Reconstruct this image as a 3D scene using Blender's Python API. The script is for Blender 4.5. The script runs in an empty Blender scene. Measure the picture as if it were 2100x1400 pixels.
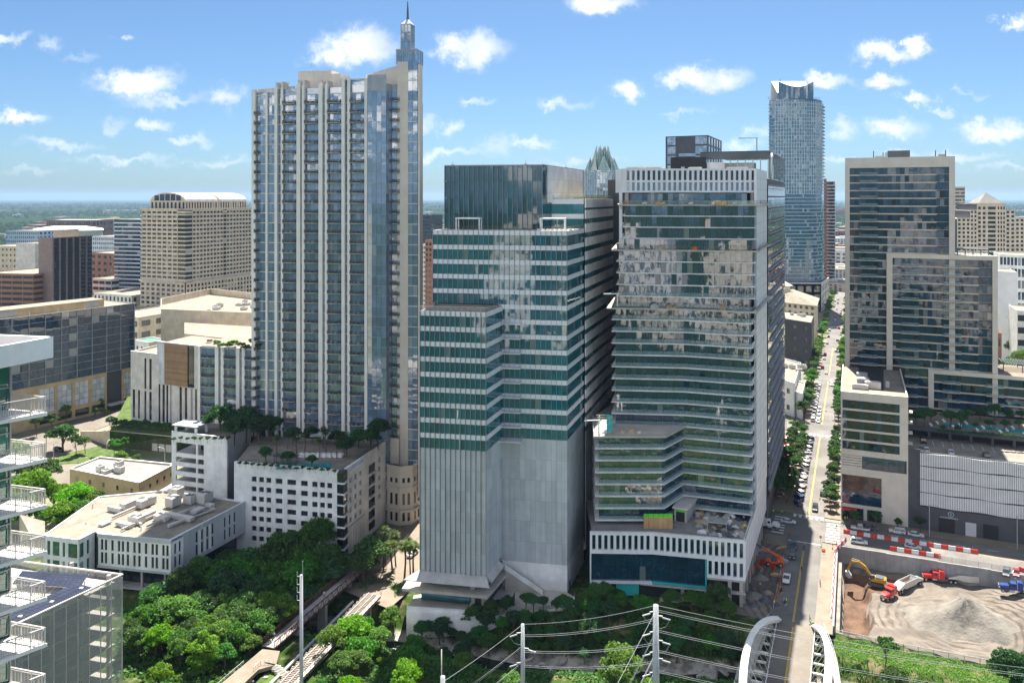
import bpy,math,random
import numpy as np
from mathutils import Vector,Matrix
random.seed(7);np.random.seed(7)
R=math.radians
scene=bpy.context.scene
COL=scene.collection
# -------------------------- camera
H,F=106.0,1633.0
HZ,CX=405.0,1050.0
cam=bpy.data.cameras.new("camera");cam.sensor_width=36.0;cam.lens=36.0*F/2100.0
cam.shift_y=-(700.0-HZ)/2100.0;cam.clip_start=1.0;cam.clip_end=60000.0
camo=bpy.data.objects.new("camera",cam);COL.objects.link(camo)
camo.location=(0,0,H);camo.rotation_euler=(R(90),0,0);scene.camera=camo
# -------------------------- light
SKY_STRENGTH,SKY_TINT=0.05,(0.51,0.68,0.79)
HAZE=0.000034
SUN_EL,SUN_AZ=63.0,11.0
sun=bpy.data.lights.new("sun",'SUN');sun.energy=4.2;sun.angle=R(0.53);sun.color=(1.0,0.93,0.82)
suno=bpy.data.objects.new("sun",sun);COL.objects.link(suno)
suno.location=(0,200,400)
suno.rotation_euler=Vector((-math.sin(R(SUN_AZ))*math.cos(R(SUN_EL)),-math.cos(R(SUN_AZ))*math.cos(R(SUN_EL)),-math.sin(R(SUN_EL)))).to_track_quat('-Z','Y').to_euler()
scene.view_settings.view_transform='Standard';scene.view_settings.look='None'
scene.view_settings.exposure=1.86;scene.view_settings.gamma=1.0;scene.view_settings.use_curve_mapping=False
cy=scene.cycles
cy.use_denoising=True
try:cy.denoiser='OPENIMAGEDENOISE'
except Exception:pass
cy.max_bounces=6;cy.diffuse_bounces=4;cy.glossy_bounces=4;cy.transmission_bounces=3;cy.volume_bounces=1
cy.transparent_max_bounces=8;cy.caustics_reflective=False;cy.caustics_refractive=False;cy.sample_clamp_indirect=4.0
# -------------------------- node helpers
class NT:
 def __init__(s,tree):s.t=tree;s.n=tree.nodes;s.l=tree.links
 def new(s,typ,ins=None,**kw):
  n=s.n.new(typ)
  for k,v in kw.items():setattr(n,k,v)
  for k,v in(ins or{}).items():
   sock=n.inputs[k]
   if hasattr(v,'node'):s.l.new(v,sock)
   else:sock.default_value=v
  return n
 def math(s,op,a,b=0.0,c=0.0,clamp=False):
  n=s.n.new('ShaderNodeMath');n.operation=op;n.use_clamp=clamp
  for i,v in enumerate((a,b,c)):
   if hasattr(v,'node'):s.l.new(v,n.inputs[i])
   else:n.inputs[i].default_value=v
  return n.outputs[0]
 def mixc(s,f,a,b,blend='MIX'):
  n=s.n.new('ShaderNodeMix');n.data_type='RGBA';n.blend_type=blend;n.clamp_factor=True
  for sock,v in((n.inputs[0],f),(n.inputs[6],a),(n.inputs[7],b)):
   if hasattr(v,'node'):s.l.new(v,sock)
   elif sock==n.inputs[0]:sock.default_value=v
   else:sock.default_value=(v[0],v[1],v[2],1.0)
  return n.outputs[2]
 def ramp(s,f,lo,hi):
  n=s.new('ShaderNodeMapRange',{0:f,1:lo,2:hi,3:0.0,4:1.0},interpolation_type='SMOOTHSTEP');return n.outputs[0]
# -------------------------- world: Nishita sky with cumulus
W=bpy.data.worlds.new("World");scene.world=W;W.use_nodes=True
nt=NT(W.node_tree);nt.n.clear()
sky=nt.new('ShaderNodeTexSky',sky_type='NISHITA',sun_disc=False)
sky.sun_elevation=R(SUN_EL);sky.sun_rotation=R(SUN_AZ);sky.altitude=150.0
sky.air_density=0.75;sky.dust_density=1.1;sky.ozone_density=2.6
geo=nt.new('ShaderNodeTexCoord');dirv=geo.outputs['Generated']
sep=nt.new('ShaderNodeSeparateXYZ',{0:dirv})
# direction in tangent units: x/y right of the view, z/y above the horizon
yy=nt.math('MAXIMUM',nt.math('ABSOLUTE',sep.outputs[1]),0.05)
tx=nt.math('DIVIDE',sep.outputs[0],yy);tz=nt.math('DIVIDE',sep.outputs[2],yy)
tv=nt.new('ShaderNodeCombineXYZ',{0:tx,1:tz,2:0.0}).outputs[0]
nz1=nt.new('ShaderNodeTexNoise',{'Vector':tv,'Scale':30.0,'Detail':8.0,'Roughness':0.66},noise_dimensions='3D')
nz2=nt.new('ShaderNodeTexNoise',{'Vector':tv,'Scale':11.0,'Detail':3.0,'Roughness':0.5},noise_dimensions='3D')
warp=nt.new('ShaderNodeVectorMath',{0:nz1.outputs['Color'],1:(0.5,0.5,0.5)},operation='SUBTRACT').outputs[0]
warp2=nt.new('ShaderNodeVectorMath',{0:nz2.outputs['Color'],1:(0.5,0.5,0.5)},operation='SUBTRACT').outputs[0]
wsum=nt.new('ShaderNodeVectorMath',{0:warp,1:(0.085,0.055,0.0),2:tv},operation='MULTIPLY_ADD').outputs[0]
wsum=nt.new('ShaderNodeVectorMath',{0:warp2,1:(0.07,0.03,0.0),2:wsum},operation='MULTIPLY_ADD').outputs[0]
# cumulus: photo column, row, half width, half height, thickness
CLOUDS=[(282,170,88,30,1.0),(452,196,48,24,.75),(330,205,110,14,.5),(728,98,78,42,1.0),(660,118,36,18,.6),(962,104,66,34,1.0),
(1226,2,76,24,1.0),(1452,162,78,30,1.0),(1290,182,36,28,.95),(1815,104,76,20,.85),(1886,88,26,24,.9),
(2092,46,30,18,.9),(1700,160,34,16,.7),(1812,164,62,17,.8),(1884,205,36,13,.7),(1928,226,26,10,.6),
(2055,262,90,22,.75),(1835,266,60,24,.7),(1720,268,40,24,.65),(44,250,56,14,.8),(98,92,36,18,.5),(10,84,36,12,.7),(250,80,20,9,.6),
(314,254,46,13,.6),(222,252,30,16,.45),(400,286,46,12,.5),(930,258,26,20,.6),(1150,210,56,14,.55),(1085,292,56,12,.6),(870,258,30,14,.5),
(1012,298,40,20,.5),(1560,270,36,18,.5),(1950,320,120,14,.5),(900,315,120,12,.5),(1525,300,50,14,.5),(120,300,90,12,.5),(260,330,120,10,.45),(460,330,70,10,.45),(1180,330,110,9,.4),(1720,330,80,10,.45),(2060,345,90,9,.4),(60,350,90,7,.35),(980,205,40,10,.45),(600,250,40,8,.3),(1400,235,60,8,.35),(1990,190,40,8,.4),(170,120,40,8,.35)]
acc=None
for(px,py,a,b,th)in CLOUDS:
 c=((px-CX)/F,(HZ-py)/F,0)
 d=nt.new('ShaderNodeVectorMath',{0:wsum,1:c},operation='SUBTRACT').outputs[0]
 d=nt.new('ShaderNodeVectorMath',{0:d,1:(F/a/1.1,F/b/1.1,0)},operation='MULTIPLY').outputs[0]
 ln=nt.new('ShaderNodeVectorMath',{0:d},operation='LENGTH').outputs[1]
 v=nt.new('ShaderNodeMapRange',{0:ln,1:1.45,2:0.1,3:0.0,4:th},interpolation_type='SMOOTHSTEP').outputs[0]
 acc=v if acc is None else nt.math('MAXIMUM',acc,v)
cl_front=nt.ramp(nt.math('MULTIPLY',acc,nt.math('MULTIPLY_ADD',nz1.outputs[0],1.8,0.10)),0.03,1.05)
# unseen cumulus elsewhere on a cloud deck, thickened, and brightened behind, to fill shaded facades
zz=nt.math('MAXIMUM',sep.outputs[2],0.04)
dv=nt.new('ShaderNodeCombineXYZ',{0:nt.math('DIVIDE',sep.outputs[0],zz),1:nt.math('DIVIDE',sep.outputs[1],zz),2:3.7}).outputs[0]
nz3=nt.new('ShaderNodeTexNoise',{'Vector':dv,'Scale':0.55,'Detail':4.0,'Roughness':0.55})
field=nt.math('MULTIPLY',nt.ramp(nz3.outputs[0],0.50,0.66),0.9)
above=nt.ramp(sep.outputs[2],0.0,0.03)
skyc=nt.mixc(1.0,sky.outputs[0],SKY_TINT,'MULTIPLY')
shade=nt.ramp(nz2.outputs[0],0.3,0.62)
ccol=nt.mixc(shade,(4.6,5.2,6.0),(6.9,7.0,7.2))
bgA=nt.new('ShaderNodeBackground',{'Color':nt.mixc(nt.math('MULTIPLY',field,above),skyc,nt.mixc(nt.ramp(sep.outputs[1],0.5,-0.5),(9.0,9.2,9.6),(20.0,19.6,19.2))),'Strength':SKY_STRENGTH})
bgB=nt.new('ShaderNodeBackground',{'Color':nt.mixc(nt.math('MULTIPLY',cl_front,above),skyc,ccol),'Strength':SKY_STRENGTH})
inwin=nt.math('MULTIPLY',nt.math('MULTIPLY',nt.math('GREATER_THAN',sep.outputs[1],0.0),nt.math('LESS_THAN',nt.math('ABSOLUTE',tx),0.8)),nt.math('MULTIPLY',nt.math('LESS_THAN',tz,0.32),nt.math('GREATER_THAN',tz,-0.02)))
mxw=nt.new('ShaderNodeMixShader',{0:inwin,1:bgA.outputs[0],2:bgB.outputs[0]})
nt.l.new(mxw.outputs[0],nt.new('ShaderNodeOutputWorld').inputs[0])
W.cycles.sampling_method='MANUAL';W.cycles.sample_map_resolution=512
# -------------------------- materials
MATS={}
def _base(name):
 m=bpy.data.materials.new(name);m.use_nodes=True;t=NT(m.node_tree);t.n.clear();MATS[name]=m
 out=t.new('ShaderNodeOutputMaterial');return m,t,out
def rndnode(t):
 oi=t.new('ShaderNodeObjectInfo');g=t.new('ShaderNodeNewGeometry')
 w=t.new('ShaderNodeTexWhiteNoise',{'W':t.math('MULTIPLY_ADD',oi.outputs['Random'],37.7,t.math('MULTIPLY',g.outputs['Random Per Island'],91.3))},noise_dimensions='1D')
 return w.outputs['Value'],g
def plain(name,col,rough=.75,var=.14,scale=.25,bump=0.0,bscale=3.0,metal=0.0,streak=0.0,rnd=0.0,spec=.4,col2=None,speck=0.0):
 m,t,out=_base(name);r,g=rndnode(t);P=g.outputs['Position']
 n=t.new('ShaderNodeTexNoise',{'Vector':P,'Scale':scale,'Detail':5.0,'Roughness':.6}).outputs[0]
 c=t.mixc(t.ramp(n,.3,.7),[x*(1-var)for x in col],col2 or[min(1,x*(1+var))for x in col])
 if streak:
  mp=t.new('ShaderNodeVectorMath',{0:P,1:(1.3,1.3,.06)},operation='MULTIPLY').outputs[0]
  n2=t.new('ShaderNodeTexNoise',{'Vector':mp,'Scale':1.0,'Detail':3.0}).outputs[0]
  c=t.mixc(t.math('MULTIPLY',t.ramp(n2,.45,.75),streak),c,[x*.55 for x in col])
 if speck:
  n4=t.new('ShaderNodeTexNoise',{'Vector':P,'Scale':bscale,'Detail':4.0,'Roughness':.7}).outputs[0]
  c=t.mixc(t.math('MULTIPLY',t.ramp(n4,.42,.72),speck),c,[x*.45 for x in col])
 if rnd:c=t.mixc(1.0,c,t.new('ShaderNodeCombineColor',{0:t.math('MULTIPLY_ADD',r,rnd,1-rnd/2),1:t.math('MULTIPLY_ADD',r,rnd,1-rnd/2),2:t.math('MULTIPLY_ADD',r,rnd,1-rnd/2)}).outputs[0],'MULTIPLY')
 b=t.new('ShaderNodeBsdfPrincipled',{'Base Color':c,'Roughness':rough,'Metallic':metal,'Specular IOR Level':spec})
 if bump:
  n3=t.new('ShaderNodeTexNoise',{'Vector':P,'Scale':bscale,'Detail':5.0,'Roughness':.65}).outputs[0]
  t.l.new(t.new('ShaderNodeBump',{'Height':n3,'Strength':bump,'Distance':.3}).outputs[0],b.inputs['Normal'])
 t.l.new(b.outputs[0],out.inputs[0]);return m
def glass(name,tint,ior=2.3,rough=.03,blind=.12,wave=.35,wscale=.45,bcol=(.32,.33,.33),tilt_c=.5):
 m,t,out=_base(name);r,g=rndnode(t);P=g.outputs['Position']
 dark=t.mixc(r,[x*.75 for x in tint],[min(1,x*1.25)for x in tint])
 n=t.new('ShaderNodeTexNoise',{'Vector':P,'Scale':.33,'Detail':2.0}).outputs[0]
 dark=t.mixc(t.math('MULTIPLY',t.ramp(n,.45,.7),tilt_c),dark,[min(1,x*1.6)for x in tint])
 r2=t.new('ShaderNodeTexWhiteNoise',{'W':t.math('MULTIPLY',r,517.3)},noise_dimensions='1D').outputs[0]
 c=t.mixc(t.math('GREATER_THAN',r2,1.0-blind),dark,bcol)
 b=t.new('ShaderNodeBsdfPrincipled',{'Base Color':c,'Roughness':rough,'IOR':ior,'Specular IOR Level':.5})
 n2=t.new('ShaderNodeTexNoise',{'Vector':P,'Scale':wscale,'Detail':1.5}).outputs[0]
 t.l.new(t.new('ShaderNodeBump',{'Height':n2,'Strength':wave,'Distance':.06}).outputs[0],b.inputs['Normal'])
 t.l.new(b.outputs[0],out.inputs[0]);return m
def leafmat(name,c1,c2,trans=.45):
 m,t,out=_base(name);oi=t.new('ShaderNodeObjectInfo');g=t.new('ShaderNodeNewGeometry')
 n=t.new('ShaderNodeTexNoise',{'Vector':g.outputs['Position'],'Scale':.55,'Detail':3.0}).outputs[0]
 f=t.math('MULTIPLY_ADD',oi.outputs['Random'],.55,t.math('MULTIPLY_ADD',g.outputs['Random Per Island'],.35,t.math('MULTIPLY',t.math('SUBTRACT',n,.5),.9)))
 c=t.mixc(f,c1,c2);r3=t.new('ShaderNodeTexWhiteNoise',{'W':t.math('MULTIPLY',oi.outputs['Random'],91.7)},noise_dimensions='1D').outputs[0]
 c=t.new('ShaderNodeHueSaturation',{'Hue':t.math('MULTIPLY_ADD',oi.outputs['Random'],.05,.478),'Saturation':t.math('MULTIPLY_ADD',r3,.3,.8),'Value':t.math('MULTIPLY_ADD',r3,.55,.72),'Color':c}).outputs[0]
 d=t.new('ShaderNodeBsdfPrincipled',{'Base Color':c,'Roughness':.55 if 'far' not in name else 1.0,'Specular IOR Level':.3 if 'far' not in name else 0.0})
 tc=t.mixc(1.0,c,(1.35,1.3,.55),'MULTIPLY')
 tr=t.new('ShaderNodeBsdfTranslucent',{'Color':tc})
 mx=t.new('ShaderNodeMixShader',{0:trans,1:d.outputs[0],2:tr.outputs[0]})
 t.l.new(mx.outputs[0],out.inputs[0]);return m
def sheer(name,col,alpha,rough=.1):
 m,t,out=_base(name)
 b=t.new('ShaderNodeBsdfPrincipled',{'Base Color':(*col,1),'Roughness':rough,'IOR':1.6})
 tr=t.new('ShaderNodeBsdfTransparent')
 mx=t.new('ShaderNodeMixShader',{0:alpha,1:tr.outputs[0],2:b.outputs[0]});t.l.new(mx.outputs[0],out.inputs[0]);return m
plain('white',(.80,.80,.79),streak=.12);plain('offwhite',(.62,.60,.56),streak=.15);plain('cream',(.66,.60,.52),streak=.12,var=.06)
plain('warmwhite',(.80,.77,.72),streak=.1,var=.06);plain('concrete',(.42,.40,.37),streak=.2,bump=.15);plain('concrete_light',(.46,.43,.38),streak=.1,speck=.15)
plain('panelgrey',(.50,.53,.555),rough=.5,var=.07,rnd=.22,streak=.3);plain('bandgrey',(.72,.73,.76),rough=.4,rnd=.08,var=.05)
plain('sidegrey',(.74,.73,.73),rough=.55,rnd=.08);plain('beige',(.55,.47,.38),streak=.1,rnd=.03);plain('tan',(.50,.38,.22),streak=.1);plain('tanpale',(.58,.50,.38),streak=.1)
plain('brownpanel',(.20,.15,.14),rough=.5);plain('darkbox',(.035,.04,.055),rough=.5);plain('dark',(.02,.022,.026),rough=.6);plain('charcoal',(.07,.075,.09),rough=.5,streak=.1)
plain('roofgravel',(.24,.215,.18),rough=.95,speck=.3,bscale=.9,var=.2);plain('roofwhite',(.25,.22,.175),rough=.9,speck=.55,bscale=.3,var=.12);plain('roofgrey',(.22,.215,.21),rough=.9,speck=.3,bscale=.8)
plain('metal',(.42,.44,.46),rough=.5,metal=.3);plain('metalwhite',(.52,.50,.47),rough=.4,rnd=.06);plain('metaldark',(.10,.11,.12),rough=.45,metal=.4);plain('mullion',(.30,.32,.34),rough=.4,metal=.5)
plain('asphalt',(.155,.147,.137),rough=.92,speck=.25,bscale=.35,var=.22,scale=.08,bump=.05);plain('road_conc',(.17,.15,.125),rough=.92,speck=.2,bscale=.3,scale=.1,var=.15);plain('sidewalk',(.21,.175,.135),rough=.9,speck=.2,bscale=.8,var=.12)
plain('paint_white',(.72,.72,.70),rough=.7,speck=.35,bscale=2.5);plain('paint_yellow',(.66,.42,.05),rough=.7,speck=.3,bscale=2.5)
plain('soil',(.165,.142,.12),rough=.98,var=.30,scale=.09,speck=.35,bscale=.5,bump=.6);
m=MATS['soil'];t=NT(m.node_tree);bs=[n for n in t.n if n.type=='BSDF_PRINCIPLED'][0];src=bs.inputs['Base Color'].links[0].from_socket;pos=t.new('ShaderNodeNewGeometry').outputs['Position']
mv=t.new('ShaderNodeVectorMath',{0:pos,1:(-116.0,-207.0,0.0)},operation='ADD').outputs[0]
wv=t.new('ShaderNodeTexWave',{'Vector':mv,'Scale':.16,'Distortion':6.0,'Detail':4.0,'Detail Scale':.6,'Detail Roughness':.7},wave_type='RINGS',rings_direction='Z').outputs['Fac'];nz=t.new('ShaderNodeTexNoise',{'Vector':pos,'Scale':.07,'Detail':3.0}).outputs[0]
t.l.new(t.mixc(t.math('MULTIPLY',t.ramp(wv,.45,.95),t.math('MULTIPLY',t.ramp(nz,.36,.62),.8)),src,(.055,.045,.038)),bs.inputs['Base Color'])
plain('soildark',(.125,.075,.05),rough=1,var=.35,scale=.2,speck=.4,bump=.8,bscale=1.2);plain('limestone',(.25,.225,.19),rough=.98,var=.25,scale=.3,speck=.45,bump=.8,bscale=1.0)
plain('shotcrete',(.26,.27,.28),rough=.95,var=.2,streak=.35,bump=.5,bscale=2);plain('sandpile',(.20,.185,.162),rough=1,var=.2,scale=.3,speck=.14,bscale=1.2,bump=.9)
plain('wood',(.28,.18,.10),rough=.6,rnd=.3,var=.1);plain('woodpale',(.50,.34,.18),rough=.7,rnd=.15);plain('rust',(.14,.06,.045),rough=.7,var=.2);plain('timber',(.24,.20,.16),rough=.9,rnd=.25)
plain('bark',(.11,.085,.065),rough=.95,bump=.5,bscale=6);plain('grass',(.07,.115,.025),rough=1,var=.4,scale=.4,speck=.4,bump=.6,bscale=3);plain('rock',(.42,.39,.35),rough=.95,var=.3,scale=.25,speck=.5,bscale=.7,bump=1.0)
plain('redroof',(.33,.12,.08));plain('greenroof',(.08,.20,.16));plain('brick',(.28,.14,.10),speck=.3,bscale=2)
plain('red',(.55,.02,.02),rough=.35,var=.05);plain('redplastic',(.62,.05,.03),rough=.5);plain('whiteplastic',(.72,.72,.72),rough=.5);plain('orange',(.62,.12,.02),rough=.4);plain('yellowpaint',(.50,.28,.03),rough=.4,speck=.2)
plain('bluepaint',(.02,.05,.20),rough=.3);plain('tyre',(.02,.02,.02),rough=.9);plain('teal',(.03,.42,.42),rough=.6);plain('greentape',(.10,.62,.03),rough=.6);plain('plywood',(.48,.30,.14),rough=.8,rnd=.2)
plain('solar',(.03,.036,.06),rough=.15,rnd=.15);plain('pool',(.02,.30,.32),rough=.05);plain('gold',(.25,.21,.12));plain('skin',(.42,.26,.18));plain('vest',(.45,.75,.06));plain('cloth_dark',(.03,.035,.05));plain('cloth_white',(.7,.7,.7));plain('cloth_red',(.5,.04,.05));plain('cloth_blue',(.05,.12,.3));plain('skyblue',(.36,.47,.56))
glass('g_teal',(.012,.12,.155),ior=2.2,wave=.10,blind=.04,bcol=(.14,.22,.23));glass('g_box',(.008,.07,.095),ior=2.1,wave=.06,blind=.0);glass('g_proper',(.008,.038,.066),ior=2.5,wave=.10,blind=.02,wscale=.6,bcol=(.15,.18,.18))
glass('g_360',(.14,.21,.30),ior=2.6,wave=.12,blind=.08,bcol=(.30,.34,.39));glass('g_north',(.010,.038,.075),ior=1.85,wave=.12,blind=.04,bcol=(.16,.18,.19));glass('g_dark',(.011,.018,.03),ior=1.8,blind=.0,wave=.1)
glass('g_blue',(.018,.05,.09),ior=2.2,wave=.15,blind=.05);glass('g_win',(.02,.025,.03),ior=1.6,blind=.08,wave=.2);glass('g_austonian',(.04,.11,.18),ior=2.0,wave=.2,blind=.12,bcol=(.25,.36,.45));glass('g_frost',(.16,.26,.36),ior=2.4,wave=.2,blind=.1)
glass('g_frosted',(.50,.54,.58),ior=1.5,rough=.4,blind=0,wave=0);glass('g_green',(.01,.10,.08),ior=1.9,wave=.3,blind=.08);glass('g_car',(.015,.02,.025),ior=1.6,blind=0,wave=0);glass('g_brown',(.03,.025,.03),ior=1.8,wave=.4,blind=.02)
glass('g_crown',(.10,.22,.20),ior=1.9,wave=.1,blind=.25,bcol=(.4,.52,.45))
sheer('balustrade',(.35,.50,.52),.22);sheer('mesh',(.42,.42,.42),.36,rough=.6);sheer('screen',(.32,.36,.40),.5,.4)
for i,c in enumerate([(.70,.70,.70),(.60,.61,.63),(.03,.03,.035),(.33,.34,.36),(.10,.11,.12),(.35,.03,.03),(.03,.06,.16),(.52,.50,.46)]):
 m=plain('car%d'%i,c,rough=.25,var=.02,spec=.6)
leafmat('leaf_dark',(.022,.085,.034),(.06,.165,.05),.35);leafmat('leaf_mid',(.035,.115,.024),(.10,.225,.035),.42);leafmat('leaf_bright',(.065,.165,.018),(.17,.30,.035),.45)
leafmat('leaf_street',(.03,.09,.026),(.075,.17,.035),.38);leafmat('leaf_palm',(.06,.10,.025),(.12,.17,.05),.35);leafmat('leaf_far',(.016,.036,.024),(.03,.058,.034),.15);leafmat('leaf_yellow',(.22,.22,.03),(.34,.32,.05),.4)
# creek water
m,t,out=_base('water');b=t.new('ShaderNodeBsdfPrincipled',{'Base Color':(.02,.028,.02,1),'Roughness':.08,'IOR':1.33})
nn=t.new('ShaderNodeTexNoise',{'Scale':1.5,'Detail':3.0,'Vector':t.new('ShaderNodeNewGeometry').outputs['Position']})
t.l.new(t.new('ShaderNodeBump',{'Height':nn.outputs[0],'Strength':.3,'Distance':.1}).outputs[0],b.inputs['Normal']);t.l.new(b.outputs[0],out.inputs[0])
# -------------------------- mesh builder
BOXF=[(0,3,2,1),(4,5,6,7),(0,1,5,4),(1,2,6,5),(2,3,7,6),(3,0,4,7)]
class MB:
 def __init__(s):s.v=[];s.f=[];s.m=[]
 def add(s,vs,fs,mi=0):
  o=len(s.v);s.v.extend([tuple(x)for x in vs])
  for f in fs:s.f.append(tuple(i+o for i in f));s.m.append(mi)
  return s
 def box(s,c,sz,rz=0.0,mi=0):
  cx,cy_,cz=c;a,b,h=sz[0]/2,sz[1]/2,sz[2]/2;cs,sn=math.cos(rz),math.sin(rz)
  return s.add([(cx+x*cs-y*sn,cy_+x*sn+y*cs,cz+z)for z in(-h,h)for(x,y)in((-a,-b),(a,-b),(a,b),(-a,b))],BOXF,mi)
 def prism(s,poly,z0,z1,mi=0,top=None):
  n=len(poly);a=sum(poly[i][0]*poly[(i+1)%n][1]-poly[(i+1)%n][0]*poly[i][1]for i in range(n))
  if a<0:poly=poly[::-1]
  z1s=z1 if isinstance(z1,(list,tuple))else[z1]*n
  if a<0 and isinstance(z1,(list,tuple)):z1s=list(z1)[::-1]
  vs=[(x,y,z0)for x,y in poly]+[(p[0],p[1],z)for p,z in zip(poly,z1s)]
  fs=[tuple(range(n))[::-1]]+[(i,(i+1)%n,n+(i+1)%n,n+i)for i in range(n)]
  s.add(vs,fs,mi);return s.add(vs[n:],[tuple(range(n))],mi if top is None else top)
 def bar(s,p,q,w,h=None,mi=0):
  p,q=Vector(p),Vector(q);h=h or w;d=(q-p)
  if d.length<1e-6:return s
  d.normalize();u=d.cross(Vector((0,0,1)))
  u=Vector((1,0,0))if u.length<1e-4 else u.normalized();v=u.cross(d)
  vs=[]
  for e in(p,q):
   for a,b in((-1,-1),(1,-1),(1,1),(-1,1)):vs.append(e+u*a*w/2+v*b*h/2)
  return s.add(vs,[(0,1,2,3),(7,6,5,4),(4,5,1,0),(5,6,2,1),(6,7,3,2),(7,4,0,3)],mi)
 def tube(s,pts,rad,n=6,mi=0,caps=True):
  pts=[Vector(p)for p in pts];rad=rad if isinstance(rad,(list,tuple))else[rad]*len(pts);o=len(s.v);pu=None
  for i,p in enumerate(pts):
   d=(pts[min(i+1,len(pts)-1)]-pts[max(i-1,0)]);d=d.normalized()if d.length>1e-6 else Vector((0,0,1))
   if pu is None:
    pu=d.cross(Vector((0,0,1)));pu=Vector((1,0,0))if pu.length<1e-3 else pu
   u=(pu-d*pu.dot(d));u=u.normalized()if u.length>1e-6 else Vector((1,0,0));pu=u;w=d.cross(u)
   for k in range(n):
    a=2*math.pi*k/n;s.v.append(tuple(p+(u*math.cos(a)+w*math.sin(a))*rad[i]))
  for i in range(len(pts)-1):
   for k in range(n):
    a,b=o+i*n+k,o+i*n+(k+1)%n;s.f.append((a,b,b+n,a+n));s.m.append(mi)
  if caps:
   s.f.append(tuple(o+k for k in range(n))[::-1]);s.m.append(mi)
   s.f.append(tuple(o+(len(pts)-1)*n+k for k in range(n)));s.m.append(mi)
  return s
 def mesh(s,name,mats):
  me=bpy.data.meshes.new(name);me.from_pydata(s.v,[],s.f)
  for m in([mats]if isinstance(mats,str)else mats):me.materials.append(MATS[m])
  if any(s.m):me.polygons.foreach_set('material_index',s.m)
  me.update();return me
 def build(s,name,mats,parent=None,smooth=False,local=False,kind=None):
  if not s.v:return None
  me=s.mesh(name,mats)
  if smooth:me.polygons.foreach_set('use_smooth',[True]*len(me.polygons))
  return link(name,me,parent,local,kind)
def link(name,me,parent=None,local=False,kind=None):
 o=bpy.data.objects.new(name,me);COL.objects.link(o)
 if parent is not None:
  o.parent=parent
  if not local:
   l=Vector(parent.location)
   if parent.parent:l=l+Vector(parent.parent.location)
   o.location=-l
 if kind:o['kind']=kind
 return o
def tag(o,label,cat,group=None):
 o['label']=label;o['category']=cat
 if group:o['group']=group
 return o
def thing(name,label,cat,loc=(0,0,0),rz=0.0,group=None):
 o=bpy.data.objects.new(name,None);COL.objects.link(o);o.location=loc;o.rotation_euler=(0,0,rz);o.empty_display_size=.5
 return tag(o,label,cat,group)
def copy_tree(o,parent=None):
 c=o.copy();COL.objects.link(c);c.parent=parent
 for ch in o.children:copy_tree(ch,c)
 return c
def struct(o):o['kind']='structure';return o
ORD='first second third fourth fifth sixth seventh eighth ninth tenth eleventh twelfth thirteenth fourteenth fifteenth sixteenth seventeenth eighteenth nineteenth twentieth'.split()
def ordw(i):
 if i<20:return ORD[i]
 t,u=divmod(i+1,10);T={2:'twent',3:'thirt',4:'fort',5:'fift',6:'sixt',7:'sevent'}[t]
 return T+'ieth' if u==0 else T+'y-'+ORD[u-1]
def at(px,py,z=0.0):
 D=F*(H-z)/(py-HZ);return Vector(((px-CX)*D/F,D,z))
def atd(px,D,z=0.0):return Vector(((px-CX)*D/F,D,z))
def zat(py,D):return H-(py-HZ)*D/F
# street grid: origin on 2nd street's centre line, e to the right, d along the street
C0=Vector((79.9,219.4));GE=Vector((.9184,-.3955));GD=Vector((.3955,.9184));GROT=math.atan2(GE.y,GE.x)
def G(e,d,z=0.0):p=C0+GE*e+GD*d;return Vector((p.x,p.y,z))
def G2(e,d):p=C0+GE*e+GD*d;return(p.x,p.y)
class Fr:
 """a facade line from A (left) to B (right) as seen from outside; o is the distance out of the wall"""
 def __init__(s,A,B):
  s.A=Vector((A[0],A[1]));d=Vector((B[0],B[1]))-s.A;s.L=d.length;s.u=d/s.L;s.n=Vector((s.u.y,-s.u.x));s.rz=math.atan2(s.u.y,s.u.x)
 def p2(s,t,o=0.0):p=s.A+s.u*t+s.n*o;return(p.x,p.y)
 def p(s,t,z,o=0.0):p=s.A+s.u*t+s.n*o;return Vector((p.x,p.y,z))
 def s(s,px,o=0.0):
  k=(px-CX)/F;a=s.A+s.n*o
  return(k*a.y-a.x)/(s.u.x-k*s.u.y)
 def box(s,mb,t0,t1,z0,z1,o0,o1,mi=0):
  c=s.p((t0+t1)/2,(z0+z1)/2,(o0+o1)/2);mb.box(c,(abs(t1-t0),abs(o1-o0),abs(z1-z0)),s.rz,mi);return mb
MC={}
def unit_box(w,d,h,mat):
 k=(round(w,2),round(d,2),round(h,2),mat)
 if k not in MC:MC[k]=MB().box((0,0,0),(max(w,.02),d,max(h,.02))).mesh('piece',mat)
 return MC[k]
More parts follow.
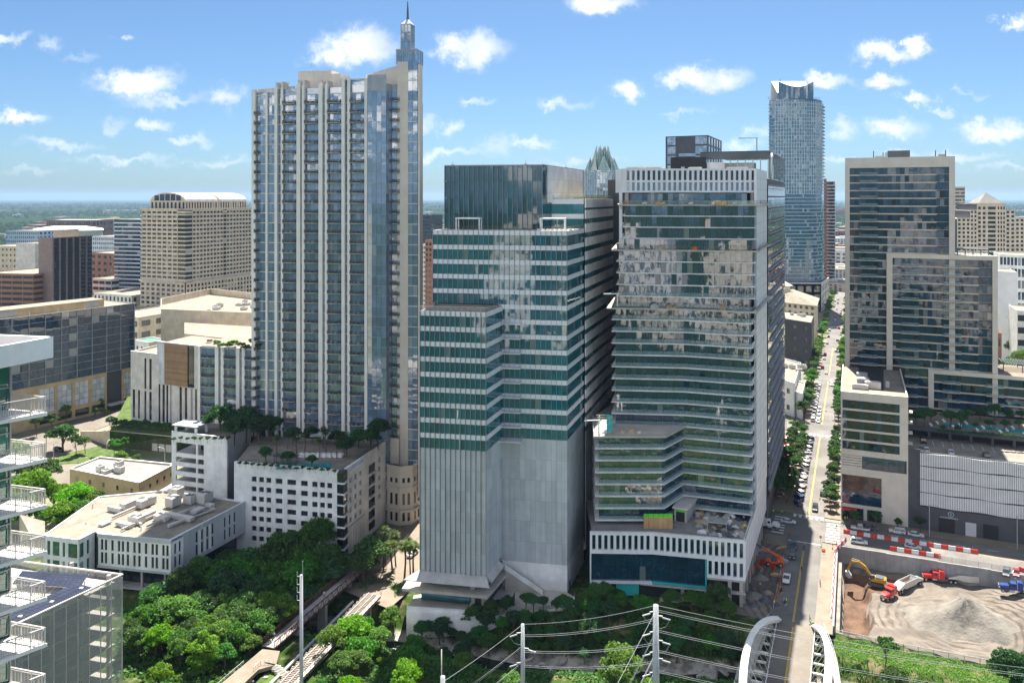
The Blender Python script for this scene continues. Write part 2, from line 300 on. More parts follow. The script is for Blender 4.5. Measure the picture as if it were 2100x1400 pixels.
class Bank:
 """pieces of one kind on one thing: the 300 that show largest become parts of their own, the rest one joined part"""
 def __init__(s,root,name,limit=280):s.root=root;s.name=name;s.items=[];s.limit=limit
 def add(s,fr,t0,t1,z0,z1,o,mat,depth=.08,tilt=.16):
  tilt=min(tilt,.4)*.75
  c=fr.p((t0+t1)/2,(z0+z1)/2,o);s.items.append((c,fr.rz,t1-t0,depth,z1-z0,mat,random.gauss(0,R(tilt))if tilt else 0,random.gauss(0,R(tilt))if tilt else 0))
 def flush(s):
  def key(i):
   c=i[0];d=max(5,(c-Vector((0,0,H))).length);return-(i[2]*i[4])/d/d if c.y>0 else 0
  its=sorted(s.items,key=key);rest={}
  rl=Vector(s.root.location)
  if s.root.parent:rl=rl+Vector(s.root.parent.location)
  for k,(c,rz,w,d,h,mat,ta,tb)in enumerate(its):
   if k<s.limit:
    o=bpy.data.objects.new(s.name,unit_box(w,d,h,mat));COL.objects.link(o);o.parent=s.root
    o.location=c-rl;o.rotation_euler=(ta,0,rz+tb)
   else:
    mb=rest.setdefault(mat,MB());M_=Matrix.Translation(c)@Matrix.Rotation(rz+tb,4,'Z')@Matrix.Rotation(ta,4,'X')
    mb.add([M_@Vector((x*w/2,y*d/2,z*h/2))for z in(-1,1)for(x,y)in((-1,-1),(1,-1),(1,1),(-1,1))],BOXF)
  for mat,mb in rest.items():mb.build(s.name+'_field',mat,s.root,kind='stuff')
def gridwall(mb,fr,t0,t1,z0,z1,cols,rows,o0,o1,mi=0):
 """solid wall with openings: full height piers between columns, spandrels between rows"""
 x=t0
 for a,b in cols:
  if a-x>.01:fr.box(mb,x,a,z0,z1,o0,o1,mi)
  y=z0
  for c,d in rows:
   if c-y>.01:fr.box(mb,a,b,y,c,o0,o1,mi)
   y=d
  if z1-y>.01:fr.box(mb,a,b,y,z1,o0,o1,mi)
  x=b
 if t1-x>.01:fr.box(mb,x,t1,z0,z1,o0,o1,mi)
def spread(t0,t1,n,fill):
 w=(t1-t0)/n;g=w*(1-fill)/2;return[(t0+i*w+g,t0+(i+1)*w-g)for i in range(n)]
def poly_off(poly,k):
 c=Vector((sum(p[0]for p in poly)/len(poly),sum(p[1]for p in poly)/len(poly)))
 return[tuple(c+(Vector(p)-c)*k)for p in poly]
def inset(poly,dist):
 n=len(poly);a=sum(poly[i][0]*poly[(i+1)%n][1]-poly[(i+1)%n][0]*poly[i][1]for i in range(n));sg=1 if a>0 else-1;out=[]
 for i in range(n):
  p0,p1,p2=Vector(poly[i-1]),Vector(poly[i]),Vector(poly[(i+1)%n]);e1=(p1-p0).normalized();e2=(p2-p1).normalized()
  n1=Vector((-e1.y,e1.x))*sg;n2=Vector((-e2.y,e2.x))*sg;bis=n1+n2
  out.append(tuple(p1+bis*(dist/max(.35,bis.dot(n1)))))
 return out
def roof_kit(root,cx,cy_,z,w,d,rz,n,seed,mat='metalwhite'):
 """plant on a flat roof: each unit a part"""
 rr=random.Random(seed)
 for i in range(n):
  x,y=rr.uniform(-w/2,w/2),rr.uniform(-d/2,d/2);cs,sn=math.cos(rz),math.sin(rz);X,Y=cx+x*cs-y*sn,cy_+x*sn+y*cs
  a,b,h=rr.uniform(1.5,4),rr.uniform(1.2,3),rr.uniform(.9,2.4);mb=MB();mb.box((X,Y,z+.25+h/2),(a,b,h),rz);mb.box((X,Y,z+.12),(a*.8,b*.8,.25),rz)
  mb.box((X,Y,z+.3+h),(a*.55,b*.55,.3),rz,1);mb.build('rooftop_unit',[mat,'metaldark'],root)
  # walking and standing figures, grown once as skinned bodies
def body(stride):
 J=[(0,0,.95),(0,0,1.25),(0,.01,1.48),(0,.02,1.62),(0,.02,1.76),(-.2,0,1.42),(-.27,-.02-stride*.3,1.14),(-.27,-.1-stride*.5,.9),(.2,0,1.42),(.27,-.02+stride*.3,1.14),(.27,-.1+stride*.5,.9),(-.1,stride*.15,.9),(-.11,-.04+stride*.5,.5),(-.11,stride*.7,.08),(-.11,stride*.7-.16,.04),(.1,-stride*.15,.9),(.11,-.04-stride*.4,.5),(.11,-stride*.7,.08),(.11,-stride*.7-.16,.04)]
 E=[(0,1),(1,2),(2,3),(3,4),(2,5),(5,6),(6,7),(2,8),(8,9),(9,10),(0,11),(11,12),(12,13),(13,14),(0,15),(15,16),(16,17),(17,18)];RD=[.15,.16,.09,.09,.1,.07,.055,.04,.07,.055,.04,.1,.075,.05,.045,.1,.075,.05,.045]
 me=bpy.data.meshes.new('person');me.from_pydata(J,E,[]);o=bpy.data.objects.new('person',me);COL.objects.link(o);md=o.modifiers.new('Skin','SKIN');
 for v,r_ in zip(me.skin_vertices[0].data,RD):v.radius=(r_,r_*.85)
 me.skin_vertices[0].data[0].use_root=True;o.modifiers.new('Sub','SUBSURF').levels=1;dg=bpy.context.evaluated_depsgraph_get();m2=bpy.data.meshes.new_from_object(o.evaluated_get(dg));bpy.data.objects.remove(o);m2.polygons.foreach_set('use_smooth',[True]*len(m2.polygons));return m2
BM=[body(.0),body(.35)]
# -------------------------- terrain
CREEK=[(-150,262),(-110,246),(-80,226),(-60,211),(-42,203),(-24,198),(-6,192),(23,188),(50,187),(75,179),(110,166),(170,150),(260,120)]
def creek_dist(x,y):
 best=1e9
 for(a,b),(c,d)in zip(CREEK[:-1],CREEK[1:]):
  dx,dy=c-a,d-b;t=max(0,min(1,((x-a)*dx+(y-b)*dy)/(dx*dx+dy*dy)));best=min(best,math.hypot(x-a-t*dx,y-b-t*dy))
 return best
def sst(a,b,x):t=max(0,min(1,(x-a)/(b-a)));return t*t*(3-2*t)
def ground_z(x,y):
 z=-.15
 if-170<x<280 and 90<y<275:
  dc=creek_dist(x,y);fade=sst(-150,-100,x)
  z-=6.6*(1-sst(3.5,13 if x<60 else 10,dc))*fade
  z+=.5*math.sin(x*.31)*math.cos(y*.27)*(1-sst(8,26,dc))*fade
 px,py=x-C0.x,y-C0.y;e,d=px*GE.x+py*GE.y,px*GD.x+py*GD.y
 if 6.5<e<77 and-18.5<d<32:z=-13.0
 elif 5.5<e<90 and-30<d<=-18.5:z=min(z,-2.2)
 return z
def axis(lo,hi,step,far,g=1.35):
 a=[lo+i*step for i in range(int((hi-lo)/step)+1)];s=step;x=a[-1];r=[]
 while x<far:s*=g;x+=s;r.append(x)
 s=step;x=a[0];l=[]
 while x>-far:s*=g;x-=s;l.append(x)
 return l[::-1]+a+r
xs=axis(-150,190,2.5,24000);ys=axis(110,330,2.5,26000)
gv=[(x,y,ground_z(x,y))for y in ys for x in xs];nx=len(xs)
gf=[(j*nx+i,j*nx+i+1,(j+1)*nx+i+1,(j+1)*nx+i)for j in range(len(ys)-1)for i in range(nx-1)]
m,t,out=_base('ground');g=t.new('ShaderNodeNewGeometry');P=g.outputs['Position'];sp=t.new('ShaderNodeSeparateXYZ',{0:P})
nA=t.new('ShaderNodeTexNoise',{'Vector':P,'Scale':.35,'Detail':6.0,'Roughness':.65}).outputs[0];nB=t.new('ShaderNodeTexNoise',{'Vector':P,'Scale':.004,'Detail':8.0,'Roughness':.6}).outputs[0];nC=t.new('ShaderNodeTexNoise',{'Vector':P,'Scale':.03,'Detail':8.0,'Roughness':.7}).outputs[0]
near=t.mixc(t.ramp(nA,.48,.68),(.04,.075,.018),(.17,.14,.085));rock=t.mixc(t.ramp(nA,.38,.6),(.20,.18,.15),(.44,.41,.36))
near=t.mixc(t.ramp(sp.outputs[2],-5.2,-6.2),near,rock)
city=t.mixc(t.ramp(nC,.35,.65),(.13,.15,.07),(.30,.27,.23))
far=t.mixc(t.ramp(nB,.40,.62),(.016,.034,.021),(.03,.05,.028));far=t.mixc(t.ramp(nC,.70,.78),far,(.14,.135,.12))
c=t.mixc(t.ramp(sp.outputs[1],225,262),near,city);c=t.mixc(t.ramp(sp.outputs[1],620,1000),c,far);c=t.mixc(t.ramp(sp.outputs[1],130,60),c,far)
b=t.new('ShaderNodeBsdfPrincipled',{'Base Color':c,'Roughness':1.0,'Specular IOR Level':0.0});t.l.new(t.new('ShaderNodeBump',{'Height':nA,'Strength':.7,'Distance':.5}).outputs[0],b.inputs['Normal']);t.l.new(b.outputs[0],out.inputs[0])
gm=MB();gm.add(gv,gf);ground=struct(gm.build('ground','ground',smooth=True))
# creek water ribbon and limestone boulders
wm=MB();pts=[]
for i in range(len(CREEK)-1):
 for k in range(8):
  f_=k/8;pts.append((CREEK[i][0]*(1-f_)+CREEK[i+1][0]*f_,CREEK[i][1]*(1-f_)+CREEK[i+1][1]*f_))
for i in range(len(pts)-1):
 (a,b),(c_,d)=pts[i],pts[i+1];n=Vector((-(d-b),c_-a)).normalized();w1=1.4+1.1*math.sin(i*.7);w2=1.4+1.1*math.sin(i*.7+.7)
 wm.add([(a-n.x*w1,b-n.y*w1,-6.42),(a+n.x*w1,b+n.y*w1,-6.42),(c_+n.x*w2,d+n.y*w2,-6.42),(c_-n.x*w2,d-n.y*w2,-6.42)],[(3,2,1,0)])
struct(wm.build('creek_water','water'))
rng=random.Random(3)
def rock_mesh(seed):
 r_=random.Random(seed);vs=[];
 for k in range(3):
  zc=(-.2,.35,.6)[k];rad=(1.0,.95,.55)[k]
  for i in range(8):a=i*math.pi/4;q=rad*r_.uniform(.75,1.15);vs.append((q*math.cos(a),q*math.sin(a)*.7,zc*r_.uniform(.8,1.1)))
 fs=[(k*8+i,k*8+(i+1)%8,(k+1)*8+(i+1)%8,(k+1)*8+i)for k in range(2)for i in range(8)]+[tuple(range(16,24))]
 return MB().add(vs,fs).mesh('rock','rock')
RK=[rock_mesh(i)for i in range(4)]
def roads():
 def sheet(name,poly,z,mat,th=.1):
  mb=MB();mb.prism([tuple(p)[:2]for p in poly],z-th,z);return struct(mb.build(name,mat))
 road=sheet('road_second_street',[G2(-6.2,-25),G2(4.2,-25),G2(4.2,1500),G2(-6.2,1500)],0.0,'asphalt')
 cross=sheet('road_cross_street',[G2(-13,30),G2(260,30),G2(260,47.5),G2(-13,47.5)],0.004,'asphalt')
 sheet('road_cross_street_north',[G2(-58,30),G2(-13.02,30),G2(-13.02,47.5),G2(-58,47.5)],0.004,'asphalt')
 for k,d in enumerate((150,262,374,486)):sheet('road_cross',[G2(-150,d),G2(150,d),G2(150,d+15),G2(-150,d+15)],.008,'asphalt')
 for nm,e0,e1,d0,d1 in(('sidewalk_left',-12.6,-6.2,50,150),('sidewalk_right',4.2,9.1,50,150),('sidewalk_bridge',4.2,8.4,-25,29),('sidewalk_site',-12.6,-6.2,22,29.6),('sidewalk_left',-12.6,-6.2,165,262),('sidewalk_right',4.2,9.1,165,262),('sidewalk_left',-12.6,-6.2,277,374),('sidewalk_right',4.2,9.1,277,374),('sidewalk_garage',9.1,90,48,53)):
  sheet(nm,[G2(e0,d0),G2(e1,d0),G2(e1,d1),G2(e0,d1)],.13,'sidewalk',.25)
 sheet('site_ground',[G2(-26,-24),G2(-6.2,-24),G2(-6.2,22),G2(-26,22)],-.02,'soil',.3)
 sheet('kerb_lane',[G2(8.4,29),G2(80,29),G2(80,30),G2(8.4,30)],.02,'soil',.3)
 sheet('plaza_third_street',[G2(-121,-52),G2(-97,-57),G2(-97,420),G2(-121,420)],.02,'sidewalk')
 sheet('road_third_street',[G2(-112,-18),G2(-103,-18),G2(-103,600),G2(-112,600)],.06,'asphalt')
 # the wide crossing at the left, seen over the low roofs
 sheet('road_left',[at(-60,1040),at(120,1010),at(350,1005),at(360,965),at(352,948),at(250,935),at(215,895),at(160,880),at(95,885),at(-60,930)],.02,'road_conc')
 sheet('road_left_avenue',[at(95,900),at(160,894),at(262,858),at(285,815),at(270,812),at(150,862)],.03,'road_conc')
 sheet('median_island',[at(118,935),at(200,915),at(268,920),at(275,938),at(190,948),at(120,952)],.16,'grass',.2)
 # markings
 mk=lambda par,e0,e1,d0,d1,mat,z=.012,nm='marking':MB().prism([G2(e0,d0),G2(e1,d0),G2(e1,d1),G2(e0,d1)],z-.004,z).build(nm,mat,par)
 for d0,d1 in((-25,28),(50,149),(166,261),(278,372)):
  mk(road,-1.0,-.86,d0,d1,'paint_yellow',nm='centre_line');mk(road,-.72,-.58,d0,d1,'paint_yellow',nm='centre_line')
 for d0 in(49.2,27.2,147.2):mk(road,-5.6,3.8,d0,d0+.45,'paint_white',nm='stop_line')
 for i in range(6):mk(road,-5.4+i*1.7,-4.6+i*1.7,50.4-3.4+.4,50.0,'paint_white',.018,'crosswalk_bar')
 for i in range(8):mk(cross,5.0,9.0,30.6+i*2.1,31.3+i*2.1,'paint_white',.02,'crosswalk_bar')
 for i in range(7):mk(cross,-11,-7.4,31.6+i*2.2,32.3+i*2.2,'paint_white',.02,'crosswalk_bar')
 for i in range(6):mk(road,-5.4+i*1.7,-4.6+i*1.7,145.5,148.8,'paint_white',.018,'crosswalk_bar')
 for i in range(14):mk(cross,14+i*9,17+i*9,43.6,43.75,'paint_white',.02,'lane_dash')
 mk(cross,44,250,38.9,39.05,'paint_yellow',.02,'lane_line')
 for i in range(3):mk(road,-4.6+i*2.9,-3.2+i*2.9,21.5,25.5,'asphalt',.012,'patch')
roads()
# -------------------------- excavation
def pit():
 def pz(e,d):
  z=-5.2+4.6*sst(42,66,e)*sst(-12,14,d)+.22*math.sin(e*.9+d*.35)+.16*math.sin(d*1.3-e*.4)
  if d<-12:z+=2.8*sst(-12,-19,d)
  tr=sst(9.9,10.5,e)*(1-sst(16.0,17.4,e+.8*math.sin(d*.4)))*sst(-15.5,-14.5,d)*(1-sst(25,26.5,d));z-=3.6*tr*(1 if d<12 else 1-.3*sst(12,24,d))
  dd=sst(9.9,10.5,e)*(1-sst(24,27,e))*sst(13,15.5,d)*(1-sst(25.5,27,d));z-=1.2*dd
  return z,(1 if tr>.4 or dd>.45 else 0)
 es=[8.9+i*.8 for i in range(86)];ds=[-19.5+i*.8 for i in range(61)];vs=[];mi=[]
 for d in ds:
  for e in es:vs.append(G(e,d,pz(e,d)[0]))
 mb=MB();n=len(es)
 for j in range(len(ds)-1):
  for i in range(n-1):mb.f.append((j*n+i,j*n+i+1,(j+1)*n+i+1,(j+1)*n+i));a=pz(es[i]+.4,ds[j]+.4)[1];mb.m.append(2 if es[i]<9.9 else a)
 mb.v=[tuple(v)for v in vs];fl=struct(mb.build('excavation_floor',['soil','soildark','limestone'],smooth=True))
 # shored walls: panels of sprayed concrete
 w=thing('retaining_wall','grey sprayed-concrete shoring wall along the street edge of the excavation','wall',G(40,28.6,-5))
 fr=Fr(G2(8.5,28.75),G2(76,28.75))
 for i in range(15):
  t0=i*4.5;h=-5.6+5.2*sst(30,66,t0);mb=MB();fr.box(mb,t0,t0+4.46,h-1.5,.25+.05*(i%3),-.25,.25);mb.build('wall_panel','shotcrete',w)
 w=thing('retaining_wall','grey sprayed-concrete shoring wall dropping from the bridge footpath into the excavation','wall',G(8.6,5,-5))
 fr=Fr(G2(8.5,-21),G2(8.5,28.5))
 for i in range(11):
  mb=MB();fr.box(mb,i*4.5,i*4.5+4.46,-9.5,.22,-.25,.2);mb.build('wall_panel','shotcrete',w)
  # limestone bench between wall and trench
 b=MB();fr.box(b,1,44,-6.5,-2.4,.2,1.35);tag(b.build('rock_bench','limestone'),'pale cut limestone bench beside the brown trench','rock')
 # aggregate heap
 rr=random.Random(5);vs=[G(38.5,5,2.6)];rings=11;seg=36
 for r_ in range(1,rings+1):
  for k in range(seg):
   a=2*math.pi*k/seg;q=r_/rings;rad=(13.5+2.4*math.sin(a*2+1)+1.2*math.sin(a*5))*q;z=2.6-8.2*q**.8+1.5*math.sin(a*3+2+q*2)*q*(1-q)*2+.6*math.sin(a*9+q*9)*q*(1-q)*2+rr.uniform(-.22,.22)
   vs.append(G(40+rad*math.cos(a),4.5+rad*.8*math.sin(a),z))
 fs=[(0,1+k,1+(k+1)%seg)for k in range(seg)]+[(1+r_*seg+k,1+(r_+1)*seg+k,1+(r_+1)*seg+(k+1)%seg,1+r_*seg+(k+1)%seg)for r_ in range(rings-1)for k in range(seg)]
 mb=MB();mb.add(vs,fs);tag(mb.build('gravel_heap','sandpile',smooth=True),'large pale grey heap of gravel on the excavation floor','gravel heap')
 # barriers: water filled, red and white in turn
 bmesh_={}
 for mat in('redplastic','whiteplastic'):
  mb=MB();p=[(-.28,0),(-.28,.25),(-.14,.5),(-.12,1.15),(.12,1.15),(.14,.5),(.28,.25),(.28,0)]
  vs=[(x,y,z)for x in(-.95,.95)for(y,z)in p];fs=[tuple(range(8)),tuple(range(15,7,-1))]+[(i,8+i,8+(i+1)%8,(i+1)%8)for i in range(8)]
  mb.add(vs,fs)
  for xx in(-.5,.5):mb.box((xx,-.16,.75),(.3,.04,.3))
  for xx in(-.6,.6):mb.box((xx,0,1.2),(.25,.2,.12))
  bmesh_[mat]=mb.mesh('traffic_barrier',mat)
 def barrier(e,d,rz,mat,label,group):
  o=link('traffic_barrier',bmesh_[mat]);p=G(e,d,.01 if d>30 else.14);o.location=p;o.rotation_euler=(0,0,rz);tag(o,label,'traffic barrier',group)
 for i in range(19):
  c_='redplastic' if i%2==0 else 'whiteplastic'
  barrier(11+i*1.95,39.7-.012*i,GROT,c_,'%s plastic barrier, %s from the crossing in the long street row'%(('red','white')[i%2],ordw(i)),'red and white barriers along the cross street')
 for i in range(7):
  c_='redplastic' if i%2==0 else 'whiteplastic'
  barrier(24+i*1.95,32,GROT,c_,'%s plastic barrier, %s in the short row above the shoring wall'%(('red','white')[i%2],ordw(i)),'barriers above the shoring wall')
 for i in range(6):
  c_='redplastic' if i%2==0 else 'whiteplastic'
  barrier(10.6-i*.5,33.0-i*1.85,GROT+R(75),c_,'%s plastic barrier, %s round the excavation corner'%(('red','white')[i%2],ordw(i)),'barriers round the excavation corner')
 for i in range(20):
  c_='redplastic' if i%2==0 else 'whiteplastic'
  barrier(7.9,21.2-i*1.95,GROT+R(90),c_,'%s plastic barrier, %s along the footpath above the trench'%(('red','white')[i%2],ordw(i)),'barriers along the bridge footpath')
 for i in range(3):
  barrier(57+i*2.0,31.5-i*1.0,GROT-R(28),('redplastic','whiteplastic')[i%2],'%s plastic barrier, %s at the far end by the ramp'%(('red','white')[i%2],ordw(i)),'barriers by the ramp')
  # chain link fences: rim of the pit
 def fence(pts,label,h=1.8,step=3.0):
  r_=thing('site_fence',label,'fence',pts[0]);
  for a,b in zip(pts[:-1],pts[1:]):
   a,b=Vector(a),Vector(b);n_=max(1,int((b-a).length/step));
   for k in range(n_+1):p=a.lerp(b,k/n_);MB().bar(p,p+Vector((0,0,h)),.09).build('post','metal',r_)
   MB().bar(a+Vector((0,0,h)),b+Vector((0,0,h)),.07).build('rail','metal',r_)
   MB().add([a+Vector((0,0,.05)),b+Vector((0,0,.05)),b+Vector((0,0,h-.05)),a+Vector((0,0,h-.05))],[(0,1,2,3)]).build('mesh_panel','mesh',r_)
 fence([G(9,-21,-2.3),G(24,-21.5,-2.3),G(40,-21,-2.3),G(58,-20,-2.2)],'wire mesh fence between the excavation and the green creek bank')
 fence([G(36,30.2,0),G(56,30.2,0)],'wire mesh fence on top of the shoring wall',1.5)
 # orange site fence on the hotel side of the street
 r_=thing('safety_fence','orange plastic safety fence zigzagging over the dirt beside the hotel podium','fence',G(-12,6))
 pts=[G(-13.5,-6),G(-13,3),G(-12,8),G(-7.5,5.5),G(-7.8,1)]
 for a,b in zip(pts[:-1],pts[1:]):
  MB().add([a,b,b+Vector((0,0,1.1)),a+Vector((0,0,1.1))],[(0,1,2,3)]).build('net_panel','redplastic',r_);MB().bar(a,a+Vector((0,0,1.25)),.07).build('post','metal',r_)
 r_=thing('safety_fence','orange plastic safety netting along the left kerb of the bridge road','fence',G(-6,0))
 for k in range(9):
  a,b=G(-5.9,-18+k*4.6),G(-5.9,-18+k*4.6+4.0);MB().add([a,b,b+Vector((0,0,.9)),a+Vector((0,0,.9))],[(0,1,2,3)]).build('net_panel','orange' if k%2 else 'whiteplastic',r_);MB().bar(a,a+Vector((0,0,1.1)),.06).build('post','metal',r_)
pit()
# -------------------------- generic facade kits
def bands(bank,root,fr,t0,t1,zs,hb,bay,gmat,bmat,o=0.0,first_band=True,bandname='spandrel',fins=None,finmat='mullion',bt=.22,jitter=.35):
 """ribbon glazing: per storey a row of panes and a spandrel band on top of it"""
 n=max(1,round((t1-t0)/bay));w=(t1-t0)/n
 for z0,z1 in zip(zs[:-1],zs[1:]):
  for i in range(n):bank.add(fr,t0+i*w+.02,t0+(i+1)*w-.02,z0+.01,z1-hb,o-.12,gmat,tilt=jitter)
  mb=MB();fr.box(mb,t0,t1,z1-hb,z1,o-.25,o+bt-.12);mb.build(bandname,bmat,root)
 if fins:
  mb=MB()
  for i in range(n+1):fr.box(mb,t0+i*w-.05,t0+i*w+.05,zs[0],zs[-1],o-.1,o+fins)
  mb.build('fins',finmat,root,kind='stuff')
def punched(bank,root,fr,t0,t1,z0,z1,ncol,nrow,fx,fz,wmat,gmat,depth=.35,name='wall',cols=None,rows=None,o=0.0):
 cols=cols or spread(t0,t1,ncol,fx);rows=rows or spread(z0,z1,nrow,fz);mb=MB();gridwall(mb,fr,t0,t1,z0,z1,cols,rows,o-depth,o);mb.build(name,wmat,root)
 for a,b in cols:
  for c_,d in rows:bank.add(fr,a,b,c_,d,o-depth+.06,gmat,tilt=.2)
def railing(root,pts,z,h=1.05,mat='metal',name='railing',step=1.5,mid=True):
 mb=MB()
 for a,b in zip(pts[:-1],pts[1:]):
  a,b=Vector((a[0],a[1],z)),Vector((b[0],b[1],z));n=max(1,int((b-a).length/step))
  mb.bar(a+Vector((0,0,h)),b+Vector((0,0,h)),.06)
  if mid:mb.bar(a+Vector((0,0,h*.5)),b+Vector((0,0,h*.5)),.035)
  for k in range(n+1):p=a.lerp(b,k/n);mb.bar(p,p+Vector((0,0,h)),.05)
 return mb.build(name,mat,root)
# -------------------------- teal office tower (centre)
def office_tower():
 root=thing('office_tower','teal glass office tower with white bands over a blank grey metal lower half','office tower',(0,240,0))
 bank=Bank(root,'window_pane');pan=Bank(root,'cladding_panel')
 ML,MR,BL,BR=(-21.9,220.6),(14.8,214.0),(-24.0,208.2),(-6.65,205.0);rd=Vector((.319,.948));rp=lambda p,t:(p[0]+rd.x*t,p[1]+rd.y*t)
 N,E=rp(MR,19),rp(MR,73);BK=rp(ML,66);JN=rp(BR,12.7)
 MB().prism(inset([ML,MR,N,rp(ML,21)],.35),-2,96.4).build('core','charcoal',root);MB().prism(inset([rp(ML,20.5),N,E,BK],.4),-2,105.0).build('core','charcoal',root)
 MB().prism(inset([BL,BR,JN,rp(BL,13)],.35),8,75.9).build('core','charcoal',root)
 fm,fb,fs_,fr1,fr2=Fr(ML,MR),Fr(BL,BR),Fr(BR,JN),Fr(MR,N),Fr(N,E)
 zs=[40.7+4.02*i for i in range(15)];zb=[40.7+3.97*i for i in range(10)];tj=fm.s(1024)
 bands(bank,root,fm,tj,fm.L,zs[:10],1.25,1.42,'g_teal','bandgrey',fins=.12);bands(bank,root,fm,0,fm.L,zs[9:],1.25,1.42,'g_teal','bandgrey',fins=.25)
 bands(bank,root,fb,0,fb.L,zb,1.25,1.36,'g_teal','bandgrey',fins=.45);bands(bank,root,fs_,0,fs_.L,zb,1.25,1.5,'g_teal','bandgrey')
 bands(bank,root,fr1,0,fr1.L,zs,1.25,1.5,'g_teal','bandgrey')
 bands(bank,root,fr2,0,fr2.L,[38+4.02*i for i in range(17)]+[105.5],2.5,3.4,'g_teal','sidegrey',o=.6)
 # blank grey cladding
 def clad(fr,t0,t1,z0,z1,w,h,mat,o=0.0):
  nx_,nz=max(1,round((t1-t0)/w)),max(1,round((z1-z0)/h));a,b=(t1-t0)/nx_,(z1-z0)/nz
  for j in range(nz):
   for i in range(nx_):pan.add(fr,t0+i*a+.015,t0+(i+1)*a-.015,z0+j*b+.015,z0+(j+1)*b-.02,o-.1,mat,depth=.2,tilt=.06)
 clad(fm,tj,fm.L,7.2,40.7,1.42,5.6,'panelgrey');clad(fb,0,fb.L,8.6,40.7,1.36,5.6,'panelgrey');clad(fs_,0,fs_.L,8.6,40.7,2.0,5.6,'panelgrey')
 clad(fr1,0,fr1.L,7.2,40.7,3.0,5.6,'panelgrey');clad(fr2,0,fr2.L,5,38,4.4,5.6,'panelgrey',.6)
 mb=MB()
 for i in range(14):fb.box(mb,i*fb.L/13-.05,i*fb.L/13+.05,8.6,40.7,0,.42)
 mb.build('fins','mullion',root,kind='stuff')
 # white plinth, opening of the drive
 mb=MB();fm.box(mb,tj-1,fm.L,-3,7.2,-.3,.05);mb.build('plinth','white',root);mb=MB();fr1.box(mb,0,fr1.L,-3,7.2,-.3,.05);fr2.box(mb,14,fr2.L,-3,5,-.3,.6);mb.build('plinth','white',root)
 mb=MB();fr2.box(mb,0,14,3.6,5,-.3,.55);mb.build('lintel','white',root);mb=MB();fr1.box(mb,2,3.2,0,2.2,.05,.1);mb.build('door','metaldark',root)
 # canopy, mezzanine, shopfront at the foot of the bay
 can=[fb.p2(-3.5,3.2),fb.p2(fb.L+1.5,3.2),fb.p2(fb.L+1.5,-.2),fs_.p2(9,1.5),fs_.p2(9,0),fb.p2(fb.L,-4),fb.p2(-3.5,-4)]
 mb=MB();vs=[fb.p(-3.5,7.4,3.2),fb.p(fb.L+1.6,7.4,3.2),fb.p(fb.L+.05,8.75,.05),fb.p(-.5,8.75,.05),fb.p(-3.5,7.15,3.2),fb.p(fb.L+1.6,7.15,3.2),fb.p(fb.L,7.15,0),fb.p(-.5,7.15,0)]
 mb.add(vs,[(0,1,2,3),(4,7,6,5),(0,4,5,1),(3,2,6,7),(0,3,7,4),(1,5,6,2)]);mb.build('canopy','metalwhite',root)
 mb=MB()
 for i in range(30):a=i/29;mb.bar(fb.p(-3.4+a*(fb.L+4.9),7.46,3.15),fb.p(-.5+a*(fb.L+.5),8.8,.1),.06,.06)
 mb.build('canopy_seams','metal',root,kind='stuff')
 mb=MB();q=[fs_.p(0,7.4,1.6),fs_.p(9.5,7.4,1.6),fs_.p(9.5,8.7,.05),fs_.p(0,8.7,.05),fs_.p(0,7.15,1.6),fs_.p(9.5,7.15,1.6),fs_.p(9.5,7.15,0),fs_.p(0,7.15,0)]
 mb.add(q,[(0,1,2,3),(4,7,6,5),(0,4,5,1),(3,2,6,7),(0,3,7,4),(1,5,6,2)]);mb.build('canopy','metalwhite',root)
 mb=MB();mb.prism([fb.p2(-4,3.0),fb.p2(fb.L+1,3.0),fs_.p2(11,2.2),fs_.p2(12,-2),fb.p2(-4,-3)],4.3,5.0);mb.build('mezzanine_slab','concrete_light',root)
 for t0,t1 in((1,fb.L-4.2),(fb.L-3,fb.L)):
  n=max(1,round((t1-t0)/2.0));w=(t1-t0)/n
  for i in range(n):bank.add(fb,t0+i*w+.05,t0+(i+1)*w-.05,5.1,7.1,-.5,'g_teal')
 n=7
 for i in range(n):bank.add(fb,.5+i*1.9,.5+(i+1)*1.9-.08,1.6,4.2,.3,'g_teal')
 mb=MB();fb.box(mb,fb.L-4.2,fb.L-3,.5,7.15,-.7,.3);fb.box(mb,fb.L-1.2,fb.L+.1,.5,4.3,-1.5,.3);mb.build('column','concrete',root)
 mb=MB();mb.prism([fb.p2(0,-1),fb.p2(fb.L,-1),JN,rp(BL,13)],.5,7.1);mb.build('ground_storey','charcoal',root)
 # loading pit screen and outdoor stair
 mb=MB();a,b,c_=fb.p2(fb.L+.3,1.0),fb.p2(fb.L+6.5,-2.6),fb.p2(fb.L+6.5,-5.5)
 for(p,q)in((a,b),(b,c_)):
  f_=Fr(p,q);f_.box(mb,0,f_.L,.3,2.6,-.08,0)
 mb.build('dark_screen','dark',root)
 f_=Fr(fs_.p2(10.2,1.6),(8.2,212.4));n=18;stp=thing
 for i in range(n):mb=MB();f_.box(mb,i*f_.L/n,(i+1)*f_.L/n,.3,6.6-i*6.0/n,-1.6,0);mb.build('stair_step','concrete_light',root)
 mb=MB();P0,P1=f_.p(0,7.4,.08),f_.p(f_.L,1.5,.08)
 mb.add([f_.p(0,6.0,.02),f_.p(f_.L,.1,.02),f_.p(f_.L,1.4,.02),f_.p(0,7.5,.02),f_.p(0,6.0,.14),f_.p(f_.L,.1,.14),f_.p(f_.L,1.4,.14),f_.p(0,7.5,.14)],[(4,5,6,7),(3,2,1,0),(3,7,6,2),(0,1,5,4),(1,2,6,5),(0,4,7,3)]);mb.build('stair_parapet','white',root)
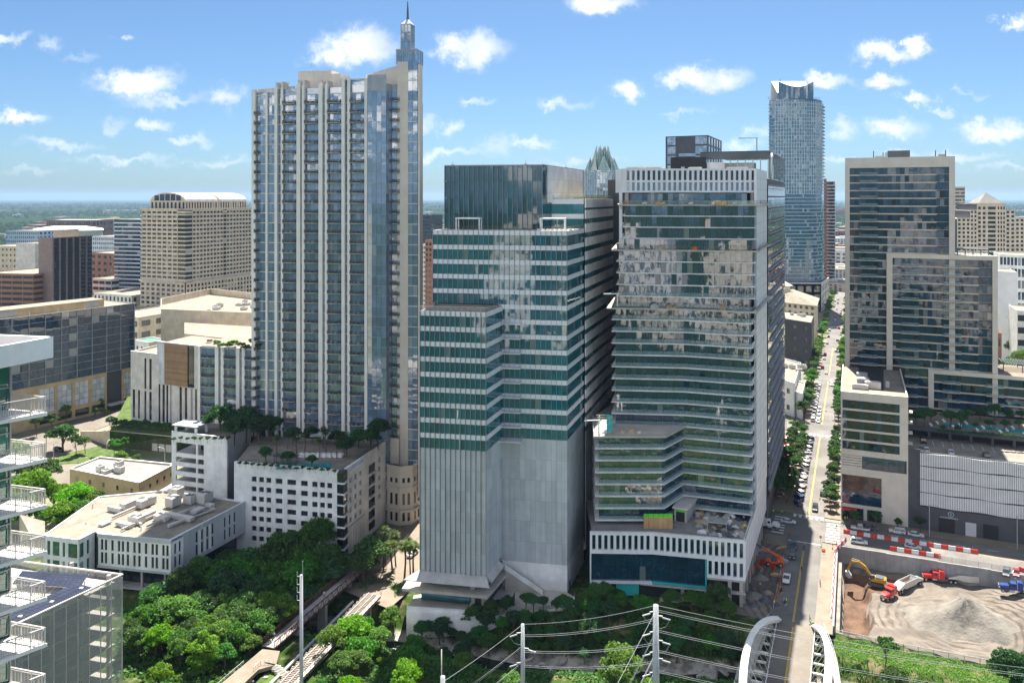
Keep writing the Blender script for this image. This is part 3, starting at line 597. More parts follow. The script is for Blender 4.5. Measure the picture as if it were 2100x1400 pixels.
 # stepped balconies in the notch
 for i in range(1,9):
  z=zb[i]-.5;mb=MB();fm.box(mb,tj+.1,tj+6.2,z-.25,z,.15,2.2);mb.build('balcony_slab','bandgrey',root)
  railing(root,[fm.p2(tj+.2,2.15),fm.p2(tj+6.1,2.15),fm.p2(tj+6.1,.2)],z,1.0,'metal','balcony_railing')
 mb=MB();z=40.5;fm.box(mb,tj+.1,tj+6.6,z-.25,z,.15,3.2);mb.build('balcony_slab','bandgrey',root);railing(root,[fm.p2(tj+.2,3.1),fm.p2(tj+6.5,3.1),fm.p2(tj+6.5,.2)],z,1.0,'metal','balcony_railing')
 # roofs and terraces
 mb=MB();mb.prism(inset([BL,BR,JN,rp(BL,13)],.1),76.2,76.6);mb.build('bay_roof','roofwhite',root);railing(root,[rp(BL,11),BL,BR,rp(BR,11)],76.6,1.0)
 mb=MB();mb.prism(inset([ML,MR,N,rp(ML,21)],.1),96.6,97.0);mb.build('terrace','concrete_light',root)
 fm2=Fr(fm.p2(0,-.4),fm.p2(fm.L,-.4));railing(root,[ML,MR,N],97.0,1.1,'gold','terrace_railing',1.2)
 for t0,t1 in((fm.s(930),fm.s(978)),(fm.s(1105),fm.s(1155))):
  mb=MB();
  for a in(t0,t1):fm.box(mb,a-.15,a+.15,97,100,-3.2,-2.9);fm.box(mb,a-.15,a+.15,97,100,-6,-5.7)
  fm.box(mb,t0-.2,t1+.2,100,100.4,-6.1,-2.8);mb.build('pergola','white',root)
 for k in range(9):
  t=fm.s(1100)+k*1.25;mb=MB();fm.box(mb,t,t+.8,97,97.5,-1.7,-1.0);mb.build('terrace_seat','white',root)
  # glazed crown box
 UL,UR=(-19.2,227.5),(8.45,222.5);UE,UB=rp(UR,50),rp(UL,50);fu,fus=Fr(UL,UR),Fr(UR,UE)
 MB().prism(inset([UL,UR,UE,UB],.35),96.8,114.6,top=1).build('core',['charcoal','roofgrey'],root)
 n=20;w=fu.L/n
 for i in range(n):
  for z0,z1 in((97,101.4),(101.4,105.8),(105.8,110.6),(110.6,115)):bank.add(fu,i*w+.03,(i+1)*w-.03,z0+.03,z1-.03,-.1,'g_box',tilt=.3)
 mb=MB()
 for i in range(n+1):fu.box(mb,i*w-.05,i*w+.05,97,115,-.1,.4)
 fu.box(mb,0,fu.L,114.9,115.2,-.4,.3);mb.build('fins','mullion',root,kind='stuff')
 for k in range(3):bank.add(fus,k*1.6+.03,k*1.6+1.57,97,115,-.1,'g_box')
 for k in range(12):bank.add(fus,5+k*3.7,5+k*3.7+3.64,97,104.4,-.1,'g_box')
 for k in range(20):
  for z0,z1 in((104.5,107.4),(107.4,111.2),(111.2,115)):pan.add(fus,5+k*2.1,5+k*2.1+2.07,z0+.02,z1-.02,.12,'sidegrey',depth=.4,tilt=0)
 for k in range(1):bank.add(fus,47.2,49.8,97,115,-.1,'g_box')
 mb=MB();fus.box(mb,0,50,115,115.25,-.4,.2);mb.build('coping','mullion',root)
 # rear block shoulder with sedum roof
 fk=Fr(fus.p2(9.6,0),rp(MR,19));zz_=[97,101.2,105.5]
 bands(bank,root,fk,0,fk.L,zz_,1.4,1.5,'g_teal','bandgrey')
 mb=MB();mb.prism(inset([fus.p2(9.6,0),N,E,fus.p2(49,0)],.5),105.0,105.55);mb.build('green_roof','gold',root)
 mb=MB();rr=random.Random(2)
 for k in range(420):
  t,o=rr.uniform(0,50),rr.uniform(-3,-.8);p=fr2.p(t,105.5,o);s_=rr.uniform(.2,.6);mb.box((p.x,p.y,105.6+s_/2),(s_,s_,s_),rr.uniform(0,3))
 mb.build('sedum','leaf_yellow',root,kind='stuff')
 mb=MB();fr2.box(mb,0,fr2.L,105.5,106.7,.5,.56);fk.box(mb,0,fk.L,105.5,106.7,0,.06);mb.build('glass_parapet','balustrade',root)
 for px,hh in((925,1.2),(1076,1.5),(1165,1.3)):
  t=fu.s(px)if px<1110 else 0;p=fu.p(t,115,-2)if px<1110 else fus.p(30,115,-1);mb=MB();mb.bar(p,p+Vector((0,0,hh)),.15);mb.box(p+Vector((0,0,.3)),(.8,.8,.5));mb.build('rooftop_vent','metal',root)
 bank.flush();pan.flush()
 # terrace slab and retaining wall on the creek side
 tr=thing('terrace','white walled creek terrace with pale paving at the foot of the teal tower','terrace',(0,205,0))
 tp=[(-27,203.6),(-5.2,200.8),(3,203),(16.0,205.5),(16.6,211),(14.6,213.6),(-3,217),(-26,212)]
 mb=MB();mb.prism(tp,-.6,.28);mb.build('paving','concrete_light',tr)
 mb=MB()
 for a,b in zip(tp[:4],tp[1:5]):f_=Fr(a,b);f_.box(mb,0,f_.L,-6.8,.35,-.35,.05)
 mb.build('retaining_wall','white',tr);railing(tr,tp[1:5],.35,1.05,'metal','railing',1.2)
 for k in range(3):mb=MB();mb.box((4+k*3.6,208.5-k*.6,.33),(2.0,1.2,.1),GROT);mb.build('vent_grate','metaldark',tr)
 mb=MB();mb.prism([(-27,204.2),(-12,202.3),(-12,203.3),(-27,205.2)],.28,.9);mb.build('planter','white',tr)
office_tower()
# -------------------------- hotel tower with slab edges and white framed crown
def hotel_tower():
 root=thing('hotel_tower','dark glass tower under construction with thin white slab edges and white framed crown','tower',(50,230,0))
 bank=Bank(root,'window_pane');bal=Bank(root,'balustrade_panel',200)
 side=lambda D:(60.4+.434*(D-206),D)
 L,A,M_,R1,R2=(22.6,216.6),(41.5,216.6),(48.8,226),side(220),side(228);Bk=side(254);L2=(28.5,228);LB=(36,262)
 zs=[18.35+3.25*i for i in range(10)]
 zt=[47.6+3.375*i for i in range(1,9)];zu=[74.6+3.32*i for i in range(1,6)];zv=[91.2+3.2*i for i in range(1,5)]
 cin=lambda poly:inset(poly,2.0)
 low=[L,A,M_,R1,R2,Bk,LB,(24,240)];mid=[L2,M_,R1,R2,Bk,LB]
 up=[(29.9,228.4),(67.6,221.6),R2,Bk,LB];top=[(32.0,229.2),(68.6,223.5),R2,Bk,LB]
 def level(poly,z0,z1,nf,slab=True,extra=0.0,rail=True,back=1.05,gm='g_proper',bay=1.5):
  """one storey: slab plate at z0, glass up to z1 along the first nf edges"""
  if slab:
   mb=MB();mb.prism(poly,z0-.26,z0);mb.build('floor_slab','sidegrey',root)
  inn=inset(poly,back)
  for i in range(nf):
   f_=Fr(inn[i],inn[i+1]);n=max(1,round(f_.L/bay));w=f_.L/n
   for k in range(n):bank.add(f_,k*w+.02,(k+1)*w-.02,z0+.02,z1-.34,0,gm,tilt=.5)
  mb=MB();mb.prism(inset(poly,back+.25),z0,z1-.3);mb.build('storey','concrete',root)
  if rail:
   e=inset(poly,.12)
   for i in range(nf):
    f_=Fr(e[i],e[i+1]);n=max(1,round(f_.L/3.0));w=f_.L/n
    for k in range(n):bal.add(f_,k*w+.04,(k+1)*w-.04,z0+.05,z0+1.15,0,'balustrade',depth=.03,tilt=.1)
 for i,z in enumerate(zs):
  nxt=zs[i+1]if i+1<len(zs)else zt[0]
  level(low if i<=6 else mid,z,nxt,4 if i<=6 else 3)
 allz=zt+zu
 for i,z in enumerate(zt):level(mid,z,zt[i+1]if i<7 else zu[0],3)
 for i,z in enumerate(zu):level(up,z,zu[i+1]if i<4 else zv[0],2,back=.7,rail=(i in(0,)))
 for i,z in enumerate(zv):level(top,z,zv[i+1]if i<3 else 107.4,2,back=.6 if i<3 else 2.6,rail=(i==3))
 # wider working decks
 for poly,z,nm in((mid,74.6,0),(up,91.2,1),(top,104.0,2)):
  mb=MB();mb.prism(inset(poly,-1.3),z-.4,z);mb.build('terrace_slab','concrete_light',root);e=inset(poly,-1.1);railing(root,e[:4],z,1.1,'timber','guard_rail',1.8)
  # left block deck
 mb=MB();mb.prism(inset([L,A,M_,L2,(24,236)],-.5),40.8,41.3);mb.build('terrace_slab','concrete_light',root);e=inset([L,A,M_,L2,(24,236)],-.4);railing(root,[e[4],e[0],e[1],e[2]],41.3,1.1,'metal','guard_rail',1.5)
 # white blade wall on the street side and crown
 fs_=Fr(R2,Bk)
 mb=MB();fs_.box(mb,0,fs_.L,17.2,114.3,-.6,.1);mb.build('blade_wall','bandgrey',root)
 mb=MB()
 for i in range(30):fs_.box(mb,0,fs_.L,17.3+i*3.25,17.38+i*3.25,.1,.13)
 for k in(.33,.66):fs_.box(mb,fs_.L*k,fs_.L*k+.06,17.3,114.3,.1,.125)
 mb.build('panel_joints','metal',root,kind='stuff')
 fc=Fr(atd(1276,230).xy,side(229.5));cols=spread(.9,fc.L-.5,25,.52);mb=MB();gridwall(mb,fc,0,fc.L,107.4,114.3,cols,[(107.95,110.35),(110.95,113.75)],-.7,.3);mb.build('crown_frame','bandgrey',root)
 for a,b in cols:bank.add(fc,a,b,107.95,110.35,-.45,'g_360');bank.add(fc,a,b,110.95,113.75,-.45,'g_dark')
 mb=MB();mb.prism([fc.p2(0,-.72),fc.p2(fc.L,-.72),Bk,LB],107.4,113.6);mb.build('crown_box','charcoal',root)
 f_=Fr((31.2,240),fc.p2(0,0));mb=MB();f_.box(mb,0,f_.L,107.4,114.3,-.5,0);mb.build('crown_frame','bandgrey',root)
 mb=MB();mb.prism(inset([fc.p2(0,0),fc.p2(fc.L,0),Bk,LB],.8),113.6,114.0);mb.build('roof','roofgrey',root)
 for px in(1290,1330,1420,1500):t=fc.s(px);mb=MB();fc.box(mb,t,t+random.uniform(2,6),114,114.9,-6,-3);mb.build('rooftop_unit','metalwhite',root)
 # columns of the open loggia
 for px in(1282,1335,1540):t=fc.s(px);mb=MB();fc.box(mb,t,t+1.0,104,107.4,-1.0,-.2);mb.build('column','concrete',root)
 # white fin at the left edge
 f_=Fr((31.0,230.5),(31.9,230.3));mb=MB();f_.box(mb,0,.9,74.6,107.4,-.5,0);mb.build('edge_column','bandgrey',root)
 # workers' gear on decks
 rr=random.Random(4)
 for k in range(26):
  z=rr.choice((74.6,91.2,104.0,41.3));
  t=rr.uniform(.05,.95);a,b=(Vector((30,228)),Vector((66,221.5)))if z>50 else(Vector((24,218.5)),Vector((40,218.5)));p=a.lerp(b,t);s_=rr.uniform(.5,1.6);mb=MB();mb.box((p.x,p.y+rr.uniform(0,.6),z+s_*.3),(s_*1.4,s_*.6,s_*.6),rr.uniform(-.3,.3));mb.box((p.x+.2,p.y+.3,z+s_*.7),(s_*.8,s_*.5,s_*.3),rr.uniform(-.3,.3));mb.build('material_stack',rr.choice(['plywood','woodpale','metal','whiteplastic','orange']),root)
  # swing stage arms
 for(p,z)in((Vector((30.0,227)),75),(Vector((23.5,216.2)),42)):
  mb=MB();q=Vector((p.x,p.y,z));mb.bar(q,q+Vector((0,0,3.6)),.3);mb.bar(q+Vector((.4,0,3.6)),q+Vector((-4,-.6,3.6)),.28);mb.build('davit_arm','white',root)
  # scaffold box with teal sheet
 sc=thing('scaffold','small white scaffold tower with a teal sheet on the hotel side terrace','scaffold',(25.5,218.5,41.3));mb=MB()
 for x in(0,2.6):
  for y in(0,2.2):mb.bar((24+x,217.6+y,41.3),(24+x,217.6+y,46.2),.12)
 for z in(42.6,44.4,46.0):
  for y in(0,2.2):mb.bar((23.2,217.6+y,z),(27.6,217.6+y,z),.1)
  for x in(0,2.6):mb.bar((24+x,217.4,z),(24+x,220,z),.1)
 mb.bar((24,217.6,42),(26.6,217.6,46),.08);mb.bar((26.6,217.6,42),(24,217.6,46),.08);mb.build('frame','metalwhite',sc)
 mb=MB();mb.add([(25.9,217.4,41.6),(27.4,217.5,42.6),(27.5,217.7,46.4),(25.8,217.6,46.6),(26.0,218.6,46.7)],[(0,1,2,3),(3,2,4)]);mb.build('sheet','teal',sc)
 bank.flush();bal.flush()
 # podium
 pod=thing('hotel_podium','low podium with a white ribbed frame over dark double-height glass beside the creek','podium',(42,210,0))
 pb=Bank(pod,'window_pane');PL,PM,PR=(20.7,211.5),(37.1,211.0),(60.4,206.0)
 fa,fb_=Fr(PL,PM),Fr(PM,PR);fsd=Fr(PR,side(253));tcut=fb_.s(1450)
 mb=MB();mb.prism(inset([PL,PM,PR,side(228),(36,240),(21,236)],.9),0,16.6);mb.build('core','dark',pod)
 for f_,n in((fa,10),(fb_,15)):
  cols=spread(.25,f_.L-.25,n,.56);mb=MB();gridwall(mb,f_,0,f_.L,11.9,17.3,cols,[(12.6,16.5)],-.7,.1);mb.build('ribbed_frame','bandgrey',pod)
  for a,b in cols:pb.add(f_,a,b,12.6,16.5,-.5,'g_proper',tilt=.6)
 cols=spread(tcut,fb_.L-.25,6,.56);mb=MB();gridwall(mb,fb_,tcut,fb_.L,6.9,11.88,cols,[(7.6,11.3)],-.7,.08);mb.build('ribbed_frame','bandgrey',pod)
 for a,b in cols:pb.add(fb_,a,b,7.6,11.3,-.5,'g_proper',tilt=.6)
 for f_,t0,t1 in((fa,.3,fa.L),(fb_,0,tcut-.3)):
  n=round((t1-t0)/1.6);w=(t1-t0)/n
  for k in range(n):pb.add(f_,t0+k*w+.03,t0+(k+1)*w-.03,4.2,8.0,-.6,'g_proper');pb.add(f_,t0+k*w+.03,t0+(k+1)*w-.03,8.05,11.6,-.6,'g_proper')
 mb=MB();fa.box(mb,0,.35,0,11.9,-.8,.05);fa.box(mb,0,fa.L,11.6,11.9,-.5,.12);fa.box(mb,0,fa.L,3.7,4.2,-.7,.2);fb_.box(mb,0,tcut,11.6,11.9,-.5,.1);mb.build('edge_trim','bandgrey',pod)
 mb=MB();fb_.box(mb,tcut-.45,tcut-.1,4.2,11.6,-.6,-.1);fb_.box(mb,0,tcut,3.9,4.2,-.6,.15);mb.build('unfinished_edge','teal',pod)
 for t0,t1 in((.4,5.5),(7,13)):mb=MB();fa.box(mb,t0,t1,.3,3.6,-.7,-.5);mb.build('sheathing','teal',pod)
 mb=MB();fb_.box(mb,-3,fb_.L,3.35,3.7,-2.5,.5);fb_.box(mb,2,fb_.L-2.5,-.4,-.1,-2,1.0);mb.build('deck_slab','concrete',pod)
 for t in(8,14,20,22.9):mb=MB();fb_.box(mb,t-.55,t+.35,-2,6.9 if t>tcut else 3.4,-.9,-.05);mb.build('column','concrete',pod)
 mb=MB();fb_.box(mb,tcut,fb_.L,6.4,6.88,-3,.05);mb.build('soffit','concrete',pod)
 mb=MB();vs=[fsd.p(0,7.0,0),fsd.p(fsd.L,7.0,0),fsd.p(fsd.L,17.25,0),fsd.p(0,17.25,0),fsd.p(0,7.0,-.6),fsd.p(fsd.L,7.0,-.6),fsd.p(fsd.L,17.25,-.6),fsd.p(0,17.25,-.6)];mb.add(vs,[(0,1,2,3),(7,6,5,4),(3,2,6,7),(0,4,5,1),(1,5,6,2),(0,3,7,4)]);mb.build('side_wall','bandgrey',pod)
 mb=MB()
 for i in range(1,4):fsd.box(mb,0,fsd.L,7+i*2.56,7.05+i*2.56,0,.03)
 for i in range(1,12):fsd.box(mb,i*fsd.L/12,i*fsd.L/12+.05,7,17.25,0,.028)
 mb.build('panel_joints','metal',pod,kind='stuff')
 for k in range(8):t=2+k*6;mb=MB();fsd.box(mb,t,t+.9,-1,7.0,-1.6,-.4);mb.build('column','concrete',pod)
 mb=MB();mb.prism(inset([PL,PM,PR,side(228),(36,240),(21,236)],.65),16.6,17.0);mb.build('roof_deck','roofgrey',pod)
 mb=MB();mb.prism([G2(-17.5,-6),G2(-13.6,-7),G2(-13,8),G2(-17,9)],17.0,17.06);mb.build('roof_membrane','dark',pod)
 railing(pod,[PL,PM,PR,side(226)],17.3,1.1,'timber','guard_rail',1.6)
 # lift lobby pavilion and clutter on the deck
 q=[at(1383,1068,17),at(1408,1072,17),at(1440,1032,17),at(1410,1030,17)];q=[p.xy for p in q];mb=MB();mb.prism(q,17.0,20.6);mb.build('pavilion','concrete',pod);mb=MB();mb.prism(inset(q,-.5),20.6,20.95);mb.build('pavilion_roof','metalwhite',pod)
 f_=Fr(q[0],q[1]);mb=MB();f_.box(mb,.5,f_.L-.5,17.1,19.8,0,.06);mb.build('door','dark',pod);mb=MB();f_.box(mb,.3,f_.L-.3,19.8,20.3,.01,.08);mb.build('tape_strip','greentape',pod)
 # plywood hoarding with green membrane on the recessed wall
 for k in range(6):p0=at(1320+k*10,1084,17);p1=at(1329.4+k*10,1084,17);f_=Fr(p0.xy,p1.xy);mb=MB();f_.box(mb,0,f_.L,17.05,20.2,0,.08);mb.build('plywood_sheet','plywood',pod);mb=MB();f_.box(mb,0,f_.L,20.2,21.1,0,.08);mb.build('green_membrane','greentape',pod)
 rr=random.Random(11)
 for k in range(60):
  p=at(rr.uniform(1430,1530),rr.uniform(1045,1100),17);s_=rr.uniform(.3,1.8);mb=MB();mb.box((p.x,p.y,17.05+s_*.15),(s_*1.6,s_*.7,s_*.3),rr.uniform(0,3));mb.box((p.x+.1,p.y+.1,17.05+s_*.4),(s_*.8,s_*.5,s_*.2),rr.uniform(0,3));mb.build('material_stack',rr.choice(['metal','whiteplastic','concrete','concrete_light','woodpale','charcoal','metaldark']),pod)
 for(a,b)in(((1450,1085),(1490,1090)),):
  p0,p1=at(*a,17),at(*b,17);f_=Fr(p0.xy,p1.xy);mb=MB()
  f_.box(mb,0,f_.L,18.9,19.1,-4,0)
  for t in(.1,f_.L-.1):
   for o in(-.1,-3.9):f_.box(mb,t-.08,t+.08,17,18.9,o-.08,o+.08)
  mb.build('skylight_frame','concrete',pod);mb=MB();f_.box(mb,.3,f_.L-.3,19.1,19.14,-3.7,-.3);mb.build('skylight','balustrade',pod)
 pb.flush()
hotel_tower()
# -------------------------- dark office block behind the hotel, logo on the roof screen
def dark_office():
 root=thing('office_block','dark bronze glass office block with louvred roof screen and white logo beside the street','office block',(80,285,0));bank=Bank(root,'window_pane')
 side=lambda D:(60.4+.434*(D-206)+.3,D)
 A,B=side(256),side(315);C_,D_=(60,345),(32,270);fr=Fr(A,B)
 MB().prism(inset([A,B,C_,D_],.4),0,112,top=1).build('core',['charcoal','roofgrey'],root)
 n=18;w=fr.L/n;zs=[9+3.9*i for i in range(27)]
 for z0,z1 in zip(zs[:-1],zs[1:]):
  for i in range(n):bank.add(fr,i*w+.03,(i+1)*w-.03,z0+.02,z1-.55,-.1,'g_brown',tilt=.4)
  mb=MB();fr.box(mb,0,fr.L,z1-.55,z1,-.2,.0);mb.build('spandrel','brownpanel',root)
 for j,(z0,z1)in enumerate(zip(zs[:-1],zs[1:])):
  a=(j*7)%5*2.0;
  mb=MB();fr.box(mb,a,fr.L-12+a,z1-.5,z1-.38,0,.7);mb.build('sunshade','metal',root)
  mb=MB();fr.box(mb,a+1.0,fr.L-14+a,z1-1.5,z1-1.4,0,.6);mb.build('sunshade','metal',root)
 for k in range(8):mb=MB();fr.box(mb,2+k*7.5,3+k*7.5,0,9,-1.6,-.6);mb.build('column','concrete',root)
 # roof screen with louvres
 for k in range(16):mb=MB();fr.box(mb,2,fr.L-2,112.4+k*.55,112.7+k*.55,.0,.25);mb.build('louvre','metaldark',root)
 ff=Fr(fr.p2(2,-22),fr.p2(2,.2));mb=MB();ff.box(mb,0,ff.L,118.6,121.2,-.3,0);mb.build('screen_frame','metaldark',root)
 for k in range(10):mb=MB();ff.box(mb,k*2.4,k*2.4+.3,112,118.6,-.4,-.1);mb.build('screen_post','metal',root)
 mb=MB();mb.prism([fr.p2(2,-22),fr.p2(2,-.3),fr.p2(fr.L-2,-.3),fr.p2(fr.L-2,-22)],120.9,121.1);mb.build('screen_roof','metaldark',root)
 mb=MB();ff.box(mb,4,17,112,117.5,-9,-3);mb.build('penthouse','sidegrey',root)
 for k in range(7):mb=MB();p=ff.p(2+k*2.6,113.4,-2);mb.box(p,(1.6,1.4,2.6),ff.rz);mb.build('cooling_fan','metal',root)
 # the letter G as a ring with a bar, standing on the louvres
 mb=MB();c0=6.0;ring=[]
 for k in range(19):a=R(55+k*16);ring.append(fr.p(c0+2.6*math.cos(a),116.2+4.0*math.sin(a),.5))
 mb.tube(ring,.42,6);mb.bar(fr.p(c0,116.2,.5),fr.p(c0+2.7,116.2,.5),.7);mb.bar(fr.p(c0+2.5,116.3,.5),fr.p(c0+2.4,113.6,.5),.7);mb.build('logo_letter','white',root)
 mb=MB();p=ff.p(18,121,-2);mb.bar(p,p+Vector((0,0,4.5)),.3);mb.bar(p+Vector((.3,0,4.5)),p+Vector((-6,0,4.4)),.25);mb.build('davit_arm','metal',root)
 bank.flush()
 # grey slab tower beyond
 r2=thing('apartment_tower','plain grey box-topped tower rising behind the hotel crown','tower',atd(1420,330));b2=Bank(r2,'window_pane')
 A,B=atd(1365,330).xy,atd(1452,322).xy;fa=Fr(A,B);u=GD;Cc=B+u*36;fb_=Fr(B,Cc);Dd=A+u*36
 MB().prism(inset([A,B,Cc,Dd],.35),0,131,top=1).build('core',['charcoal','roofgrey'],r2)
 zz=[100+3.9*i for i in range(8)];cols=[(0.6,3.9),(fa.L*.17,fa.L*.17+.01),(fa.L*.72,fa.L-.2)]
 cols=[(.6,4.2),(fa.L*.70,fa.L-.4)];mb=MB();gridwall(mb,fa,0,fa.L,0,131.2,cols,[(z+.3,z+3.6)for z in zz],-.3,0);mb.build('wall','charcoal',r2)
 for a,b in cols:
  n=max(2,round((b-a)/1.5));w=(b-a)/n
  for z in zz:
   for k in range(n):b2.add(fa,a+k*w,a+(k+1)*w-.04,z+.3,z+3.6,-.2,'g_360')
 mb=MB();fa.box(mb,5.5,12.5,122.8,124,0,.06);mb.build('strip_window','g_360',r2)
 cols=spread(1,fb_.L-1,5,.8);mb=MB();gridwall(mb,fb_,0,fb_.L,0,131.2,cols,[(z+.3,z+3.5)for z in zz],-.3,0);mb.build('wall','charcoal',r2)
 for a,b in cols:
  for z in zz:b2.add(fb_,a,b,z+.3,z+3.5,-.2,'g_360')
 b2.flush()
 mb=MB();f_=Fr(atd(1376,262).xy,atd(1448,260).xy);f_.box(mb,0,f_.L,113.8,119.2,-8,0);mb.build('penthouse','dark',root);mb=MB();f_.box(mb,f_.L+.3,f_.L+6,113.8,117.5,-8,-1);mb.build('penthouse','sidegrey',root)
 mb=MB();f_.box(mb,3.2,4.3,113.8,116,.2,1.3);mb.build('roof_hatch','tanpale',root)
dark_office()
# -------------------------- residential tower with spire, its wing, rotunda and podium
def spire_tower():
 root=thing('residential_tower','tall cream ribbed residential tower with glass bays, balconies and a pointed spire','tower',(-60,280,0));bank=Bank(root,'window_pane',290);balb=[]
 A=Vector((-34.,262.));u=Vector((-.977,.2146));WL=A+u*77.3;fr=Fr(WL,A);S=fr.s
 d3=Vector((-.05,.9987));back=lambda t,k:fr.A+fr.u*t+d3*k
 tl,tr=S(520),S(862);Z0,FH,NF=26.6,3.36,34;ZT=Z0+FH*NF
 MB().prism([fr.p2(tl,-.35),fr.p2(S(858),-.35),back(S(858),24),back(tl+3,26)],0,ZT-1,top=1).build('core',['charcoal','roofgravel'],root)
 MB().prism([fr.p2(.3,-.35),fr.p2(tl+2,-.35),back(tl+2,22),back(2,22)],0,53.2,top=1).build('core',['charcoal','roofwhite'],root)
 def pier(a,b,z0,z1,o=.75,mat='warmwhite'):
  mb=MB();fr.box(mb,S(a),S(b),z0,z1,-.3,o);mb.build('pier',mat,root)
 for a,b,zt in((518,526,143),(546,550,142),(565,570.5,143.5),(577.5,582,143.5),(610,617.5,144),(621,626.5,144),(655,663,144),(668,673.5,144),(702,708.5,145.6),(714,719.5,145.6),(749,755,145.6)):pier(a,b,24,zt,.75 if b-a>5 else.55)
 def fill(a,b,z0,n,np_,off=0.0,zt=None,gm='g_360'):
  t0,t1=S(a),S(b);w=(t1-t0)/np_
  for k in range(n):
   for i in range(np_):bank.add(fr,t0+i*w+.03,t0+(i+1)*w-.03,z0+k*FH+.28,z0+(k+1)*FH-.02,off-.15,gm,tilt=.55)
  mb=MB()
  for k in range(n+1):fr.box(mb,t0,t1,z0+k*FH-.02,z0+k*FH+.28,off-.3,off+.02)
  mb.build('floor_edges','offwhite',root,kind='stuff')
  if zt and zt>z0+n*FH+.4:mb=MB();fr.box(mb,t0,t1,z0+n*FH+.28,zt,off-.3,off-.1);mb.build('parapet_glass',gm,root)
 fill(526.5,546,Z0,NF,3,zt=142);fill(550,565,Z0,NF,2,zt=142)
 for a,b in((570.5,577.5),(617.5,621),(663,668),(708.5,714)):fill(a,b,Z0,NF,1,-.2,zt=143)
 WIDE=((582,610,143),(626.5,655,143),(673.5,702,143),(719.5,749,145))
 for a,b,zt in WIDE:fill(a,b,Z0,NF,3,-.2,zt=zt)
 # wing
 for a,b in((408.5,413),(443,450),(455,461),(486,493),(498,504)):pier(a,b,20,54.2)
 nw=8
 for a,b,n_ in((413,443,3),(450,455,1),(461,486,3),(493,498,1),(504,518,2)):fill(a,b,Z0,nw,n_,-.2,zt=54)
 # balconies
 mb=MB();arc=[(-2.45,0),(-2.4,-.9),(-1.5,-1.45),(0,-1.65),(1.5,-1.45),(2.4,-.9),(2.45,0)];mb.prism([(x,y)for x,y in arc],-.22,0)
 for h in(.12,1.05):
  for p,q in zip(arc[:-1],arc[1:]):mb.bar((p[0]*.97,p[1]*.97,h),(q[0]*.97,q[1]*.97,h),.06,mi=1)
 for p,q in zip(arc[:-1],arc[1:]):
  for k in range(5):f_=k/5;x,y=p[0]+(q[0]-p[0])*f_,p[1]+(q[1]-p[1])*f_;mb.bar((x*.97,y*.97,0),(x*.97,y*.97,1.05),.06,mi=1)
 mb.box((-.9,-.7,.4),(.6,.6,.7),.4,2);mb.box((.8,-.8,.35),(.9,.5,.6),.2,2);bmesh_=[mb.mesh('balcony',['concrete','metaldark',m_])for m_ in('charcoal','wood','metal')]
 def balcony(t,z,sc=1.0):
  o=bpy.data.objects.new('balcony',random.choice(bmesh_));COL.objects.link(o);o.parent=root;o.location=fr.p(t,z,-.05)-Vector(root.location);o.rotation_euler=(0,0,fr.rz);o.scale=(sc,1,1)
 for a,b,zt in WIDE:
  c_=(S(a)+S(b))/2-.35
  for k in range(NF):balcony(c_,Z0+k*FH+.28)
 for a,b in((413,443),(461,486),(504,529)):
  c_=(S(a)+S(b))/2
  for k in range(1,nw):balcony(c_,Z0+k*FH+.28)
 for k in range(NF):balcony(S(813),Z0+k*FH+.3,.55)
 for k in range(NF-1):balcony(S(527.5),Z0+k*FH+.3,.35)
 # faceted glass prow
 pts=[(S(755),0),(S(760),2.6),(S(771),3.6),(S(799),3.2),(S(806),.9),(S(816),.2)];pts=[fr.p2(*p)for p in pts]
 for i,(p,q)in enumerate(zip(pts[:-1],pts[1:])):
  f_=Fr(p,q);n=max(1,round(f_.L/1.5));w=f_.L/n
  for k in range(-3,NF):
   for j in range(n):bank.add(f_,j*w+.03,(j+1)*w-.03,Z0+k*FH+.12,Z0+(k+1)*FH-.02,-.1,'g_360',tilt=.5)
  mb=MB()
  for k in range(-3,NF+1):f_.box(mb,0,f_.L,Z0+k*FH-.02,Z0+k*FH+.12,-.15,0)
  f_.box(mb,0,f_.L,ZT+.12,146.2 if i<3 else 143.2,-.2,0);mb.build('prow_frame','mullion' if i else 'offwhite',root,kind='stuff')
 MB().prism(inset(pts,.3),16,143).build('prow_core','charcoal',root)
 # cream blade, glazed spine and its sloped head
 mb=MB();a,b=S(744),S(838);vs=[fr.p(a,139,-2.6),fr.p(b,139,-2.6),fr.p(b,151.2,-2.6),fr.p(a,147.2,-2.6),fr.p(a,139,-3.4),fr.p(b,139,-3.4),fr.p(b,151.2,-3.4),fr.p(a,147.2,-3.4)]
 mb.add(vs,[(0,1,2,3),(7,6,5,4),(3,2,6,7),(0,4,5,1),(1,5,6,2),(0,3,7,4)]);mb.build('sloped_head','cream',root)
 mb=MB();fr.box(mb,S(816),S(838),0,150.6,-3.0,.6);mb.build('blade','cream',root);mb=MB();fr.box(mb,S(858.5),S(862.5),8,149.5,-2,.7);mb.build('blade','cream',root)
 t0,t1=S(838),S(857.5)
 for k in range(-5,37):
  for i in range(2):w=(t1-t0)/2;bank.add(fr,t0+i*w+.05,t0+(i+1)*w-.05,Z0+k*FH+.2,Z0+(k+1)*FH-.05,.5,'g_360',tilt=.4)
  mb=MB();fr.box(mb,t0,t1,Z0+k*FH-.05,Z0+k*FH+.2,-.2,.62);mb.build('floor_band','offwhite',root)
 mb=MB();fr.box(mb,t0,t1,9,150,-2,.4);mb.build('spine_core','charcoal',root)
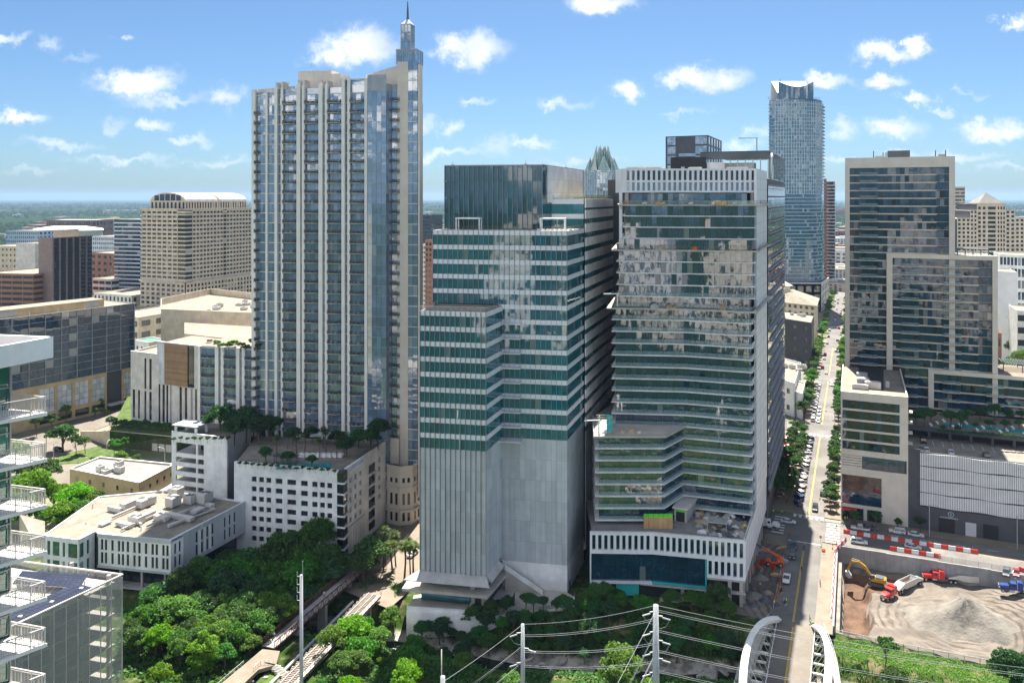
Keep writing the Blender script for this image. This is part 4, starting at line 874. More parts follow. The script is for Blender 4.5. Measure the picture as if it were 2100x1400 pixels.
 def lantern(px0,px1,z0,z1,rows):
  a,b=S(px0),S(px1);w=b-a;f0=Fr(fr.p2(a,.4),fr.p2(b,.4));f1=Fr(fr.p2(b,.4),fr.p2(b,.4-w));f2=Fr(fr.p2(a,.4-w),fr.p2(a,.4))
  MB().prism(inset([fr.p2(a,.4),fr.p2(b,.4),fr.p2(b,.4-w),fr.p2(a,.4-w)],.3),z0,z1-.1).build('lantern_core','g_frost',root)
  fh=(z1-z0)/rows;mb=MB()
  for f_ in(f0,f1,f2):
   for r_ in range(rows):
    for i in range(3):bank.add(f_,i*w/3+.12,(i+1)*w/3-.12,z0+r_*fh+.25,z0+(r_+1)*fh-.2,-.05,'g_frost',tilt=.3)
    f_.box(mb,0,w,z0+r_*fh-.1,z0+r_*fh+.15,-.2,.1)
   for i in range(4):f_.box(mb,i*w/3-.09,i*w/3+.09,z0,z1,-.2,.1)
   f_.box(mb,0,w,z1-.2,z1+.1,-.2,.12)
  mb.build('lantern_frame','metal',root,kind='stuff');return a,b,w
 a,b,w=lantern(813.5,854,150,154.7,1)
 mb=MB();
 for i in range(4):mb.bar(fr.p(a+i*w/4,152.6,.5),fr.p(a+(i+.5)*w/4,154.6,.5),.14);mb.bar(fr.p(a+(i+.5)*w/4,154.6,.5),fr.p(a+(i+1)*w/4,152.6,.5),.14)
 mb.build('lantern_braces','metalwhite',root,kind='stuff')
 a,b,w=lantern(823,843.5,154.7,162.9,3);c_=fr.p((a+b)/2,165.2,.4-w/2);mb=MB();q=[fr.p(a-.1,163,.5),fr.p(b+.1,163,.5),fr.p(b+.1,163,.3-w),fr.p(a-.1,163,.3-w)]
 mb.add(q+[c_],[(0,1,4),(1,2,4),(2,3,4),(3,0,4),(3,2,1,0)]);mb.build('spire_cap','metal',root)
 mb=MB();mb.tube([c_-Vector((0,0,.4)),c_+Vector((0,0,3)),Vector((c_.x,c_.y,171.0))],[.42,.28,.1],6);mb.build('mast','metaldark',root)
 # roofscape
 mb=MB();fr.box(mb,S(594),S(664),140,149.8,-13,-6);mb.build('penthouse','cream',root);mb=MB();fr.box(mb,S(660),S(686),140,148.4,-13,-5);mb.build('penthouse','cream',root)
 mb=MB();vs=[fr.p(S(518),140,-.4),fr.p(S(592),140,-4),fr.p(S(592),144.5,-4),fr.p(S(518),143.0,-.4),fr.p(S(518),140,-1),fr.p(S(592),140,-4.6),fr.p(S(592),144.5,-4.6),fr.p(S(518),143.0,-1)];mb.add(vs,[(0,1,2,3),(7,6,5,4),(3,2,6,7),(1,5,6,2),(0,3,7,4)]);mb.build('parapet','cream',root)
 for a in(566,578,611,622,656,669):mb=MB();fr.box(mb,S(a),S(a+4),141,145.8-abs(a-620)*.01,-3.5,.3);mb.build('pier_head','cream',root)
 mb=MB();fr.box(mb,S(700),S(755),141,145.2,-8,-.6);mb.build('upper_storey','g_360',root);mb=MB();fr.box(mb,S(699),S(756),145.2,145.7,-8.2,-.3);mb.build('roof_edge','offwhite',root)
 mb=MB();p=fr.p(S(616),149.8,-8);mb.bar(p,p+Vector((0,0,3.2)),.12);p=fr.p(S(560),144,-5)
 for x in(0,1.6,3.2):mb.bar(p+Vector((x,0,0)),p+Vector((x,0,2.2)),.12)
 mb.bar(p+Vector((0,0,2.2)),p+Vector((3.2,0,2.2)),.12);mb.bar(p,p+Vector((1.6,0,2.2)),.1);mb.build('antenna','metal',root)
 # green roof on the wing
 mb=MB();fr.box(mb,.5,S(522),53.6,54.0,-12,-1);mb.build('wing_roof','roofwhite',root)
 # rotunda base on the street
 rot=[atd(786,264),atd(795,259.5),atd(820,257.5),atd(846,258.5),atd(864,263),atd(858,275),atd(790,275)];rot=[p.xy for p in rot]
 MB().prism(inset(rot,.4),0,18.0).build('rotunda_core','dark',root)
 for k in range(4):
  f_=Fr(rot[k],rot[k+1]);n=2 if f_.L>2.6 else 1;cols=spread(.4,f_.L-.4,n,.5);rows=[(1.2,4.0),(6.5,10.2),(13.6,15.2)];mb=MB();gridwall(mb,f_,0,f_.L,0,18.6,cols,rows,-.4,0);mb.build('rotunda_wall','cream',root)
  for a,b in cols:
   for c_,d in rows:bank.add(f_,a,b,c_,d,-.3,'g_win')
  mb=MB();f_.box(mb,-.1,f_.L+.1,11.6,12.2,0,.35);f_.box(mb,-.1,f_.L+.1,18.6,19.1,-.4,.3);f_.box(mb,-.1,f_.L+.1,4.6,5.0,0,.9);mb.build('cornice','cream',root)
 mb=MB();mb.prism([atd(784,268).xy,atd(796,262).xy,atd(818,261).xy,atd(818,272).xy,atd(784,276).xy],18.6,27.0);mb.build('tower_foot','cream',root)
 bank.flush()
 # white parking podium with roof garden
 pod=thing('parking_podium','white parking podium with rows of square openings and a planted pool roof','parking garage',(-66,250,0));pb=Bank(pod,'opening',300)
 PL,PR,PE=(-83.7,239.8),(-49.7,232.0),(-41.2,261.0);fa=Fr(PL,PR);T=fa.s
 cols=[(T(a),T(b))for a,b in((516,526),(531,541),(546,556),(565,579),(589,607),(617,631),(640,651),(656,666),(671,681))];rows=sorted([(21.0-2.95*k,22.6-2.95*k)for k in range(7)])
 mb=MB();gridwall(mb,fa,0,fa.L-1.0,0,26.6,cols,rows,-.6,0);mb.build('wall','white',pod)
 for a,b in cols:
  for c_,d in rows:pb.add(fa,a,b,c_,d,-.55,'dark',tilt=0)
 MB().prism(inset([PL,PR,PE,(-86,268)],.62),0,25.6).build('core','dark',pod);MB().prism(inset([PL,PR,PE,(-86,268)],.3),25.6,26.0).build('roof_deck','roofgravel',pod)
 # corner glazed bay with ledges
 cb=[fa.p2(fa.L-1.0,.5),fa.p2(fa.L+.9,.5)];fr_=Fr(PR,PE);cc=[fa.p2(fa.L-1.2,.5),fa.p2(fa.L+.9,.55),fr_.p2(2.6,.6),fr_.p2(2.6,-.5),fa.p2(fa.L-1.2,-.5)]
 for k in range(8):
  z=.6+k*3.2;f1,f2=Fr(cc[0],cc[1]),Fr(cc[1],cc[2])
  for f_ in(f1,f2):bank2=pb.add(f_,.06,f_.L-.06,z+.25,z+2.85,-.05,'g_win')
  mb=MB();mb.prism(inset(cc,-.55),z-.1,z+.15);mb.build('ledge','white',pod)
 MB().prism(inset(cc,.2),0,26.2).build('corner_core','charcoal',pod)
 tt=[5.0,8.2,11.4];cols2=[(a,a+1.3)for a in tt]+[(24.5,26)];mb=MB();gridwall(mb,fr_,2.7,fr_.L,0,26.2,cols2,rows[2:],-.6,0);mb.build('wall','white',pod)
 for a,b in cols2:
  for c_,d in rows[2:]:pb.add(fr_,a,b,c_,d,-.5,'dark',tilt=0)
 mb=MB();fr_.box(mb,4,14,24.4,24.8,0,.8);mb.build('eyebrow','white',pod)
 for k in range(6):z=1.8+k*3.6;pb.add(fr_,17.5,21.5,z,z+2.4,.12,'g_win');mb=MB();fr_.box(mb,17.2,21.8,z-.5,z-.2,0,.7);mb.build('ledge','white',pod)
 mb=MB();fr_.box(mb,3.5,14.5,1.0,8.5,.0,.22);mb.build('louvre_panel','metal',pod)
 for k in range(10):mb=MB();fr_.box(mb,3.7+k*1.08,4.4+k*1.08,1.4,8.1,.22,.34);mb.build('louvre','sidegrey',pod)
 # pool terrace furnishing
 mb=MB();mb.prism([at(565,962,26).xy,at(680,960,26).xy,at(680,950,26).xy,at(575,950,26).xy],26.0,26.12);mb.build('pool','pool',pod)
 for k in range(3):
  p=at(572+k*15,950,26);mb=MB()
  for x in(-1.1,1.1):
   for y in(-1,1):mb.bar(p+Vector((x,y,0)),p+Vector((x,y,2.4)),.14)
  mb.box(p+Vector((0,0,2.45)),(2.8,2.5,.18),GROT);mb.build('cabana','metaldark',pod)
 for k in range(8):p=at(620+k*11,936,26);mb=MB();mb.box(p+Vector((0,0,.5)),(2.2,1.4,1.0),GROT);mb.build('planter','white',pod)
 mb=MB();f_=Fr(at(635,915,26).xy,at(722,912,26).xy);f_.box(mb,0,f_.L,29,29.3,-4,0);mb.build('canopy','metal',pod)
 railing(pod,[PL,PR,PE],26.6,.9,'metaldark','railing',1.2)
 # left wing with parking slots
 LA,LB=(-112.,262.),(-91.2,255.);fl=Fr(LA,LB);T=fl.s;cols=[(T(361),T(402)),(T(405.5),T(418))];rows=[(10.2-3.1,11.9-3.1),(10.2,11.9),(13.3,15.0),(16.4,18.1),(19.4,21.1),(22.4,25.8)]
 mb=MB();gridwall(mb,fl,0,fl.L,0,29.2,cols,rows,-.5,0);mb.build('wall','white',pod);f2=Fr(LB,(LB[0]+3.0,LB[1]+14));mb=MB();f2.box(mb,0,f2.L,0,29.2,-.5,0);mb.build('wall','sidegrey',pod)
 q=inset([LA,LB,(-88,272),(-108,276)],.52)
 for c_,d in rows:mb=MB();mb.prism(q,c_-.9,c_-.55);mb.build('parking_floor','concrete',pod)
 MB().prism(inset(q,6),0,28).build('core','dark',pod);mb=MB();mb.prism(q,27.8,28.2);mb.build('roof_deck','roofgravel',pod)
 mb=MB();p=[fl.p2(1,-1),fl.p2(9,-1),fl.p2(9,-6),fl.p2(1,-6)]
 for x in p:mb.bar((x[0],x[1],28.2),(x[0],x[1],31),.8)
 mb.build('pergola_post','white',pod);mb=MB();mb.prism(inset(p,-1),31,31.35);mb.build('pergola_roof','metal',pod)
 pb.flush()
spire_tower()
# -------------------------- apartment tower on the right with stepped frames, block and garage
def right_tower():
 root=thing('apartment_tower','dark glass apartment tower in beige frames stepping down to the right','tower',(150,310,0));bank=Bank(root,'window_pane',300)
 fr=Fr((129.2,309),(163.6,294.2));S=fr.s;FH=3.05;zb=41.8;bal=Bank(root,'balustrade_panel',250)
 bk=GD
 def corepoly(a,b,k):p,q=Vector(fr.p2(a,-.5)),Vector(fr.p2(b,-.5));return[p,q,q+bk*k,p+bk*k]
 MB().prism(corepoly(.3,S(1956),24),0,120.6,top=1).build('core',['charcoal','roofgrey'],root);MB().prism(corepoly(S(1820),S(2043),22),0,84.3,top=1).build('core',['charcoal','roofgrey'],root);MB().prism(corepoly(S(1905),S(2240),20),20,41.4,top=1).build('core',['charcoal','roofgrey'],root)
 def frame(a,b,z0,z1,wl,wr,ht,o):
  mb=MB();fr.box(mb,S(a),S(a+wl),z0,z1-ht,-.5,o);mb.build('frame_post','cream',root)
  mb=MB();fr.box(mb,S(a),S(b),z1-ht,z1,-.5,o);mb.build('frame_beam','cream',root)
  if wr:mb=MB();fr.box(mb,S(b-wr),S(b),z0,z1-ht,-.5,o);mb.build('frame_post','cream',root)
  mb=MB();z=z0
  while z<z1:
   fr.box(mb,S(a),S(a+wl),z,z+.05,o,o+.02)
   if wr:fr.box(mb,S(b-wr),S(b),z,z+.05,o,o+.02)
   z+=FH
  mb.build('panel_joints','concrete',root,kind='stuff')
 frame(1733,1958,27,121.2,9.5,12,3.9,.9);frame(1818,2045,27,84.8,12,11,1.6,1.6);frame(1903,2240,27.6,42.2,11,0,1.4,2.4)
 def zone(a,b,z0,z1,bals,o,fh=FH,bandto=None,top_tall=0):
  t0,t1=S(a),S(b);n=round((t1-t0)/1.5);w=(t1-t0)/n;nz=round((z1-z0)/fh);fh=(z1-z0)/nz
  for k in range(nz):
   z=z0+k*fh
   for i in range(n):bank.add(fr,t0+i*w+.02,t0+(i+1)*w-.02,z+.42,z+fh-.02,o-.25,'g_north' if(i+k*3)%7 else 'g_dark',tilt=.5)
   segs=[];x=t0;tb=S(bandto)if bandto else t1
   for(p,q)in bals:
    segs.append((x,S(p)));x=S(q)
   segs.append((x,tb));mb=MB()
   for p,q in segs:
    if q>p:fr.box(mb,p,q,z-.08,z+.42,o-.35,o+.12)
   if bandto:fr.box(mb,tb,t1,z+.22,z+.36,o-.35,o+.02)
   mb.build('spandrel','beige',root)
   for(p,q)in bals:
    mb=MB();fr.box(mb,S(p),S(q),z-.02,z+.2,o-.3,o+1.5);mb.build('balcony_slab','beige',root);bal.add(fr,S(p),S(q),z+.2,z+1.25,o+1.45,'balustrade',depth=.04,tilt=0)
 zone(1742.5,1946,84.8,117.3,[(1763,1799)],0,bandto=1921);zone(1742.5,1818,41.8,84.8,[(1763,1799)],0);zone(1830,2034,42.2,83.2,[(1847,1884),(1934,1971)],.6,bandto=2007);zone(1855,1903,27.6,42.2,[(1856,1882)],.3,3.4);zone(1914,2230,27.6,40.8,[(1932,1968),(2020,2057)],1.4,3.4)
 mb=MB();fr.box(mb,S(1822),S(1868),121,124,-14,-5);mb.build('penthouse','metaldark',root);mb=MB();fr.box(mb,S(1795),S(1821),121,122,-12,-4);mb.build('rooftop_unit','metal',root);mb=MB();fr.box(mb,S(1928),S(1942),121,122.4,-10,-6);mb.build('rooftop_unit','metal',root)
 for px,h in((1812,2.4),(1818,2.4),(1921,2.8),(1942,2.8),(1792,3)):p=fr.p(S(px),121,-5);mb=MB();mb.bar(p,p+Vector((0,0,h)),.25);mb.build('flue','metaldark',root)
 # roof terraces on the steps
 mb=MB();fr.box(mb,S(1962),S(2030),86.8,87.1,-7,-1.5)
 for px in(1964,1980,1996,2012,2028):fr.box(mb,S(px),S(px)+.3,84.8,86.8,-1.9,-1.6)
 mb.build('pergola','metaldark',root);railing(root,[fr.p2(S(1960),1.2),fr.p2(S(2044),1.2)],84.8,1.2,'greenroof','railing',1.2)
 mb=MB();fr.box(mb,S(2046),S(2240),41.9,42.3,-18,2);mb.build('terrace','sidewalk',root)
 for k in range(14):mb=MB();fr.box(mb,S(2062)+k*.9,S(2062)+k*.9+.35,45,45.2,-16,-5);mb.build('pergola_slat','metaldark',root)
 mb=MB();[fr.box(mb,S(2062)+x,S(2062)+x+.3,42.3,45,-o,-o+.3)for x in(0,6,12)for o in(5.5,15.5)];mb.build('pergola_post','metaldark',root)
 bank.flush();bal.flush()
 # seven storey block on the corner
 blk=thing('corner_block','beige framed corner block with ribbon windows and a tall street window','building',(118,262,0));bb=Bank(blk,'window_pane',250)
 A,B=(109.,264.),(127.4,256.1);f=Fr(A,B);T=f.s;C_,D_=(Vector(B)+GD*46),(Vector(A)+GD*46)
 MB().prism(inset([A,B,C_,D_],.4),0,40.8).build('core','charcoal',blk);mb=MB();mb.prism(inset([A,B,C_,D_],.35),40.8,41.2);mb.build('roof','roofwhite',blk)
 mb=MB();f.box(mb,0,f.L,39.2,41.9,-.4,.1);f.box(mb,T(1845),f.L,22.4,39.2,-.4,.1);f.box(mb,0,.5,22.4,39.2,-.4,.1);f.box(mb,0,f.L,21.2,22.4,-.4,.14);mb.build('frame','cream',blk)
 zz=[22.4+3.36*i for i in range(6)];t1=T(1845);n=13;w=(t1-.5)/n
 for k in range(5):
  for i in range(n):bb.add(f,.5+i*w+.02,.5+(i+1)*w-.02,zz[k]+.6,zz[k+1]-.02,-.2,'g_dark' if i%4 else 'g_north',tilt=.5)
  mb=MB();f.box(mb,.5,t1,zz[k]-.05,zz[k]+.6,-.35,.05);mb.build('spandrel','cream',blk)
 for k in range(5):mb=MB();f.box(mb,0,T(1768),17.0+k*.85,17.65+k*.85,-.3,.06);mb.build('louvre','cream',blk)
 for i in range(8):bb.add(f,T(1769)+i*1.55,T(1769)+i*1.55+1.5,17.2,19.0,-.2,'g_north');bb.add(f,T(1769)+i*1.55,T(1769)+i*1.55+1.5,19.05,21.1,-.2,'g_north')
 mb=MB();f.box(mb,0,f.L,16.0,17.0,-.4,.15);f.box(mb,T(1808),f.L,0,14.6,-.4,.1);f.box(mb,0,T(1808),3.9,5.0,-.4,.12);f.box(mb,0,f.L,14.6,16.0,-.4,.1);f.box(mb,0,.4,5,14.6,-.4,.1);mb.build('stone_wall','cream',blk)
 w=(T(1808)-.4)/6
 for i in range(6):
  for k in range(4):bb.add(f,.4+i*w+.03,.4+(i+1)*w-.03,5.05+k*2.38,5.05+(k+1)*2.38-.05,-.3,'g_brown' if k>1 else 'g_north',tilt=.5)
 for a,b,mt in((0.2,2.6,'g_dark'),(3,T(1768),'g_dark'),(T(1771),T(1778),'cream'),(T(1782),T(1803),'g_dark')):mb=MB();f.box(mb,a,b,0,3.8,-.3,-.1 if mt!='cream' else 0);mb.build('shopfront',mt,blk)
 mb=MB();f.box(mb,.3,T(1758),3.1,3.7,0,1.1);mb.build('awning','cloth_red',blk)
 fl=Fr(D_,A);punched(bb,blk,fl,0,fl.L,0,41.9,12,11,.6,.5,'cream','g_dark')
 fr2=Fr(B,C_);mb=MB();fr2.box(mb,0,fr2.L,0,41.9,-.4,0);mb.build('side_wall','cream',blk)
 for k in range(5):mb=MB();fr2.box(mb,1,4,23+3.36*k,23.3+3.36*k,0,1.4);mb.build('balcony_slab','beige',blk)
 mb=MB();q=[at(1758,798,41.2),at(1812,800,41.2),at(1812,752,41.2),at(1762,750,41.2)];mb.prism([p.xy for p in q],41.2,41.3);mb.build('plant_pit','dark',blk)
 for px,py,w_,d_,h_ in((1790,796,5,2.4,2.2),(1770,786,4,3,1.8),(1768,774,3.6,3,1.6),(1820,794,1.2,1.6,1.8),(1764,797,5,1.5,1.4)):p=at(px,py,41.3);mb=MB();mb.box(p+Vector((0,0,h_/2)),(w_,d_,h_),GROT);mb.box(p+Vector((0,0,h_+.1)),(w_*.8,d_*.8,.2),GROT);mb.build('rooftop_unit',random.choice(['metalwhite','metaldark','metal']),blk)
 bb.flush()
 # garage with silver screens
 gar=thing('parking_garage','navy parking garage with wavy silver screens and an open roof deck','parking garage',(150,255,0));f=Fr(B,G2(90,51.9));L_=f.L
 S2=f.s;ts=S2(1887);p=lambda t,k:Vector(f.p2(t,0))+GD*k
 MB().prism([p(.1,.4),p(L_,.4),p(L_,45),p(.1,45)],0,23.2).build('core','charcoal',gar)
 mb=MB();f.box(mb,0,L_,0,7.4,-.4,.05);f.box(mb,0,ts,7.4,25.5,-.4,.0);mb.build('navy_wall','charcoal',gar)
 for k in range(4):
  z0=7.9+k*4.25
  for i in range(10):
   t0=ts+i*(L_-ts)/10;t1=ts+(i+1)*(L_-ts)/10;mb=MB();m_=12
   for j in range(m_):
    a,b=t0+(t1-t0)*j/m_,t0+(t1-t0)*(j+.72)/m_;oo=.5+.18*math.sin(a*.55+k);f.box(mb,a,b,z0+.12*math.sin(a*.4+k),z0+3.95+.12*math.sin(a*.4+k),.2,oo)
   mb.build('screen_panel','bandgrey',gar)
 mb=MB();mb.prism([p(ts-3,.2),p(L_,.2),p(L_,45),p(ts-3,45)],23.2,23.6);mb.build('roof_deck','roofgravel',gar);mb=MB();f.box(mb,ts,L_,23.6,24.9,-.3,.1);mb.build('deck_parapet','charcoal',gar)
 for k in range(14):mb=MB();a=ts+2+k*2.9;mb.prism([p(a,13),p(a+.13,13),p(a+.13,19),p(a,19)],23.6,23.61);mb.build('bay_line','paint_white',gar)
 # covered parking under the garden terrace
 fg=Fr(p(S2(1880)-1.5,20),p(L_,20));mb=MB();fg.box(mb,0,fg.L,26.3,27.7,-.5,.3)
 for k in range(8):fg.box(mb,k*6.2,k*6.2+.8,23.6,26.3,-.7,0)
 mb.build('terrace_edge','charcoal',gar);MB().prism([p(S2(1880)-1.5,24),p(L_,24),p(L_,45),p(S2(1880)-1.5,45)],23.7,26.4).build('covered_parking','dark',gar);mb=MB();mb.prism([p(ts-4,20.6),p(L_,20.6),p(L_,45),p(ts-4,45)],26.6,27.4);mb.build('garden_terrace','sidewalk',gar)
 for a,b,nm,mt in((S2(1925),S2(1958),'garage_entrance','dark'),(S2(1980),S2(2002),'roller_door','panelgrey'),(S2(2016),S2(2048),'garage_entrance','dark')):mb=MB();f.box(mb,a,b,.2,4.6 if mt=='dark' else 4.4,.05,.12);mb.build(nm,mt,gar)
 mb=MB();pc=f.p(S2(1950),6.1,.1)
 for k in range(16):a=k*math.pi/8;mb.bar(pc+Vector((f.u.x*.75*math.cos(a),f.u.y*.75*math.cos(a),.75*math.sin(a))),pc+Vector((f.u.x*.75*math.cos(a+.4),f.u.y*.75*math.cos(a+.4),.75*math.sin(a+.4))),.16)
 mb.bar(pc+Vector((0,0,-.4)),pc+Vector((0,0,.4)),.2);mb.build('parking_sign','skyblue',gar)
 for k in range(12):mb=MB();f.box(mb,S2(1928)+k*.42,S2(1928)+k*.42+.26,4.75,5.15,.05,.15);mb.build('sign_letter','metal',gar)
 mb=MB();mb.prism([p(ts+9,26),p(L_-4,26),p(L_-4,30),p(ts+9,30)],27.4,27.5);mb.build('pool','pool',gar)
 for k in range(14):q=p(ts+5+k*2.3,23.6+(k%3)*3.6);mb=MB();mb.box((q.x,q.y,27.7),(.7,1.9,.3),GROT);mb.box((q.x,q.y+.8,27.95),(.7,.3,.5),GROT);mb.build('sun_lounger','white',gar)
right_tower()
# -------------------------- generic building with punched windows on its visible faces
def blockb(name,label,cat,A,B,dv,z1,nf,nr,ns,wall,gl,roof='roofgravel',fx=.6,fz=.5,sides='R',limit=60,z0=0.0,base=0.0,group=None,par=.8,kit=0):
 A,B,dv=Vector(A),Vector(B),Vector(dv);root=thing(name,label,cat,((A.x+B.x)/2,(A.y+B.y)/2,z0),0,group);bank=Bank(root,'window',limit)
 C_,D_=B+dv,A+dv;MB().prism(inset([A,B,C_,D_],.38),z0,z1-par).build('core','charcoal',root);mb=MB();mb.prism(inset([A,B,C_,D_],.3),z1-par,z1-par+.2);mb.build('roof',roof,root)
 todo=[(Fr(A,B),nf)]
 if 'R' in sides:todo.append((Fr(B,C_),ns))
 if 'L' in sides:todo.append((Fr(D_,A),ns))
 for f_,n in todo:punched(bank,root,f_,0,f_.L,z0,z1,n,nr,fx,fz,wall,gl,rows=spread(z0+base,z1-par,nr,fz))
 for f_ in([Fr(C_,D_)]+([Fr(D_,A)]if 'L' not in sides else[])+([Fr(B,C_)]if 'R' not in sides else[])):mb=MB();f_.box(mb,0,f_.L,z0,z1,-.35,0);mb.build('rear_wall',wall,root)
 bank.flush()
 if kit:c=(A+C_)/2;roof_kit(root,c.x,c.y,z1-par+.2,(B-A).length*.6,dv.length*.6,math.atan2((B-A).y,(B-A).x),kit,int(abs(A.x)))
 return root
def xy(px,D):return Vector(((px-CX)*D/F,D))
# -------------------------- blue glass block with tan base
def blue_block():
 root=thing('office_block','dark blue glass office block over a tan stone base with tall frosted windows','office block',(-215,370,0));bank=Bank(root,'window_pane',290)
 dr=Vector((.528,.849));B=Vector((-193.,407.));A=B-dr*96;pn=Vector((-.849,.528));f=Fr(A,B);S=f.s
 MB().prism(inset([A,B,B+pn*45,A+pn*45],.4),0,51.2).build('core','charcoal',root);mb=MB();mb.prism(inset([A,B,B+pn*45,A+pn*45],.3),51.2,51.5);mb.build('roof','roofwhite',root)
 n=26;w=f.L/n;zs=[19.5+3.62*i for i in range(10)]
 for z0,z1 in zip(zs[:-1],zs[1:]):
  for i in range(n):bank.add(f,i*w+.04,(i+1)*w-.04,z0+.06,z1-.06,-.2,'g_blue',tilt=.5)
 mb=MB()
 for z in zs:f.box(mb,0,f.L+.6,z-.08,z+.08,-.2,.3)
 for i in range(0,n+1,2):f.box(mb,i*w-.1,i*w+.1,19.5,52,-.2,.25)
 mb.build('mullions','metal',root,kind='stuff')
 wins=[(80,112),(117,147),(153,182),(188,215),(253,269)];cols=[(S(a),S(b))for a,b in wins];mb=MB();gridwall(mb,f,S(55),S(218),0,19.4,cols[:4],[(1.2,4.6),(6.2,17.6)],-.4,.5);gridwall(mb,f,S(250),f.L,0,19.4,cols[4:],[(1.2,4.6),(6.2,17.6)],-.4,.5);mb.build('stone_base','tan',root)
 for a,b in cols:
  for i in range(3):
   for k in range(4):ww=(b-a)/3;bank.add(f,a+i*ww+.08,a+(i+1)*ww-.08,6.2+k*2.85+.08,6.2+(k+1)*2.85-.08,-.1,'g_frosted',tilt=.2)
  bank.add(f,a,b,1.2,4.6,-.2,'g_win')
 for k in range(6):bank.add(f,S(218)+.1,S(250)-.1,4+k*2.6,6.5+k*2.6,-.5,'g_blue')
 mb=MB();f.box(mb,0,S(55),0,19.4,-.4,.3);mb.build('stone_base','tan',root);mb=MB();f.box(mb,S(218),S(262),3.2,3.9,0,3.5);mb.build('canopy','metalwhite',root)
 q=[f.p2(2,-6),f.p2(f.L-13,-5),f.p2(f.L-13,-16),f.p2(2,-20)];mb=MB();mb.prism(q,51.4,55.2,top=1);mb.build('penthouse',['tan','roofwhite'],root)
 f2=Fr(q[0],q[1]);
 for a,b in((8,40),(f2.L-9,f2.L-3)):mb=MB();f2.box(mb,a,b,52.2,54.4,0,.1);mb.build('louvre_panel','metal',root)
 for k in range(5):p=f.p(20+k*13,51.5,-3);mb=MB();mb.bar(p,p+Vector((0,0,2.2)),.2);mb.build('vent_pipe','metalwhite',root)
 bank.flush()
blue_block()
